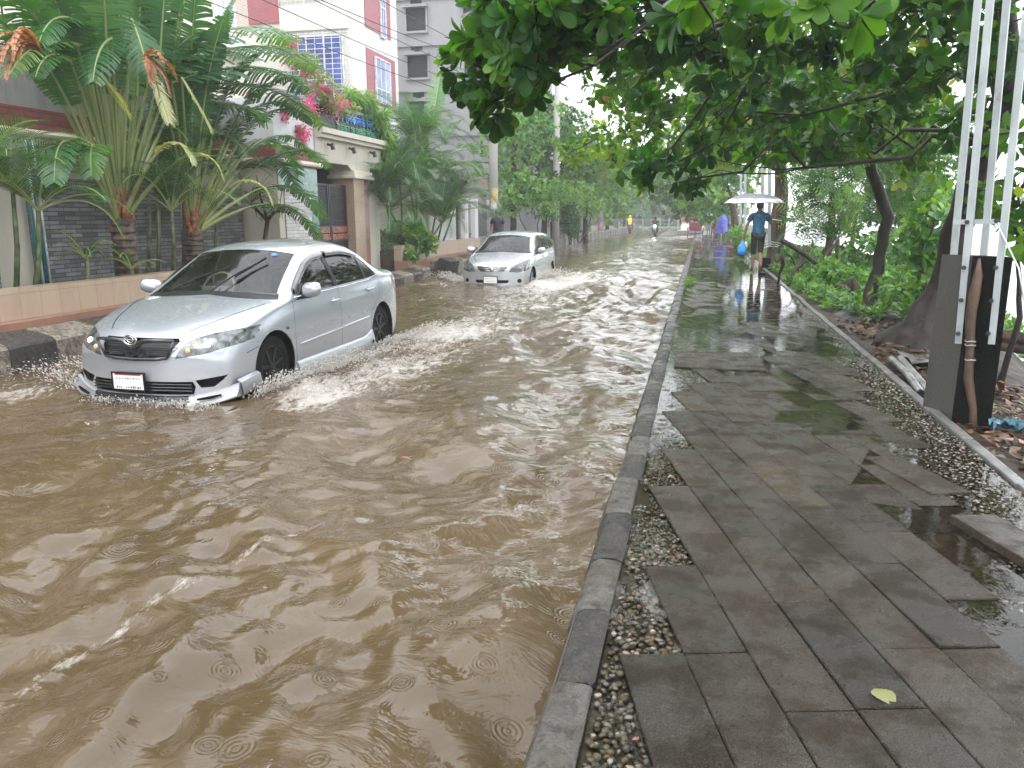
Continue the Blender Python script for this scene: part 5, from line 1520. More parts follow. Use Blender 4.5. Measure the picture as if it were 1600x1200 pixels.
tree('almond_tree', 'neighbouring tree of the same row standing behind the viewer, shading the near paving', [Vector((2.9, -3.0, -.1)), Vector((2.7, -2.9, 1.8)), Vector((2.2, -2.6, 3.4))], [.2, .17, .13],
     [((x_, y_, z_), (1.5, 1.4, .8), 60) for x_, y_, z_ in ((.2, -.6, 4.6), (2.0, .6, 4.9), (3.6, 1.4, 5.0), (1.0, 2.0, 5.6), (2.8, 3.0, 5.8), (-.6, -2.6, 4.8), (2.0, -2.2, 5.2), (3.9, -1.2, 4.6), (.8, -4.4, 4.8), (3.2, -4.6, 4.8))], None, T_ALM, .22, 9, L_ALM, lvr=(.1, .72), droop=.22)
# ---- slim tree before it
t1 = gz(1352, 492, -.1)
B1 = [Bp(1110, 180, 13, 1.0, 110), Bp(1190, 130, 13.5, 1.2, 140), Bp(1270, 140, 13, 1.2, 150), Bp(1330, 100, 13, 1.2, 150), Bp(1390, 190, 13, .9, 110), Bp(1230, 215, 14, .6, 70), Bp(1300, 225, 13.5, .5, 60), Bp(1060, 110, 13, 1.0, 110), Bp(1440, 230, 12.5, .6, 60), Bp(1480, 120, 12.5, 1.0, 90), Bp(1150, 30, 13, 1.5, 120), Bp(1350, 0, 13, 1.5, 120),
      Bp(985, 130, 13, .75, 70), Bp(960, 215, 15, .6, 46), Bp(1010, 200, 14, .7, 60), Bp(950, 60, 12.5, .8, 70), Bp(900, 235, 16, .4, 24)]
tree('slim_tree', 'slim grey trunk standing in the weeds between path and river, with yellow green leaves above', [t1, aty(1372, 420, 13.7), aty(1388, 340, 13.5), aty(1362, 270, 13.4), aty(1350, 190, 13.3), aty(1320, 80, 13.2)], [.12, .092, .092, .08, .065, .045], B1, None, T_ALM, .16, 7, L_MID, flare=1.4, lvr=(.2, .98))
# ---- trees farther along the river side
def rtree(label, px, pyb, Y, top, blobs_, tm, size, k, mat, rad=.14, bark=M_BARKB, grp='trees along the river side', name='riverside_tree', lvr=(.1, .9)):
    bz = -.15; p = aty(px, 400, Y); base = Vector((p.x, Y, bz)); tp = aty(top[0], top[1], Y)
    return tree(name, label, [base, base.lerp(tp, .5) + Vector((.1, 0, 0)), tp], [rad, rad * .85, rad * .6], blobs_, None, tm, size, k, mat, bark, grp, lvr=lvr)
rtree('brown trunk bound with cord next to the man with the umbrella', 1206, 0, 25, (1222, 240), [Bp(1180, 180, 26, 2.0, 150), Bp(1240, 200, 25, 1.6, 120), Bp(1130, 210, 26, 1.6, 110), Bp(1230, 90, 26, 2.4, 160), Bp(1140, 100, 26, 2.2, 130)], T_OVAL, .26, 7, L_MID, .26)
rtree('bright leafed tree over the market stalls', 1150, 0, 42, (1140, 300), [Bp(1110, 290, 42, 2.2, 170), Bp(1070, 270, 44, 2.2, 150), Bp(1140, 240, 42, 2.6, 180), Bp(1080, 210, 44, 2.6, 140), Bp(1120, 320, 46, 1.4, 90)], T_OVAL, .36, 6, L_BRT, .2)
rtree('dark tree standing beyond the rickshaw on the river side', 1120, 0, 62, (1095, 290), [Bp(1060, 300, 62, 2.6, 150), Bp(1090, 320, 64, 2.0, 110), Bp(1040, 260, 62, 3.0, 150), Bp(1100, 250, 60, 3.0, 150)], T_OVAL, .5, 6, L_MID, .22, lvr=(0, .6))
rtree('tree with feathery leaf sprays behind the fallen branches', 1290, 0, 21, (1300, 260), [Bp(1290, 260, 21, 1.2, 70), Bp(1350, 240, 22, 1.3, 80), Bp(1290, 320, 20.5, .8, 46), Bp(1400, 280, 22, 1.2, 70), Bp(1330, 180, 22, 1.5, 90), Bp(1420, 200, 22, 1.5, 90)], T_PINN, .55, 6, L_BRT, .1)
rtree('dense dark tree at the water behind the slim grey trunk', 1430, 0, 26, (1420, 280), [Bp(1400, 330, 26, 1.5, 90), Bp(1460, 290, 27, 1.6, 90), Bp(1430, 385, 26, .9, 50)], T_OVAL, .3, 7, L_MID, .12, lvr=(.05, .7))
rtree('small bush like tree with pale new leaves beside the thick trunk', 1440, 0, 11.8, (1440, 400), [Bp(1440, 380, 11.6, .36, 28), Bp(1460, 350, 11.6, .36, 26), Bp(1432, 425, 11.8, .26, 18), Bp(1470, 320, 12, .35, 20)], T_ALM, .16, 7, L_BRT, .035)
rtree('leafy sapling over the water right of the metal bars', 1590, 0, 8.2, (1590, 380), [Bp(1592, 300, 8.2, .30, 16), Bp(1600, 360, 8.0, .2, 9), Bp(1600, 225, 8.4, .36, 14)], T_ALM, .17, 7, L_MID, .03, M_BARK)
# ---- trees on the left, behind the railings
def ltree(label, px, Y, topy, blobs_, tm, size, k, mat, lvr=(.1, .9), rad=.16):
    p = aty(px, 360, Y); base = Vector((p.x, Y, .02)); tp = aty(px + 4, topy, Y)
    return tree('roadside_tree', label, [base, base.lerp(tp, .5), tp], [rad, rad * .8, rad * .6], blobs_, None, tm, size, k, mat, M_BARK, 'trees behind the left railings', lvr=lvr)
ltree('tree with fine yellow green leaves just right of the papered pole', 800, 33, 230, [Bp(800, 220, 33, 1.6, 150), Bp(790, 270, 33, 1.2, 110), Bp(830, 190, 34, 1.6, 130), Bp(780, 180, 34, 1.3, 90), Bp(815, 290, 32.5, 1.0, 80)], T_OVAL, .22, 7, L_BRT)
ltree('dark dense tree above the bushes by the bare pole', 850, 39, 230, [Bp(850, 240, 39, 1.8, 170), Bp(880, 200, 40, 1.8, 150), Bp(840, 180, 40, 1.6, 110), Bp(900, 250, 40, 1.3, 100), Bp(860, 285, 38, 1.2, 90)], T_OVAL, .28, 7, L_MID, (.0, .6))
ltree('tree with pale hanging sprays behind the ribbed fence', 915, 48, 240, [Bp(920, 240, 48, 2.2, 170), Bp(905, 290, 48, 1.6, 120), Bp(940, 270, 50, 1.8, 120), Bp(880, 190, 48, 2.0, 100)], T_PINN, .6, 5, L_MID, (.3, 1))
ltree('bright roadside tree behind the pole with the rubble footing', 948, 64, 270, [Bp(945, 300, 64, 1.9, 120), Bp(965, 280, 66, 2.2, 120), Bp(935, 250, 62, 2.4, 120), Bp(955, 325, 62, 1.4, 80)], T_OVAL, .45, 6, L_BRT)
ltree('last roadside tree on the left before the bend', 975, 84, 290, [Bp(985, 300, 84, 2.8, 130), Bp(965, 310, 82, 2.2, 100), Bp(1000, 270, 88, 3.2, 130)], T_OVAL, .6, 5, L_MID)
# ---- far trees closing the road
far = [(955, 272, 120, 8, 'far tree at the left end of the misty treeline'), (985, 262, 130, 8.5, 'far dark tree behind the yellow rain cape'), (1015, 268, 125, 8, 'far tree straight above the oncoming motorcycle'), (1045, 278, 118, 7, 'far pale tree left of the red and white wall'), (1075, 268, 125, 8.5, 'far tree above the red and white wall'), (1110, 268, 122, 8.5, 'far tree hidden behind the market stalls'), (920, 268, 125, 8.5, 'far tree hidden behind the left roadside trees')]
for px, py, Y, r, lab in far:
    p = aty(px, py, Y)
    tree('park_tree', lab, [Vector((p.x, Y, -.05)), Vector((p.x, Y, p.z * .6)), Vector((p.x, Y, p.z))], [.4, .3, .2],
         [((p.x + random.uniform(-2, 2), Y + random.uniform(-2, 2), z), (r * .75, r * .75, r * .40), 80) for z in (2.2, p.z * .4, p.z * .6, p.z * .8, p.z * .95)], None, T_OVAL, 1.0, 6, L_FAR, M_BARK, 'misty trees at the end of the road', branches=False)
# far wood across the river
TP = []
for i in range(34):
    x = RNG.uniform(40, 260); y = RNG.uniform(180, 300) - .3 * x
    p, d = blob_tips((x, y, 3.5), (7, 7, 4.5), 60); TP.append(p)
TP = np.concatenate(TP); n = len(TP)
tag(scatter('far_wood', np.repeat(TP, 4, 0), RNG.normal(0, 1, (n * 4, 3)), RNG.uniform(1.0, 1.8, n * 4), RNG.random(n * 4), T_OVAL, L_FAR), kind='stuff')

# ---- hedges and bushes
def bush(name, label, blobs_, tm, size, k, mat, cat='bush', group=None, lvr=(.1, .9), stems=True, droop=.1, open_=(.35, 1.3)):
    c0 = Vector(blobs_[0][0]); root = thing(name, label, cat, (c0.x, c0.y, 0), group)
    if stems:
        b = MB()
        for c, r, n in blobs_: limb(b, (c0.x + random.uniform(-.1, .1), c0.y + random.uniform(-.1, .1), 0), c, .03, .012, .08, 5, 0, 5)
        b.build('stems', M_BARK, root, smooth=True)
    q = [blob_tips(c, r, n) for c, r, n in blobs_]
    TP = np.concatenate([a for a, _ in q]); TD = np.concatenate([a for _, a in q])
    P, D, U = rosettes(TP, TD, k, droop, open_); n = len(P)
    lv = np.clip(np.repeat(RNG.uniform(lvr[0], lvr[1], len(TP)), k) + RNG.normal(0, .1, n), 0, 1)
    scatter('foliage', P, D, size * RNG.uniform(.6, 1.15, n), lv, tm, mat, root, up=U)
    return root
bush('hedge', 'rounded green bush spilling over the railings left of the bare pole', [Bp(840, 305, 33.5, 1.0, 170), Bp(800, 315, 32, .9, 140), Bp(870, 300, 34.5, .9, 140), Bp(855, 330, 33, .6, 70)], T_OVAL, .15, 6, L_BRT, 'hedge')
bush('hedge', 'yellow green creeper hanging over the ribbed concrete fence', [Bp(905, 305, 43, 1.1, 130), Bp(925, 325, 46, .9, 90), Bp(890, 315, 41, .8, 80), Bp(930, 300, 48, 1.1, 100)], T_OVAL, .2, 6, L_BRT, 'hedge', lvr=(.4, 1))
bush('shrub', 'dark upright shrub right behind the bare pole', [Bp(890, 345, 40, .6, 110), Bp(885, 325, 40, .5, 80), Bp(893, 362, 39.5, .45, 60)], T_OVAL, .16, 6, L_MID, lvr=(0, .45))
bush('croton_bush', 'bright green bush hanging over the short planter by the gate', [Bp(632, 362, 20.6, .5, 110), Bp(606, 380, 20.4, .4, 70), Bp(660, 378, 20.8, .42, 70), Bp(636, 398, 19.9, .26, 36)], T_OVAL, .17, 8, L_BRT, lvr=(.3, 1))
bush('variegated_plant', 'low pale leafed plant at the gate end of the short planter', [Bp(590, 385, 19.9, .22, 40), Bp(606, 390, 20.1, .2, 30)], T_LANCE, .3, 9, leaf_mat('pale edged leaves', [(0, (.05, .13, .04)), (1, (.45, .5, .3))], .2))
# bougainvillea over the pier and sign
bg_b = [Bp(452, 75, 15.0, .30, 60), Bp(478, 105, 15.4, .36, 90), Bp(500, 135, 16.0, .36, 90), Bp(515, 160, 16.4, .34, 80), Bp(545, 172, 17.2, .22, 40), Bp(440, 180, 14.6, .16, 14), Bp(470, 205, 15.2, .14, 10)]
BG = bush('bougainvillea', 'pink flowering bougainvillea tumbling over the gate pier and the sign board', bg_b, T_OVAL, .085, 6, leaf_mat('small creeper leaves', [(0, (.10, .16, .05)), (1, (.26, .30, .10))], .3), stems=False)
q = [blob_tips(c, (r * 1.05, r * 1.05, r * .9), 18) for c, r, n in bg_b + [Bp(485, 165, 15.5, .22, 18), Bp(505, 175, 16.1, .22, 18), Bp(430, 185, 14.5, .16, 12), Bp(470, 215, 15.3, .12, 8)]]
TP = np.concatenate([a for a, _ in q]); keep = fbm(TP[:, 1] * 2.5, TP[:, 2] * 2.5, 2) > .30; TP = TP[keep]
P, D, U = rosettes(TP, RNG.normal(0, 1, TP.shape), 12, 0, (.2, 1.5)); P = P + RNG.normal(0, .04, P.shape)
scatter('flowers', P, D, np.full(len(P), .062), RNG.random(len(P)), T_TINY, L_PINK, BG)
bush('trailing_vine', 'feathery light green vine hanging over the right end of the sign board', [Bp(545, 148, 18.0, .26, 40), Bp(568, 158, 18.6, .30, 60), Bp(590, 180, 19.2, .30, 60), Bp(598, 210, 19.5, .24, 40), Bp(602, 235, 19.6, .14, 16)], T_LANCE, .28, 9, L_BRT, 'vine', lvr=(.3, 1), stems=False, droop=.8)

# ---- palms and banana like plants
def frond(mb, p0, d0, L, W, n, bend, fill=.5, sweep=.7, droop=.35, lv=.4, prof=None, torn=0.0, seg=2, start=.0, stalk_r=.012, lvj=.08, twist=0.0):
    """one leaf: a rib that bends under its weight with blades on both sides; returns rib points"""
    p = Vector(p0); d = Vector(d0).normalized(); pts = [p.copy()]; ds = [d.copy()]
    for i in range(n):
        t = (i + 1) / n
        d = (d + Vector((0, 0, -bend * (.35 + 1.3 * t) / n))).normalized(); p = p + d * (L / n); pts.append(p.copy()); ds.append(d.copy())
    drop_side = [0.0, 0.0]
    for i in range(int(start * n), n + 1):
        t = (i / n - start) / max(1e-6, 1 - start)
        w = W * (prof(t) if prof else max(0.0, math.sin(math.pi * min(1, .06 + .94 * t))) ** .55)
        d = ds[i]; side = d.cross(Vector((0, 0, 1)))
        if side.length < .05: side = Vector((1, 0, 0))
        side.normalize(); nrm = side.cross(d).normalized()
        if twist: side = (side * math.cos(twist) + nrm * math.sin(twist)).normalized(); nrm = side.cross(d).normalized()
        hw = (L / n) * fill * .5
        for si, sg in enumerate((-1, 1)):
            if torn and random.random() < torn * .35: drop_side[si] = random.uniform(0, .5) * torn
            if torn and random.random() < torn * .06: continue
            dr = droop * (1 + (random.uniform(-.35, .35) if torn else random.uniform(-.1, .1))) + drop_side[si]
            a = pts[i]; ld = (side * sg * math.cos(sweep) + d * math.sin(sweep) + nrm * .25).normalized(); q = a; rows = [(a - d * hw, a + d * hw)]
            ww = w * random.uniform(.93, 1.04)
            for s in range(seg):
                ld = (ld + Vector((0, 0, -dr / seg * 1.2))).normalized(); q = q + ld * (ww / seg)
                h2 = hw * (1 - (s + 1) / seg * (.9 if fill < .8 else .25)); rows.append((q - d * h2, q + d * h2))
            mb.val = min(1, max(0, random.gauss(lv, lvj)))
            vs = [v for r in rows for v in r]
            mb.add(vs, [(2 * s, 2 * s + 1, 2 * s + 3, 2 * s + 2) for s in range(seg)])
    mb.val = min(1, lv + .25)
    mb.tube(pts, [stalk_r * (1 - .8 * i / n) + .002 for i in range(n + 1)], 5, 1)
    return pts
BANP = lambda t: (max(0.0, math.sin(math.pi * min(1, .10 + .86 * t))) ** .45)

def fan_palm(label, bx, y, zb, hz, fans, seed, extra=()):
    random.seed(seed)
    o = thing('fan_palm', label, 'palm', (bx, y, .45), 'big fan palms in the planter')
    b = MB(); b.tube([(bx, y, .4), (bx, y, zb * .6), (bx, y, zb)], [.17, .15, .16], 14, jit=.10)
    for k in range(9): z = .5 + (zb - .5) * k / 9; b.tube([(bx, y, z), (bx, y, z + .05)], [.165, .175], 14, jit=.08)
    b.build('trunk', MAT('ringed palm trunk', (.10, .07, .05), .7, var=.6, scale=9, bump=1, bscale=30), o, smooth=True)
    b = MB()
    for k in range(10):
        a = random.uniform(-1, 1); y0 = y + a * .16
        b.tube([(bx + random.uniform(-.08, .1), y0, zb - .1), (bx + random.uniform(.0, .12), y0 + a * .08, zb + random.uniform(.15, .4)), (bx + random.uniform(.02, .14), y0 + a * .22, zb + random.uniform(.45, .65))], [.05, .045, .008], 6)
    b.build('sheaths', M_FIBRE, o, smooth=True)
    for (ang, lp, lean, L, W, bend, torn, lv) in fans:
        a = R(ang); b = MB()
        d = Vector((lean, math.sin(a), math.cos(a))).normalized()
        p0 = Vector((bx, y + math.sin(a) * .12, zb - .05)); pts = []
        p = p0.copy(); dd = d.copy()
        for i in range(9):
            pts.append(p.copy()); dd = (dd + Vector((lean * .03, math.sin(a) * .02, -.012 * bend))).normalized(); p = p + dd * (lp / 8)
        b.val = random.uniform(.35, .8); b.tube(pts, [.036 - .018 * i / 8 for i in range(9)], 7, 1, squash=1.3)
        frond(b, pts[-1], dd, L, W, 44, bend, 1.04, .45, .30, lv, BANP, torn, 3, 0, .018, .05)
        b.build('leaf', [L_BAN, M_PETI], o)
    for (p, q, L_, W, bend, lv, torn) in extra:
        A, Bq_ = atx(p[0], p[1], p[2]), atx(q[0], q[1], q[2]); b = MB(); d = Bq_ - A
        frond(b, A, d + Vector((0, 0, d.length * bend * .42)), d.length * (1.06 + bend * .05), W, 52, bend, 1.02, .45, .42, lv, BANP, torn, 3, 0, .02, .05)
        b.val = .5; b.tube([A, A.lerp(Vector((bx, y, zb)), .5) + Vector((0, 0, .1)), Vector((bx, y, zb))], [.018, .024, .034], 6, 1)
        b.build('leaf', [L_BAN, M_PETI], o)
    return o
FN1 = []
for i, a in enumerate(np.linspace(-30, 26, 19)):
    FN1.append((a + random.uniform(-1.5, 1.5), random.uniform(1.75, 2.25), random.uniform(.0, .14), random.uniform(1.5, 1.9), random.uniform(.26, .36), .5 + abs(a) * .030 + random.uniform(0, .3), .6 + (abs(a) > 12) * .3, random.uniform(.3, .6)))
FN1 += [(-44, 1.5, .3, 1.3, .30, 2.3, .9, .45), (-36, 1.3, .35, 1.0, .26, 2.6, .9, .70), (4, 1.15, .45, .75, .17, 3.4, .8, .92), (20, 1.2, .5, .85, .18, 3.2, .8, .93)]
fan_palm('largest fan palm, a flat fan of pale stalks on a ringed trunk in the planter', -8.22, 9.82, 1.45, 0, FN1, 31,
    [((120, 70, -7.8), (28, 120, -7.6), 0, .30, .9, .80, .8), ((110, 95, -7.7), (62, 128, -7.4), 0, .24, 1.2, .5, .8), ((152, 112, -7.7), (198, 176, -7.5), 0, .25, .4, .95, .8), ((236, 112, -7.6), (262, 186, -7.4), 0, .24, .3, .96, .8),
     ((175, 60, -7.7), (150, 130, -7.3), 0, .34, .9, .30, .8), ((205, 30, -7.7), (228, 120, -7.4), 0, .34, 1.1, .35, .8), ((130, 40, -7.8), (70, 75, -7.5), 0, .34, 1.2, .42, .8),
     ((214, 150, -7.9), (222, -70, -7.6), 0, .42, .12, .68, .25), ((118, 60, -7.9), (98, -70, -7.6), 0, .40, .15, .72, .2), ((168, 90, -7.8), (160, -60, -7.4), 0, .36, .2, .45, .8)])
FN2 = []
for i, a in enumerate(np.linspace(-16, 40, 13)):
    FN2.append((a + random.uniform(-1.5, 1.5), random.uniform(1.5, 2.0), random.uniform(.06, .22), random.uniform(1.6, 2.1), random.uniform(.30, .40), .5 + max(0, a) * .042 + random.uniform(0, .3), .75, random.uniform(.22, .5)))
FN2 += [(52, 1.35, .25, 2.0, .36, 1.7, .8, .35), (60, 1.1, .3, 1.9, .36, 1.6, .8, .30), (14, 1.0, .55, .9, .19, 3.2, .8, .94), (45, 1.8, .2, 2.0, .38, 1.3, .8, .4)]
fan_palm('second fan palm right of the largest one, its torn leaves arching towards the gate pier', -8.25, 11.45, 1.25, 0, FN2, 33,
    [((262, 95, -7.9), (446, 62, -7.7), 0, .62, .75, .45, .9), ((262, 112, -7.9), (482, 105, -7.6), 0, .62, .7, .5, .9), ((268, 130, -7.8), (470, 140, -7.4), 0, .58, .7, .34, .9), ((300, 135, -7.8), (492, 196, -7.3), 0, .55, .8, .5, .7), ((330, 160, -7.8), (410, 190, -7.3), 0, .5, .8, .45, .7), ((284, 122, -7.6), (326, 200, -7.3), 0, .26, .4, .97, .8),
     ((268, 120, -7.8), (292, -60, -7.6), 0, .36, .12, .72, .15), ((248, 110, -7.7), (262, -60, -7.3), 0, .36, .2, .35, .9)])
# dead leaves hanging in the first fan palm
dl = thing('dead_leaf', 'pinkish brown withered leaf hanging against the railing at the left of the fan palm', 'dead leaf', tuple(atx(60, 70, -8.1)), 'withered palm leaves')
b = MB()
for k in range(16): frond(b, atx(62, 78, -7.35), Vector((random.uniform(-.2, .3), -.9 + random.uniform(-.3, .3), .55 + random.uniform(-.5, .5))), random.uniform(.45, .8), .05, 10, 2.6, 1.0, .4, .4, .75, None, .5, 1, 0, .008)
b.build('blade', [L_DEAD, M_FIBRE], dl)
dl = thing('dead_leaf', 'orange brown withered leaf hanging at the middle of the fan palm', 'dead leaf', tuple(atx(228, 95, -7.9)), 'withered palm leaves')
b = MB()
for k in range(12): frond(b, atx(226, 92, -7.2), Vector((.2, random.uniform(-.3, .5), random.uniform(-.3, .4))), random.uniform(.35, .6), .06, 9, 3.2, 1.0, .4, .4, .55, None, .5, 1, 0, .008)
b.build('blade', [L_DEAD, M_FIBRE], dl)

M_PSTEM = MAT('green palm stem', (.10, .13, .05), .5, var=.4, scale=10, local=True)
def areca(name, label, stems, nf, L, W, lv, seed, grp='feather palms in the planters', fill=.62, bend=(1.3, 2.6), nl=38):
    random.seed(seed); c = Vector(stems[0][0])
    o = thing(name, label, 'palm', (c.x, c.y, .4), grp)
    for (base, top, r) in stems:
        b = MB(); b.tube([base, Vector(base).lerp(Vector(top), .5) + Vector((.02, .02, 0)), top], [r * 1.2, r, r * .8], 8, jit=.05); b.build('stem', M_PSTEM, o, smooth=True)
    for (base, top, r) in stems:
        dt = (Vector(top) - Vector(base)).normalized()
        for k in range(nf):
            a = 2 * math.pi * (k / nf) + random.uniform(-.3, .3); el = random.uniform(.35, 1.1)
            d = Vector((math.cos(a) * math.cos(el), math.sin(a) * math.cos(el), math.sin(el))) + dt * .3
            b = MB(); ll = L * random.uniform(.75, 1.1)
            frond(b, top, d, ll, W * random.uniform(.8, 1.1), nl, random.uniform(*bend), fill, .75, .30, lv + random.uniform(-.15, .15), lambda t: max(0, math.sin(math.pi * min(1, .15 + .83 * t))) ** .6, 0, 2, .16, .012)
            b.build('frond', [L_PALM, M_PETI], o)
    return o
def st(px, py, X, z0, py2, dx=0.0, px2=None, r=.03):
    p = atx(px, py, X); q = atx(px2 if px2 else px, py2, X + dx); return ((p.x, p.y, z0), (q.x, q.y, q.z), r)
areca('feather_palm', 'bright feather palm at the left edge before the drain pipes', [st(20, 430, -8.3, .45, 300, .2), st(48, 430, -8.1, .45, 330, .2, 60), st(-30, 430, -8.4, .45, 270, .3)], 11, 1.3, .42, .62, 41)
areca('feather_palm', 'feather palm clump between the two fan palms', [st(245, 430, -8.3, .45, 300, .1), st(285, 420, -8.4, .45, 280, .1), st(268, 430, -8.1, .45, 330, .25), st(230, 430, -8.5, .45, 240)], 11, 1.3, .38, .40, 42)
areca('feather_palm', 'dark feather palm against the stone wall left of the gate pier', [st(335, 420, -8.5, .45, 280, .0), st(310, 420, -8.5, .45, 235, .1, 316)], 11, 1.2, .38, .34, 43)
areca('feather_palm', 'wide clump of feather palms between the gate and the white panel', [st(650, 400, -8.5, .5, 300, .0), st(630, 400, -8.6, .5, 250, .1, 622), st(672, 400, -8.5, .5, 270, .0, 690), st(650, 400, -8.4, .5, 230, .2), st(665, 400, -8.4, .5, 330, .2, 700), st(640, 400, -8.3, .5, 330, .2, 610), st(690, 400, -8.3, .5, 310, .3, 715), st(615, 400, -8.5, .5, 300, .3, 600), st(680, 400, -8.2, .5, 350, .4, 690), st(660, 400, -8.6, .5, 215, .2, 650), st(655, 400, -8.2, .5, 290, .4, 640)], 16, 1.9, .6, .42, 44)
areca('young_palm', 'small young palm low in the planter under the fan palms', [st(130, 440, -8.0, .45, 405, .0, 135), st(205, 440, -7.9, .45, 420, .0)], 7, .55, .16, .55, 45, nl=20)
# dracaena with forked trunk
o = thing('forked_plant', 'small forked tree with rosettes of stiff leaves right of the stone panels', 'plant', tuple(atx(412, 400, -8.1)))
b = MB(); A0, A1, A2, A3_ = atx(408, 420, -8.1), atx(418, 345, -8.1), atx(392, 318, -8.1), atx(437, 330, -8.0)
b.tube([A0, A1], [.05, .04], 8); b.tube([A1, A2], [.035, .025], 8); b.tube([A1, (A1 + A3_) / 2 + Vector((0, 0, .06)), A3_], [.035, .03, .025], 8); A4 = atx(405, 300, -8.2); b.tube([A1, A4], [.03, .02], 8)
b.build('trunk', M_BARKB, o, smooth=True)
for tip, lv in ((A2, .4), (A3_, .45), (A4, .85)):
    b = MB()
    for k in range(26):
        a = random.uniform(0, 6.28); el = random.uniform(-.3, 1.2)
        frond(b, tip, (math.cos(a) * math.cos(el), math.sin(a) * math.cos(el), math.sin(el)), random.uniform(.4, .6), .022, 8, random.uniform(.6, 1.6), 1.05, .9, 0, lv, None, 0, 1, 0, .006)
    b.build('rosette', [L_PALM, M_PETI], o)
# banana like plant over the second planter and its dead leaf
random.seed(51)
o = thing('banana_plant', 'tall banana plant with upright paddle leaves left of the papered pole', 'plant', (-8.9, 24.6, .4))
b = MB(); b.tube([(-8.9, 24.6, .4), (-8.9, 24.6, 3.0)], [.14, .10], 10); b.build('trunk', M_PETI, o, smooth=True)
for (px, py, L, W, tw, bd, lvv) in ((685, 140, 2.0, .40, 0, .3, .6), (672, 190, 1.6, .3, .5, .5, .5), (712, 190, 1.7, .32, .3, .7, .45), (735, 220, 1.8, .34, 0, 1.2, .35), (700, 250, 1.5, .3, .4, .9, .5), (655, 210, 1.6, .3, .2, 1.0, .4), (745, 250, 1.5, .3, .2, 1.3, .3)):
    tp = atx(px, py, -8.7); p0 = Vector((-8.9, 24.6, 2.7)); d = tp - p0; b = MB(); pl = max(.3, d.length - L * .7); d.normalize()
    b.val = .5; b.tube([p0, p0 + d * pl], [.03, .018], 6, 1)
    frond(b, p0 + d * pl, d + Vector((0, 0, .15)), L, W, 36, bd, 1.04, .4, .2, lvv, BANP, .4, 3, 0, .016, .05, tw)
    b.build('leaf', [L_BAN, M_PETI], o)
b = MB()
for (px, py) in ((752, 235), (748, 262)):
    tp = atx(px, py, -8.5); p0 = atx(690, 330, -8.7); d = tp - p0; L = d.length
    frond(b, p0, d + Vector((0, 0, .35)), L * 1.1, .40, 22, .9, .55, .55, .4, .6, None, .3, 2, .45, .015)
b.build('withered_leaf', [L_DEAD, M_PETI], o)
# dark palm behind the walker, and pale frond
areca('dark_palm', 'dark low palm in the thicket right of the bound trunk', [((3.6, 22, -.3), (3.5, 21.8, .9), .07), ((4.2, 24, -.4), (4.2, 23.6, 1.4), .07)], 9, 2.0, .5, .12, 61, None)

# ---- ground cover and litter on the river bank
n = 5200
x = 1.92 + RNG.random(n) ** 1.3 * 4.2; y = RNG.uniform(11.5, 34, n)
edge = 1.95 + .25 * (fbm(y * .8, y * 0 + 3, 2)) + np.maximum(0, (13.6 - y) * .55)
dens = fbm(x * 1.2, y * .7, 3); keep = (x > edge) & (dens > .33); x, y, dens = x[keep], y[keep], dens[keep]
z = np.array([bank_z(a, b_) for a, b_ in zip(x, y)]) + .05 + .42 * np.clip(dens - .33, 0, 1) * 1.6 * RNG.random(len(x)) + .18 * sst(2.4, 3.4, x)
P, D, U = rosettes(np.stack([x, y, z], 1), np.tile([0, 0, 1.0], (len(x), 1)) + RNG.normal(0, .3, (len(x), 3)), 6, .05, (.5, 1.4))
lvv = np.clip(np.repeat(RNG.uniform(.1, .9, len(x)), 6) + RNG.normal(0, .08, len(P)), 0, 1)
tag(scatter('ground_cover', P, D, RNG.uniform(.06, .15, len(P)), lvv, T_OVAL, L_COVER, up=U), kind='stuff')
# bushes on the bank
bush('weed_bush', 'low leafy bush at the foot of the slim grey trunk, on its water side', [Bp(1420, 455, 13.2, .5, 70), Bp(1450, 430, 13.5, .5, 60)], T_OVAL, .13, 7, L_COVER, lvr=(.2, 1))
bush('weed_bush', 'tall weeds beside the broken stump', [Bp(1300, 430, 17, .4, 60), Bp(1330, 440, 16.5, .35, 50), Bp(1270, 440, 17, .35, 50)], T_OVAL, .14, 7, L_COVER, lvr=(.2, 1))
bush('weed_bush', 'leafy weeds on the bank edge past the fallen branches', [Bp(1360, 395, 20, .7, 70), Bp(1420, 400, 19, .8, 80), Bp(1250, 405, 24, .6, 60)], T_OVAL, .18, 7, L_COVER, lvr=(.1, .8))
bush('weed_bush', 'green clump growing out beside the path near the stalls', [Bp(1150, 368, 38, .5, 60), Bp(1160, 372, 34, .5, 60), Bp(1172, 385, 29, .35, 40)], T_OVAL, .16, 7, L_COVER, lvr=(.4, 1))
for (px, py, lab) in ((1083, 383, 'grass tuft growing over the kerb, farther one'), (1078, 442, 'grass tuft growing over the kerb, nearer one')):
    g = gz(px, py, .03); bush('grass_tuft', lab, [((g.x, g.y, .06), (.07, .35, .05), 40)], T_LANCE, .11, 6, L_COVER, 'grass tuft', 'grass tufts on the kerb', stems=False)
n = 1700
x = 1.95 + RNG.random(n) * 1.2; y = RNG.uniform(4.8, 12.5, n)
P = np.stack([x, y, np.array([bank_z(a, b_) for a, b_ in zip(x, y)]) + RNG.uniform(.03, .06, n)], 1)
D = RNG.normal(0, 1, (n, 3)); D[:, 2] *= .15
k_ = (fbm(x * 2, y * 2, 3) > .40); m_ = k_.sum()
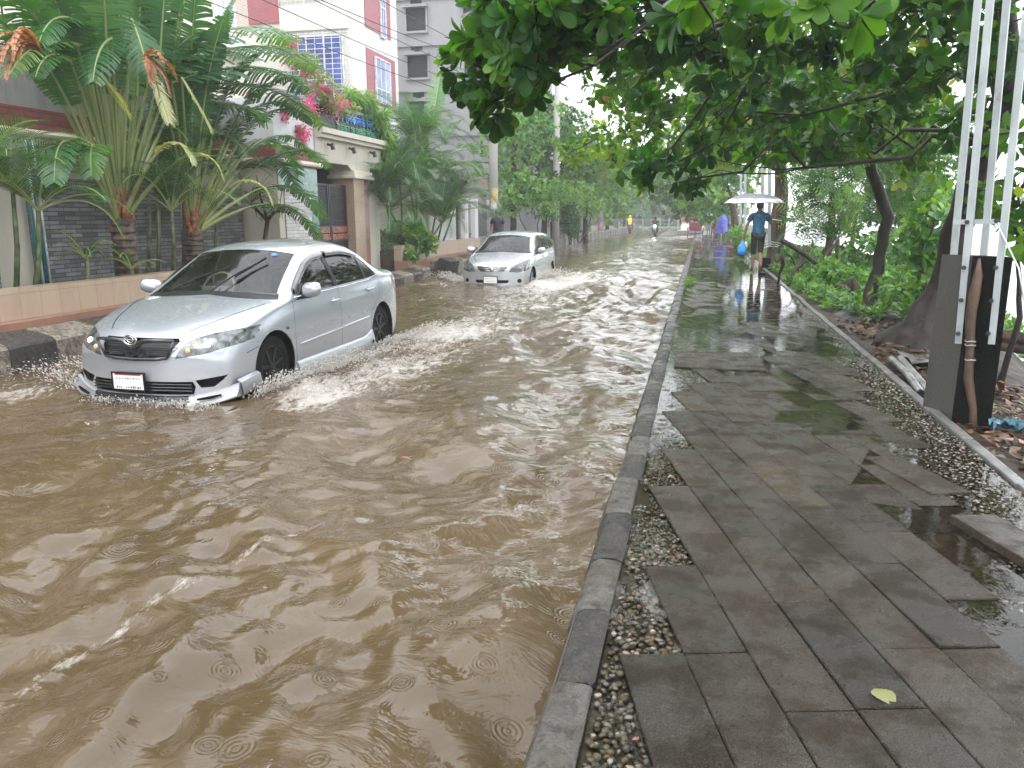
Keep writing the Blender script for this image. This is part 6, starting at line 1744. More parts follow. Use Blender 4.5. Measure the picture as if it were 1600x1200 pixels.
tag(scatter('leaf_litter', P[k_], D[k_], RNG.uniform(.05, .14, m_), RNG.random(m_), T_ALM, leaf_mat('fallen leaves', [(0, (.02, .012, .008)), (.5, (.06, .03, .016)), (.85, (.13, .06, .028)), (1, (.18, .14, .09))], .05, .4, .25), up=np.tile([0, 0, 1.0], (m_, 1)) + RNG.normal(0, .25, (m_, 3))), kind='stuff')
def one_leaf(label, p, s, ang, mat_, tm=T_ALM, tilt=.1, lv=.5):
    d = np.array([[math.cos(ang), math.sin(ang), tilt]])
    o = scatter('fallen_leaf', np.array([p]), d, [s], np.array([lv]), tm, mat_, up=np.array([[.1, 0, 1.0]]))
    return tag(o, label, 'leaf')
LY = leaf_mat('yellow fallen leaf', [(0, (.17, .175, .05)), (1, (.17, .175, .05))], .1, .3)
LO = leaf_mat('orange fallen leaf', [(0, (.26, .085, .03)), (1, (.26, .085, .03))], .1, .35)
g = gz(1362, 1072, .012); one_leaf('pale yellow green leaf lying alone on the wet slabs', (g.x, g.y, .012), .10, R(-60), LY, template([0, .14, .22, .32, .45, .62, .8, .92, 1.0], [.012, .012, .16, .33, .41, .38, .24, .10, .01], .16, .10), .03)
g = gz(1560, 690, -.04); one_leaf('big orange dead leaf on the soil right of the concrete block', (g.x, g.y, -.01), .19, R(-25), LO, T_ALM, .05)
g = gz(626, 719, WATER_Z); one_leaf('small yellow leaf floating on the flood water', (g.x, g.y, WATER_Z + .02), .075, R(20), LO, T_OVAL, .0)
# ------------------------------------------------------------------ people
def skin_mesh(name, verts, edges, mat, parent, sub=1, root_i=0, smooth=True):
    """verts: (x, y, z, rx, ry); grows one continuous surface over the chains"""
    me = bpy.data.meshes.new('chain'); me.from_pydata([v[:3] for v in verts], edges, [])
    o = bpy.data.objects.new('chain', me); COL.objects.link(o)
    md = o.modifiers.new('skin', 'SKIN'); md.use_smooth_shade = True; md.branch_smoothing = .6
    for i, d in enumerate(me.skin_vertices[0].data):
        d.radius = (verts[i][3], verts[i][4]); d.use_root = (i == root_i)
    s = o.modifiers.new('sub', 'SUBSURF'); s.levels = sub; s.render_levels = sub
    bpy.context.view_layer.update()
    m2 = bpy.data.meshes.new_from_object(o.evaluated_get(bpy.context.evaluated_depsgraph_get()))
    bpy.data.objects.remove(o); m2.name = name; m2.materials.clear(); m2.materials.append(mat)
    m2.polygons.foreach_set('use_smooth', [True] * len(m2.polygons))
    n = bpy.data.objects.new(name, m2); COL.objects.link(n); n.parent = parent; return n

STAND = dict(pelvis=(0, 0, .95), waist=(0, 0, 1.08), chest=(0, .0, 1.29), neckb=(0, .0, 1.45), neck=(0, .012, 1.52), head=(0, .02, 1.605), crown=(0, .012, 1.70),
    shL=(-.175, 0, 1.425), elL=(-.235, -.02, 1.13), wrL=(-.25, .05, .89), haL=(-.25, .07, .80), shR=(.175, 0, 1.425), elR=(.235, -.02, 1.13), wrR=(.25, .05, .89), haR=(.25, .07, .80),
    hipL=(-.09, 0, .91), knL=(-.095, .02, .50), anL=(-.10, -.02, .085), toL=(-.11, .15, .03), hipR=(.09, 0, .91), knR=(.095, .02, .50), anR=(.10, -.02, .085), toR=(.11, .15, .03))
RAD = dict(pelvis=(.135, .10), waist=(.12, .09), chest=(.145, .105), neckb=(.075, .065), neck=(.052, .052), head=(.074, .088), crown=(.058, .07), sh=(.056, .056), el=(.041, .041), wr=(.028, .03), ha=(.036, .02), hip=(.088, .088), kn=(.056, .058), an=(.038, .042), to=(.036, .024))
def rad_of(k): return RAD.get(k) or RAD[k[:-1]]
EDG = [('pelvis', 'waist'), ('waist', 'chest'), ('chest', 'neckb'), ('neckb', 'neck'), ('neck', 'head'), ('head', 'crown'), ('chest', 'shL'), ('shL', 'elL'), ('elL', 'wrL'), ('wrL', 'haL'), ('chest', 'shR'), ('shR', 'elR'), ('elR', 'wrR'), ('wrR', 'haR'),
       ('pelvis', 'hipL'), ('hipL', 'knL'), ('knL', 'anL'), ('anL', 'toL'), ('pelvis', 'hipR'), ('hipR', 'knR'), ('knR', 'anR'), ('anR', 'toR')]
M_SKIN = MAT('brown skin', (.21, .105, .062), .5, local=True, var=.12)
M_HAIR = MAT('black hair', (.012, .010, .010), .45, local=True)
M_EYE = MAT('eye', (.05, .04, .035), .2, local=True)
def person(label, loc, rot, pose=None, scale=1.0, shirt=None, pants=None, hair=True, fingers=False, group=None, shorts=False, hood=None, poncho=None, skirt=None, cat='person'):
    J = dict(STAND); J.update(pose or {})
    root = thing('person', label, cat, (0, 0, 0), group)
    names = list(J.keys()); V = [(*J[k], *rad_of(k)) for k in names]; ix = {k: i for i, k in enumerate(names)}
    E = [(ix[a], ix[b_]) for a, b_ in EDG]
    h = Vector(J['head']); up_ = (Vector(J['crown']) - h).normalized()
    for nm, off, r in (('nose', (0, .10, -.01), .012), ('chin', (0, .075, -.065), .022), ('earL', (-.083, -.005, 0), .013), ('earR', (.083, -.005, 0), .013)):
        V.append((h.x + off[0], h.y + off[1], h.z + off[2], r, r)); E.append((ix['head'], len(V) - 1))
    for s in 'LR':                                       # fingers
        w, ha = Vector(J['wr' + s]), Vector(J['ha' + s]); d = (ha - w).normalized(); sd = d.cross(Vector((0, 1, 0)));
        if sd.length < .3: sd = d.cross(Vector((1, 0, 0)))
        sd.normalize(); cu = d.cross(sd).normalized() * (1 if s == 'L' else -1)
        lens = (.062, .072, .068, .052) if fingers else (.06, .07, .06, .05)
        for k in range(4):
            b0 = ha + d * .012 + sd * (-.03 + .02 * k); m1 = b0 + d * lens[k] * .55 + cu * .008; m2 = b0 + d * lens[k] + cu * .03
            i0 = len(V); V.append((*b0, .009, .009)); V.append((*m1, .008, .008)); V.append((*m2, .0065, .0065)); E += [(ix['ha' + s], i0), (i0, i0 + 1), (i0 + 1, i0 + 2)]
        tb = w + (ha - w) * .45 - sd * .035; te = tb + d * .04 - sd * .018 + cu * .02
        i0 = len(V); V.append((*tb, .011, .011)); V.append((*te, .008, .008)); E += [(ix['wr' + s], i0), (i0, i0 + 1)]
    skin_mesh('body', V, E, M_SKIN, root, 1, ix['pelvis'])
    for sx in (-1, 1):
        b = MB(); b.ball((h.x + sx * .03, h.y + .078, h.z + .012), (.012, .009, .009), 8, 5); b.build('eye', M_EYE, root, smooth=True)
    def garment(nm, keys, edges, gain, mat, ext=None):
        VV = []; kx = {}
        for k in keys:
            p = ext.get(k, J.get(k)) if ext else J[k]; r = rad_of(k) if k in J else ext[k + '_r']
            g_ = gain[k] if k in gain else gain['*']
            kx[k] = len(VV); VV.append((*p, r[0] * g_ + .012, r[1] * g_ + .012))
        return skin_mesh(nm, VV, [(kx[a], kx[c]) for a, c in edges], mat, root, 1, 0)
    lerp = lambda a, c, t: tuple(Vector(J[a]).lerp(Vector(J[c]), t))
    if shirt:
        ext = dict(hem=tuple(Vector(J['pelvis']) + Vector((0, 0, -.06))), hem_r=(.14, .11), slL=lerp('shL', 'elL', .72), slL_r=(.058, .058), slR=lerp('shR', 'elR', .72), slR_r=(.058, .058), nk=tuple(Vector(J['neckb']) + Vector((0, 0, .045))), nk_r=(.062, .06))
        garment('shirt', ['chest', 'waist', 'pelvis', 'hem', 'nk', 'shL', 'slL', 'shR', 'slR'], [('chest', 'waist'), ('waist', 'pelvis'), ('pelvis', 'hem'), ('chest', 'nk'), ('chest', 'shL'), ('shL', 'slL'), ('chest', 'shR'), ('shR', 'slR')], {'*': 1.22, 'chest': 1.18}, shirt, ext)
    if pants:
        t_ = .18 if shorts else .96
        ext = dict(lgL=lerp('knL', 'anL', t_), lgL_r=(.062, .064) if shorts else (.045, .05), lgR=lerp('knR', 'anR', t_), lgR_r=(.062, .064) if shorts else (.045, .05))
        garment('trousers', ['pelvis', 'hipL', 'knL', 'lgL', 'hipR', 'knR', 'lgR'], [('pelvis', 'hipL'), ('hipL', 'knL'), ('knL', 'lgL'), ('pelvis', 'hipR'), ('hipR', 'knR'), ('knR', 'lgR')], {'*': 1.06, 'pelvis': 1.0}, pants, ext)
    if skirt:
        b = MB(); rows = []
        px_, py_ = J['pelvis'][0], J['pelvis'][1]
        for z, r in ((1.02, .15), (.9, .185), (.65, .215), (.42, .24)): rows.append([(px_ + r * math.cos(a) * (1 + .05 * math.sin(5 * a)), py_ + r * .75 * math.sin(a) * (1 + .05 * math.sin(5 * a)), z) for a in np.linspace(0, 6.283, 21)[:-1]])
        b.grid(rows, closed=True); b.build('skirt', skirt, root, smooth=True)
    if poncho:
        b = MB(); rows = []
        for z, rx_, ry_ in ((1.50, .07, .07), (1.45, .16, .11), (1.36, .26, .15), (1.15, .30, .19), (.85, .31, .21), (.55, .34, .23), (.36, .36, .25)):
            rows.append([(rx_ * math.cos(a) * (1 + .06 * math.sin(6 * a + z)), ry_ * math.sin(a) * (1 + .08 * math.sin(5 * a + 2 * z)), z + .03 * math.sin(3 * a)) for a in np.linspace(0, 6.283, 31)[:-1]])
        b.grid(rows, closed=True); b.build('rain_cape', poncho, root, smooth=True)
        b = MB(); b.ball((h.x, h.y - .012, h.z + .02), (.115, .125, .145), 14, 9); b.build('hood', poncho, root, smooth=True)
    elif hood:
        b = MB(); b.ball((h.x, h.y - .018, h.z + .035), (.105, .118, .118), 14, 9); b.build('headwear', hood, root, smooth=True)
    elif hair:
        b = MB(); b.ball((h.x, h.y - .022, h.z + .045), (.092, .102, .098), 14, 9); b.build('hair', M_HAIR, root, smooth=True)
    root.location = loc; root.rotation_euler = (0, 0, rot); root.scale = (scale,) * 3
    return root
fab = lambda n, c, r=.75: MAT(n, c, r, local=True, var=.3, scale=5, bump=.25, bscale=30)

# man walking away under the umbrella
mx_, my_ = 1.50, 21.55
man = person('man in a blue t-shirt and black three quarter trousers, walking barefoot under a pale umbrella', (mx_, my_, .01), 0,
    dict(elL=(-.285, -.07, 1.16), wrL=(-.33, -.05, .92), haL=(-.335, -.04, .835), elR=(.30, .02, 1.18), wrR=(.27, .22, 1.33), haR=(.24, .27, 1.38), neckb=(0, .03, 1.46), neck=(0, .05, 1.53), head=(0, .07, 1.605), crown=(0, .065, 1.70),
         knL=(-.085, .06, .50), anL=(-.095, .02, .085), toL=(-.11, .18, .03), knR=(.075, .03, .52), anR=(.085, -.22, .20), toR=(.09, -.13, .05)), 1.06,
    shirt=fab('teal blue jersey', (.012, .095, .19)), pants=fab('black cloth', (.012, .012, .014)), shorts=True, fingers=True)
hand = Vector((mx_ + .24 * 1.06, my_ + .28 * 1.06, 1.385 * 1.06 + .03))
top = Vector((1.36, my_ + .22, 2.06))
um = thing('umbrella', 'pale grey umbrella held over the man in the blue t-shirt', 'umbrella', tuple(hand))
b = MB(); ax = (top - hand).normalized(); a1 = ax.cross(Vector((0, 1, 0))).normalized(); a1 = Vector((1, 0, 0)); a2 = Vector((0, 1, 0)); rows = []
for t in np.linspace(0, 1, 9):
    row = []
    for k in range(32):
        a = 2 * math.pi * k / 32; sc = 1 - .07 * abs(math.sin(4 * a)) * t
        rr_ = .77 * math.sin(t * 1.25) / math.sin(1.25) * sc; row.append(top + a1 * (rr_ * math.cos(a)) + a2 * (rr_ * math.sin(a)) - Vector((0, 0, .26 * (1 - math.cos(t * 1.25)) / (1 - math.cos(1.25)) - .02 * abs(math.sin(4 * a)) * t)))
    rows.append(row)
b.grid(rows[:7], 0, True); b.grid([rows[6], rows[7], rows[8]], 1, True)
t = NT('umbrella cloth'); p_ = t.bsdf((.30, .31, .36), .4); tl = t.n('ShaderNodeBsdfTranslucent'); tl.inputs[0].default_value = (.34, .35, .4, 1); mxs = t.n('ShaderNodeMixShader'); mxs.inputs[0].default_value = .4; t.l(p_.outputs[0], mxs.inputs[1]); t.l(tl.outputs[0], mxs.inputs[2])
b.build('canopy', [t.done(mxs), MAT('pale umbrella hem', (.66, .67, .70), .4, local=True)], um, smooth=True)
b = MB(); b.tube([hand - ax * .12, hand + ax * .1, top + ax * .05], [.011, .008, .007], 8); b.build('shaft', M_CHROME, um, smooth=True)
b = MB()
for k in range(8):
    a = 2 * math.pi * k / 8; e = top + a1 * (.71 * math.cos(a)) + a2 * (.71 * math.sin(a)) - Vector((0, 0, .235)); b.tube([top - Vector((0, 0, .02)), top.lerp(e, .5) - Vector((0, 0, -.045)), e], .004, 4)
b.build('ribs', M_IRON, um)
hb = Vector((mx_ - .345 * 1.06, my_ - .05, .80 * 1.06))
bg_ = thing('plastic_bag', 'blue plastic bag hanging from the left hand of the man under the umbrella', 'bag', tuple(hb))
b = MB(); rows = []
for z, rx_, ry_ in ((.03, .012, .012), (-.04, .03, .02), (-.12, .075, .05), (-.24, .115, .08), (-.34, .11, .08), (-.40, .05, .04), (-.41, .005, .005)):
    rows.append([(hb.x - .02 + rx_ * math.cos(a) * (1 + .12 * math.sin(5 * a + z * 9)), hb.y + ry_ * math.sin(a), hb.z + z) for a in np.linspace(0, 6.283, 19)[:-1]])
b.grid(rows, closed=True); b.build('bag', MAT('thin blue plastic', (.03, .25, .62), .2, local=True, coat=.5), bg_, smooth=True)
b = MB(); b.ball((hb.x + .06, hb.y + .03, hb.z - .13), (.05, .04, .11), 10, 7); b.build('white_lining', MAT('thin white plastic', (.6, .65, .7), .2, local=True), bg_, smooth=True)

M_PONCHO = MAT('blue rain cape', (.085, .095, .42), .3, local=True, var=.3, scale=4)
g = gz(1124, 374, .0)
person('person in a long violet blue hooded rain cape walking away along the path', (g.x + .1, g.y, .0), 0, dict(anL=(-.10, .08, .085), toL=(-.11, .25, .03), anR=(.10, -.10, .09), toR=(.11, .06, .03)), 1.04, poncho=M_PONCHO, hair=False)
def at_xy(px, Y): return aty(px, 360, Y).x
FABS = {n: fab(n, c) for n, c in dict(grey_cloth=(.16, .16, .15), white_cloth=(.5, .5, .48), dark_cloth=(.02, .022, .03), navy_cloth=(.02, .05, .14), red_cloth=(.30, .03, .045), purple_cloth=(.055, .03, .12), black_cloth=(.015, .015, .016), maroon=(.2, .025, .05)).items()}
person('woman in dark top and grey skirt standing past the rickshaw', (at_xy(1107, 59), 59, 0), R(20), None, .95, shirt=FABS['dark_cloth'], skirt=FABS['grey_cloth'])
person('person in a white shirt and dark trousers by the grey market umbrella', (at_xy(1114, 60), 60, 0), R(-30), None, 1.0, shirt=FABS['white_cloth'], pants=FABS['maroon'])
person('man in dark blue at the stall under the blue parasol', (at_xy(1137, 52), 52.5, 0), R(70), dict(wrL=(-.1, .3, 1.1), haL=(-.08, .38, 1.1), elL=(-.22, .12, 1.15)), .98, shirt=FABS['navy_cloth'], pants=FABS['navy_cloth'])
person('person in red sitting low beside the stall', (at_xy(1144, 50.5), 50.5, -.42), R(120), dict(hipL=(-.1, .05, .9), knL=(-.14, .38, .98), anL=(-.14, .40, .55), toL=(-.15, .55, .5), hipR=(.1, .05, .9), knR=(.14, .38, .98), anR=(.14, .40, .55), toR=(.15, .55, .5)), .9, shirt=FABS['maroon'], pants=FABS['black_cloth'])
g = aty(866, 360, 38.8)
person('person in a purple top and black trousers half hidden behind the bare pole', (g.x - .05, 38.9, .15), R(180), dict(elL=(-.28, -.04, 1.15), wrL=(-.22, .16, 1.05), haL=(-.18, .24, 1.05)), 1.02, shirt=FABS['purple_cloth'], pants=FABS['black_cloth'])
g = aty(777, 350, 27.2)
person('person in dark clothes and a dark green headscarf standing behind the silver wagon', (g.x, 27.2, -.02), R(200), None, .98, shirt=FABS['dark_cloth'], pants=FABS['black_cloth'], hood=fab('green headscarf', (.035, .085, .05)))

# ------------------------------------------------------------------ motorcycles and riders, rickshaw
SIT = dict(pelvis=(0, -.05, .80), waist=(0, -.06, .94), chest=(0, -.01, 1.13), neckb=(0, .02, 1.29), neck=(0, .04, 1.36), head=(0, .06, 1.44), crown=(0, .055, 1.54), shL=(-.18, .02, 1.26), elL=(-.30, .18, 1.07), wrL=(-.32, .42, 1.02), haL=(-.32, .50, 1.02), shR=(.18, .02, 1.26), elR=(.30, .18, 1.07), wrR=(.32, .42, 1.02), haR=(.32, .50, 1.02),
    hipL=(-.10, 0, .78), knL=(-.20, .38, .70), anL=(-.18, .18, .32), toL=(-.19, .34, .27), hipR=(.10, 0, .78), knR=(.20, .38, .70), anR=(.18, .18, .32), toR=(.19, .34, .27))
def motorcycle(label, loc, rot, lit, colm):
    o = thing('motorcycle', label, 'motorcycle', (0, 0, 0), 'motorcycles far along the flooded road')
    for y, nm in ((.68, 'front'), (-.62, 'rear')):
        b = MB(); b.lathe([(.20, -.04), (.27, -.05), (.30, -.02), (.30, .02), (.27, .05), (.20, .04), (.20, -.04)], (0, 0, 0), 24, axis='x'); b.v = [(x, yy + y, z + .30) for x, yy, z in b.v]
        w = b.build('wheel', M_RUBBER, o, smooth=True, fix=True)
        b = MB()
        for k in range(6): a = k * math.pi / 3; b.bar((0, y, .30), (0, y + .2 * math.cos(a), .3 + .2 * math.sin(a)), .02, .02)
        b.build('spokes', M_CHROME, w)
    b = MB(); b.tube([(0, .30, .86), (0, .1, .84), (0, -.15, .76)], [.09, .13, .09], 10, squash=1.0); b.build('tank', colm, o, smooth=True)
    b = MB(); b.tube([(0, -.1, .80), (0, -.45, .78), (0, -.85, .86)], [.11, .12, .06], 10, squash=.5); b.build('seat', M_RUBBER, o, smooth=True)
    b = MB(); b.box(-.12, .12, -.15, .3, .32, .62); b.bar((0, .3, .75), (0, -.62, .32), .06, .06); b.build('engine', M_IRON, o, bevel=.03)
    b = MB()
    for s in (-1, 1): b.tube([(s * .08, .68, .30), (s * .08, .45, .92)], .022, 6)
    b.build('fork', M_CHROME, o, smooth=True)
    b = MB(); b.tube([(-.36, .33, .99), (-.2, .42, 1.02), (.2, .42, 1.02), (.36, .33, .99)], .016, 6); b.build('handlebar', M_IRON, o, smooth=True)
    b = MB(); b.ball((0, .56, .88), (.10, .06, .10), 14, 8); b.build('headlight', M_LED if lit else M_LENS, o, smooth=True)
    b = MB(); b.tube([(0, .95, .45), (0, .68, .63), (0, .42, .52)], [.05, .07, .05], 8, squash=.5); b.tube([(0, -.4, .6), (0, -.75, .63), (0, -.98, .45)], [.05, .08, .05], 8); b.build('mudguard', colm, o, smooth=True)
    b = MB(); b.ball((0, -.93, .74), (.07, .03, .04), 10, 6); b.build('tail_light', M_REDL, o, smooth=True)
    o.location = loc; o.rotation_euler = (0, 0, rot); return o
g = gz(1023, 369, -.16); motorcycle('oncoming motorcycle with its headlight on, throwing spray to both sides', (g.x, g.y, -.24), R(180), True, FABS['black_cloth'])
person('rider in dark clothes on the oncoming motorcycle with its headlight on', (g.x, g.y, -.22), R(180), SIT, 1.0, shirt=FABS['dark_cloth'], pants=FABS['black_cloth'], hood=M_BLACKG, cat='rider')
spray(900, [(g.x + .1, g.y + .3, 0), (g.x + .1, g.y + 1.6, 0)], (1, .3, 0), .75, 2.6, .012, .035, ''); spray(900, [(g.x - .1, g.y + .3, 0), (g.x - .1, g.y + 1.6, 0)], (-1, .3, 0), .75, 2.6, .012, .035, '')
g = gz(984, 364, -.16); motorcycle('motorcycle ridden away by a person in a yellow rain cape', (g.x, g.y, -.24), 0, False, FABS['black_cloth'])
yr = person('rider in a bright yellow hooded rain cape, seen from behind', (g.x, g.y, -.22), 0, SIT, 1.08, shirt=MAT('yellow rain cape', (.80, .50, .01), .35, local=True), pants=FABS['black_cloth'], hood=MAT('yellow hood', (.80, .50, .01), .35, local=True), cat='rider')

g = gz(1087, 371, -.12)
rk = thing('cycle_rickshaw', 'cycle rickshaw with a maroon folding hood, seen from behind at the path edge', 'rickshaw', (0, 0, 0))
M_MAR = MAT('maroon vinyl', (.20, .018, .05), .35, local=True, var=.4, scale=6)
for s in (-1, 1):
    b = MB(); b.tube([(s * .52, .36 * math.cos(a), .36 + .36 * math.sin(a)) for a in np.linspace(0, 2 * math.pi, 29)], .022, 6, cap=False); w = b.build('wheel', M_RUBBER, rk, smooth=True)
    b = MB()
    for k in range(12): a = k * math.pi / 6; b.bar((s * .52, 0, .36), (s * .52, .35 * math.cos(a), .36 + .35 * math.sin(a)), .008, .008)
    b.ball((s * .52, 0, .36), .05, 8, 6); b.build('spokes', M_CHROME, w)
    b = MB(); b.tube([(s * .52, .42 * math.cos(a), .36 + .42 * math.sin(a)) for a in np.linspace(.2, math.pi - .2, 12)], .045, 6, squash=.35); b.build('mudguard', M_MAR, rk, smooth=True)
b = MB(); b.bar((-.55, 0, .36), (.55, 0, .36), .05, .05); b.bar((-.3, -.3, .5), (-.3, 1.0, .45), .04, .04); b.bar((.3, -.3, .5), (.3, 1.0, .45), .04, .04); b.bar((0, .4, .45), (0, 1.75, .75), .05, .05); b.bar((0, 1.3, .4), (0, 1.2, .95), .04, .04); b.bar((0, -.3, .15), (0, -.3, .75), .04, .04); b.bar((-.4, -.3, .3), (.4, -.3, .3), .03, .03); b.build('frame', M_IRON, rk)
b = MB(); b.box(-.42, .42, -.25, .35, .55, .85); b.build('seat_box', M_MAR, rk, bevel=.04)
b = MB(); b.box(-.44, .44, -.32, -.24, .55, 1.15); b.build('seat_back', M_MAR, rk, bevel=.03)
b = MB(); rows = []
for t in np.linspace(0, 1, 9):
    y = -.30 + .75 * t; zt_ = 1.18 + .55 * math.sin(min(1, .28 + .8 * t) * math.pi / 2)
    rows.append([(.46 * math.cos(a) * (1.0), y - .12 * t * (1 - math.sin(a)), 1.05 + (zt_ - 1.05) * max(0, math.sin(a)) ** .7) for a in np.linspace(0, math.pi, 15)])
b.grid(rows); b.build('hood', M_MAR, rk, smooth=True)
b = MB()
for r_ in rows[::2]: b.tube(r_, .014, 5)
b.build('hood_ribs', M_IRON, rk, smooth=True)
b = MB(); b.tube([(0, 1.85 + .36 * math.cos(a), .36 + .36 * math.sin(a)) for a in np.linspace(0, 2 * math.pi, 25)], .022, 6, cap=False); b.build('wheel', M_RUBBER, rk, smooth=True)
b = MB(); b.tube([(-.3, 1.6, 1.05), (0, 1.72, 1.0), (.3, 1.6, 1.05)], .016, 6); b.bar((0, 1.72, 1.0), (0, 1.85, .36), .03, .03); b.build('handlebar', M_CHROME, rk)
b = MB(); b.tube([(0, 1.28, 1.0), (0, 1.0, 1.0)], [.05, .1], 8, squash=.6); b.build('saddle', M_RUBBER, rk, smooth=True)
rk.location = (g.x - .05, g.y, -.22); rk.scale = (1.05,) * 3
# ------------------------------------------------------------------ market stalls, park wall and fence
def parasol(label, x, y, z, r, h, mat, grp='market parasols'):
    o = thing('market_parasol', label, 'parasol', (x, y, 0), grp)
    b = MB(); rows = []
    for t, dz in ((0.01, 0), (.5, -.32 * h), (.9, -.8 * h), (1.0, -h), (1.0, -h - .12)): rows.append([(x + r * t * math.cos(a), y + r * t * math.sin(a), z + dz) for a in np.linspace(0, 6.283, 17)[:-1]])
    b.grid(rows, closed=True); b.build('canopy', mat, o)
    b = MB(); b.tube([(x, y, 0), (x, y, z)], .025, 8); b.build('pole', M_IRON, o); return o
cloth = lambda n, c: MAT(n, c, .5, local=True, var=.35, scale=3)
p = aty(1139, 319, 53); parasol('blue market parasol over the first stall', p.x, 53.6, p.z, .55, .5, cloth('blue parasol cloth', (.03, .075, .33)))
p = aty(1110, 332, 60); parasol('small grey parasol over the people past the rickshaw', p.x + .2, 60.5, p.z, .75, .3, cloth('grey parasol cloth', (.35, .38, .40)))
def awning(label, px0, px1, py0, py1, Y, mat, depth=2.0, slope=.4):
    a, c = aty(px0, py1, Y), aty(px1, py0, Y); o = thing('stall_awning', label, 'awning', (a.x, Y, 0), 'market awnings')
    b = MB(); rows = []
    for k in range(7):
        t = k / 6; x = a.x + (c.x - a.x) * t; z = a.z + (c.z - a.z) * t - .08 * math.sin(math.pi * t); rows.append([(x, Y, z), (x, Y + depth, z + .1), (x, Y + depth, z + .06), (x, Y, z - .04)])
    b.grid(rows, closed=True); b.build('sheet', mat, o)
    b = MB()
    for x, z in ((a.x + .05, a.z), (c.x - .05, c.z)):
        for yy in (Y + .1, Y + depth - .1): b.tube([(x, yy, -.05), (x, yy, z)], .03, 6)
    b.build('posts', M_BARKB, o); return o
awning('green tarpaulin awning left of the blue parasol', 1119, 1136, 319, 329, 56, cloth('green tarpaulin', (.05, .16, .10)))
awning('orange yellow tarpaulin awning right of the blue parasol', 1144, 1162, 319, 330, 54, cloth('yellow tarpaulin', (.45, .24, .03)))
sx = at_xy(1141, 54)
o = thing('market_stall', 'cluttered market stall table with boxes under the blue parasol', 'stall', (sx, 54, 0))
b = MB(); b.box(sx - .5, sx + .6, 53.6, 54.4, .7, .76)
for x in (sx - .45, sx + .55):
    for y in (53.65, 54.35): b.box(x - .03, x + .03, y - .03, y + .03, -.05, .7)
b.build('table', M_BARKB, o)
rr = random.Random(2)
for k in range(9):
    x, y = sx - .45 + .12 * k, 53.7 + rr.random() * .5; h_ = rr.uniform(.1, .35)
    q = thing('goods_box', 'small goods box standing on the stall table under the blue parasol', 'box', (x, y, .76), 'goods on the stall table')
    b = MB(); b.box(x - .045, x + .045, y - .06, y + .06, .762, .76 + h_); b.build('box', list(FABS.values())[k % 8], q, bevel=.01)
o = thing('bucket', 'red plastic bucket standing on the path below the stall', 'bucket', (at_xy(1142, 50), 50, 0))
b = MB(); b.lathe([(.14, 0), (.2, .4), (.21, .4), (.205, .43), (.19, .43), (.13, .03)], (at_xy(1142, 50), 50, 0), 18); b.build('bucket', MAT('red plastic', (.45, .03, .05), .3, local=True), o, auto=40, fix=True)
a, c = aty(1064, 352, 72), aty(1100, 344, 72)
o = thing('park_wall', 'low white wall with a red band on top, left of the rickshaw', 'wall', (a.x, 72, 0))
b = MB(); b.box(a.x, c.x, 72, 72.4, -.3, .9); b.build('wall', M_WHITE, o)
b = MB(); b.box(a.x - .05, c.x + .05, 71.9, 72.5, .902, 1.45); b.build('red_band', MAT('red painted band', (.42, .12, .08), .5), o)
o = thing('stone_ledge', 'grey stone ledge standing in the flood before the red and white wall', 'ledge', (a.x, 70, 0))
b = MB(); b.box(a.x - .2, c.x, 68, 71.5, -.3, .22); b.build('ledge', M_PARAP, o, bevel=.03)
o = thing('park_fence', 'pale post and rail fence along the far park', 'fence', (-8, 92, 0))
for k, x in enumerate(np.arange(-11.5, 0, 1.0)):
    b = MB(); b.box(x - .06, x + .06, 91.9, 92.02, -.2, 1.1); b.build('post', M_GREYB, o)
for z in (.5, .95): b = MB(); b.box(-11.5, -.3, 91.93, 91.99, z - .025, z + .025); b.build('rail', M_GREYB, o)

# ------------------------------------------------------------------ lattice posts beside the path
t = NT('galvanised steel'); p0 = t.pos(); nz = t.noise(t.mapv(p0, (1, 1, .35)), 9, 5); n2 = t.noise(p0, 70, 4)
c = t.ramp(nz, [(.3, (.27, .30, .30)), (.7, (.42, .45, .45))]); c = t.mix(t.ramp(t.noise(p0, 4.5, 6, .7), [(.60, 0), (.74, .8)]), c, (.15, .10, .065))
M_GALV = t.done(t.bsdf(c, .42, .25, t.bump(n2, .15, .004)))
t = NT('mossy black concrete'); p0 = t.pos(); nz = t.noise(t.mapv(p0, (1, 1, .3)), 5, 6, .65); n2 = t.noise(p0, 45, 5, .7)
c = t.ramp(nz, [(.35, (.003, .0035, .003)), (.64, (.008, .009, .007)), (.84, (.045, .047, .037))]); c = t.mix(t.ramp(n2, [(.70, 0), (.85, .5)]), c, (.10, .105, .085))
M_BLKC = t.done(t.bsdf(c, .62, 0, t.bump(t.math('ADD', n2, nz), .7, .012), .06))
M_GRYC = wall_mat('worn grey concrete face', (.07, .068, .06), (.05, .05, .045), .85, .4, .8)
o = thing('lattice_post', 'tall galvanised post of four steel angles bolted to a black concrete block', 'post', (2.02, 6.5, -.1))
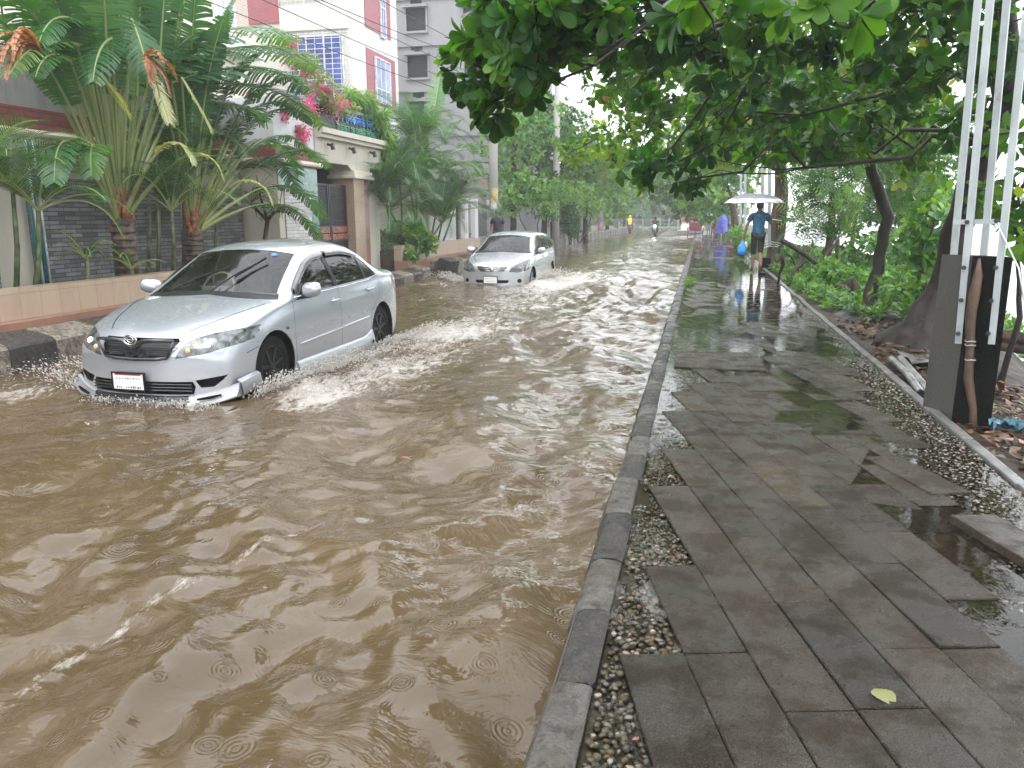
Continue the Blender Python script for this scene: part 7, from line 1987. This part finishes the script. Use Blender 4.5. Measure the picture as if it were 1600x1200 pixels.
# block: front face towards the viewer, pale left side
A_, Bq, D_ = Vector((1.945, 6.30)), Vector((2.175, 6.19)), Vector((1.80, 6.52))
C_ = Bq + (D_ - A_)
b = MB(); zt_ = 1.21; z0 = -.15
rows = [[(q.x + (q.x - 2.05) * .04 * (1 - k), q.y, z) for q in (A_, Bq, C_, D_)] for k, z in ((0, z0), (1, zt_))]
vs = rows[0] + rows[1]
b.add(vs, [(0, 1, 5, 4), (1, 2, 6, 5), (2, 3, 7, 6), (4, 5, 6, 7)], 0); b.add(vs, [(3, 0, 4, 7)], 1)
b.build('concrete_block', [M_BLKC, M_GRYC], o, bevel=.012)
fd = (Bq - A_).normalized(); nd = Vector((fd.y, -fd.x)); nd = nd if nd.y < 0 else -nd
def face_pt(u, z, off): q = A_ + fd * u + nd * off; return Vector((q.x, q.y, z))
def angle_bar(p, q, w=.045, leg=.045):
    b = MB(); b.bar(p, q, w, .006, up=(nd.x, nd.y, 0)); e = Vector((fd.x, fd.y, 0)) * (w / 2 - .003) - Vector((nd.x, nd.y, 0)) * (leg / 2 + .0035); b.bar(Vector(p) + e, Vector(q) + e, .006, leg, up=(nd.x, nd.y, 0)); return b
Wd = (Bq - A_).length
def px_at(px, py, off):      # point of the picture on the plane parallel to the block's front
    d = ray(px, py); n3 = Vector((nd.x, nd.y, 0)); q0 = Vector((A_.x, A_.y, 0)) + n3 * off; t = (q0 - Vector((0, 0, CAM_H))).dot(n3) / d.dot(n3); return Vector((0, 0, CAM_H)) + d * t
for (p, q, off) in (((1497, 537), (1552, -60), .012), ((1549, 538), (1603, 20), .012), ((1489, 402), (1533, -60), -.26), ((1536, 402), (1578, -60), -.26)):
    angle_bar(px_at(*p, off), px_at(*q, off)).build('steel_angle', M_GALV, o)
b = MB(); b.bar(px_at(1489, 347, -.02), px_at(1556, 346, -.02), .035, .006, up=(nd.x, nd.y, 0)); b.build('cross_plate', M_GALV, o)
for (px, py) in ((1506, 418), (1502, 469), (1497, 521), (1556, 418), (1549, 470), (1544, 521), (1511, 347), (1557, 345)):
    q = px_at(px, py, .018); b = MB(); n3 = Vector((nd.x, nd.y, 0)); b.tube([q, q + n3 * .012], .017, 6); b.tube([q, q + n3 * .028], .009, 8); b.build('bolt', M_IRON, o)
b = MB(); b.tube([px_at(1556, 345, .02), px_at(1575, 385, .03), px_at(1592, 420, .05), px_at(1600, 470, .08)], .006, 5); b.build('loose_strap', M_PVC, o, smooth=True)
sk = thing('wooden_stake', 'split wooden stake tied upright against the black concrete block', 'stake', tuple(px_at(1520, 672, .03)))
b = MB(); pts = [px_at(x, y, .045) for x, y in ((1519, 690), (1521, 640), (1514, 590), (1517, 540), (1516, 500), (1522, 460), (1529, 430), (1530, 404))]
b.tube(pts, [.030, .028, .032, .030, .036, .040, .032, .008], 9, jit=.2); b.build('stake', MAT('stripped wood', (.07, .038, .021), .6, var=.7, scale=9, bump=1, bscale=30, tint=(.035, .022, .016), streak=True), sk, smooth=True)
for py in (533, 539, 562): b = MB(); c0 = px_at(1516, py, .045); b.tube([c0 + Vector((.034 * math.cos(a), .034 * math.sin(a), .004 * math.sin(3 * a))) for a in np.linspace(0, 6.283, 13)], .0045, 5, cap=False); b.build('wire_tie', M_GALV, sk, smooth=True)
def far_post(label, pxs, Y, py0, py1):
    o = thing('lattice_post', label, 'post', (at_xy(pxs[0], Y), Y, -.1), 'distant lattice posts by the path')
    for px in pxs:
        b = MB(); b.bar(aty(px, py1, Y), aty(px + (px - 1095) * .01, py0, Y), .09, .05); b.build('steel_angle', M_GALV, o)
    ps = [aty(px, py0 + (py1 - py0) * .35, Y) for px in (pxs[0], pxs[-1])]; b = MB(); b.bar(*ps, .05, .04); b.build('cross_plate', M_GALV, o)
    q = aty(sum(pxs) / len(pxs), py1, Y); b = MB(); b.box(q.x - .16, q.x + .16, Y - .14, Y + .14, -.3, min(.3, q.z)); b.build('concrete_block', M_BLKC, o, bevel=.02)
far_post('pair of pale steel bars rising behind the umbrella', (1191, 1202), 23.6, 120, 385)
far_post('pale steel bars between the stalls and the umbrella', (1157, 1164), 36, 270, 350)

# ------------------------------------------------------------------ things lying on the river bank
rnd = random.Random(12)
o = thing('fallen_branches', 'tangle of broken dark branches lying in the weeds beside the path', 'branches', tuple(gz(1265, 435, -.1)))
for (a, c, r) in (((1220, 375), (1330, 440), .06), ((1262, 385), (1228, 450), .05), ((1225, 400), (1215, 445), .045), ((1270, 440), (1310, 370), .05), ((1245, 420), (1275, 400), .02), ((1225, 390), (1250, 425), .02), ((1262, 450), (1300, 425), .025)):
    b = MB(); Y = 18.6; p, q = aty(a[0], a[1], Y + rnd.uniform(-.5, .5)), aty(c[0], c[1], Y + rnd.uniform(-.5, .5)); p.z = max(p.z, bank_z(p.x, p.y)); q.z = max(q.z, bank_z(q.x, q.y) - .05)
    limb(b, p, q, r, r * .6, .04, 6, 0, 7); b.build('branch', M_BARK, o, smooth=True)
o = thing('leaning_trunk', 'broken trunk leaning in the weeds with a bare side branch, behind the fallen branches', 'tree trunk', tuple(gz(1275, 420, -.15)))
b = MB(); p = gz(1278, 418, -.15); limb(b, p, aty(1312, 350, p.y), .11, .06, .03); limb(b, aty(1300, 358, p.y), aty(1345, 355, p.y), .03, .012, .03); limb(b, aty(1306, 350, p.y), aty(1328, 330, p.y), .025, .01, .03); b.build('trunk', M_BARK, o, smooth=True)
o = thing('tree_stump', 'small broken brown stump left of the slim grey trunk', 'stump', tuple(gz(1330, 472, -.1)))
b = MB(); p = gz(1335, 474, -.1); Y = p.y; b.tube([aty(1350, 482, Y), aty(1338, 462, Y), aty(1328, 436, Y)], [.17, .12, .085], 9, jit=.25); b.tube([aty(1340, 466, Y), aty(1318, 450, Y), aty(1304, 447, Y)], [.09, .07, .05], 8, jit=.2); b.build('stump', M_BARKB, o, smooth=True)
o = thing('soil_mound', 'dark wet mound of cement round the foot of the slim grey trunk', 'mound', tuple(t1))
b = MB(); b.ball((t1.x - .12, t1.y - .15, -.2), (.62, .45, .26), 18, 8); b.v = [(x + .05 * math.sin(9 * y), y, z + .03 * math.sin(8 * x)) for x, y, z in b.v]; b.build('mound', MAT('dark cement', (.045, .045, .045), .4, var=.4, bump=.6, bscale=30), o, smooth=True)
o = thing('old_banner', 'rolled white plastic banner and pipe lying by the path edging left of the concrete block', 'rubbish', tuple(gz(1425, 590, -.05)))
b = MB(); p, q = gz(1440, 615, .0), gz(1392, 560, .0)
b.tube([p, p.lerp(q, .5) + Vector((.02, 0, .01)), q], [.032, .034, .03], 12); b.tube([p + Vector((.09, .05, -.01)), q + Vector((.10, .02, 0))], .035, 12); b.build('roll', MAT('dirty white plastic', (.26, .255, .24), .35, var=.3, scale=5), o, auto=60)
b = MB(); b.tube([p + (q - p).normalized() * .04, p - (q - p).normalized() * .02], [.0335, .0335], 12); b.build('black_end', M_BLACKP, o)
b = MB(); p = gz(1430, 560, -.03); rows = [[(p.x + .5 * u - .1, p.y + .9 * v - .3, -.045 + .03 * math.sin(5 * u + 3 * v) + .02 * math.sin(9 * v)) for u in np.linspace(0, .8, 9)] for v in np.linspace(0, .8, 9)]; b.grid(rows); b.build('sheet', MAT('muddy grey sheet', (.17, .165, .15), .35, var=.5, scale=7), o, smooth=True)
for i, (a, c, r) in enumerate((((1562, 524), (1660, 540), .075), ((1560, 540), (1660, 552), .06))):
    Y = 9.5; p, q = aty(*a, Y), aty(*c, Y); o = thing('driftwood_log', ('upper' if i == 0 else 'lower') + ' of two wet logs lying over the water right of the concrete block', 'log', tuple(p), 'logs at the water edge')
    b = MB(); b.tube([p, p.lerp(q, .5), q], r, 10, jit=.1); b.build('log', M_BARKB, o, smooth=True)
o = thing('plastic_rubbish', 'crumpled blue plastic rubbish on the soil right of the concrete block', 'rubbish', tuple(gz(1570, 675, -.06)))
rows = []; p = gz(1552, 676, -.05)
for v in np.linspace(0, 1, 10): rows.append([(p.x + .42 * u, p.y + .14 * v + .05 * math.sin(7 * u), -.04 + .05 * abs(math.sin(8 * u + 5 * v)) + rnd.uniform(0, .03)) for u in np.linspace(0, 1, 16)])
b = MB(); b.grid(rows); b.build('sheet', MAT('teal plastic film', (.03, .12, .16), .25, var=.7, scale=14), o)
o = thing('twigs', 'heap of dry bent twigs and husks behind the blue plastic rubbish', 'twigs', tuple(gz(1580, 650, -.05)))
b = MB()
for k in range(70):
    p = gz(1535 + rnd.uniform(0, 75), 655 + rnd.uniform(-22, 12), -.02); a = rnd.uniform(0, 3.14); l = rnd.uniform(.04, .16); q = p + Vector((math.cos(a) * l, math.sin(a) * l, rnd.uniform(-.01, .04)))
    b.val = rnd.random(); b.tube([p, p.lerp(q, .5) + Vector((0, 0, .015)), q], [.006, .009, .004], 5)
b.build('twigs', leaf_mat('dry husks', [(0, (.05, .035, .025)), (.5, (.14, .105, .07)), (1, (.28, .22, .15))], .05, .5), o)
# cords round the bound trunk
p = aty(1206, 400, 25)
b = MB()
for z in (.55, .62, .70, 1.35): b.tube([(p.x + .02 + .27 * math.cos(a), 25 + .27 * math.sin(a), z + .03 * math.sin(2 * a + z * 9)) for a in np.linspace(0, 6.283, 17)], .014, 5, cap=False)
tag(b.build('cord', M_PVC, smooth=True), 'pale cord wound round the brown trunk next to the man', 'cord')
# ------------------------------------------------------------------ rain haze: one even box of air round the whole place
HZ = .0018
b = MB(); b.box(-420, 420, -60, 420, -4.2, 60)
hz = NT('rain haze'); pv = hz.n('ShaderNodeVolumePrincipled'); pv.inputs['Color'].default_value = (.93, .96, .97, 1); pv.inputs['Density'].default_value = HZ; pv.inputs['Anisotropy'].default_value = 0.2
hz.l(pv.outputs[0], hz.out.inputs['Volume'])
tag(b.build('haze', hz.m), kind='stuff')
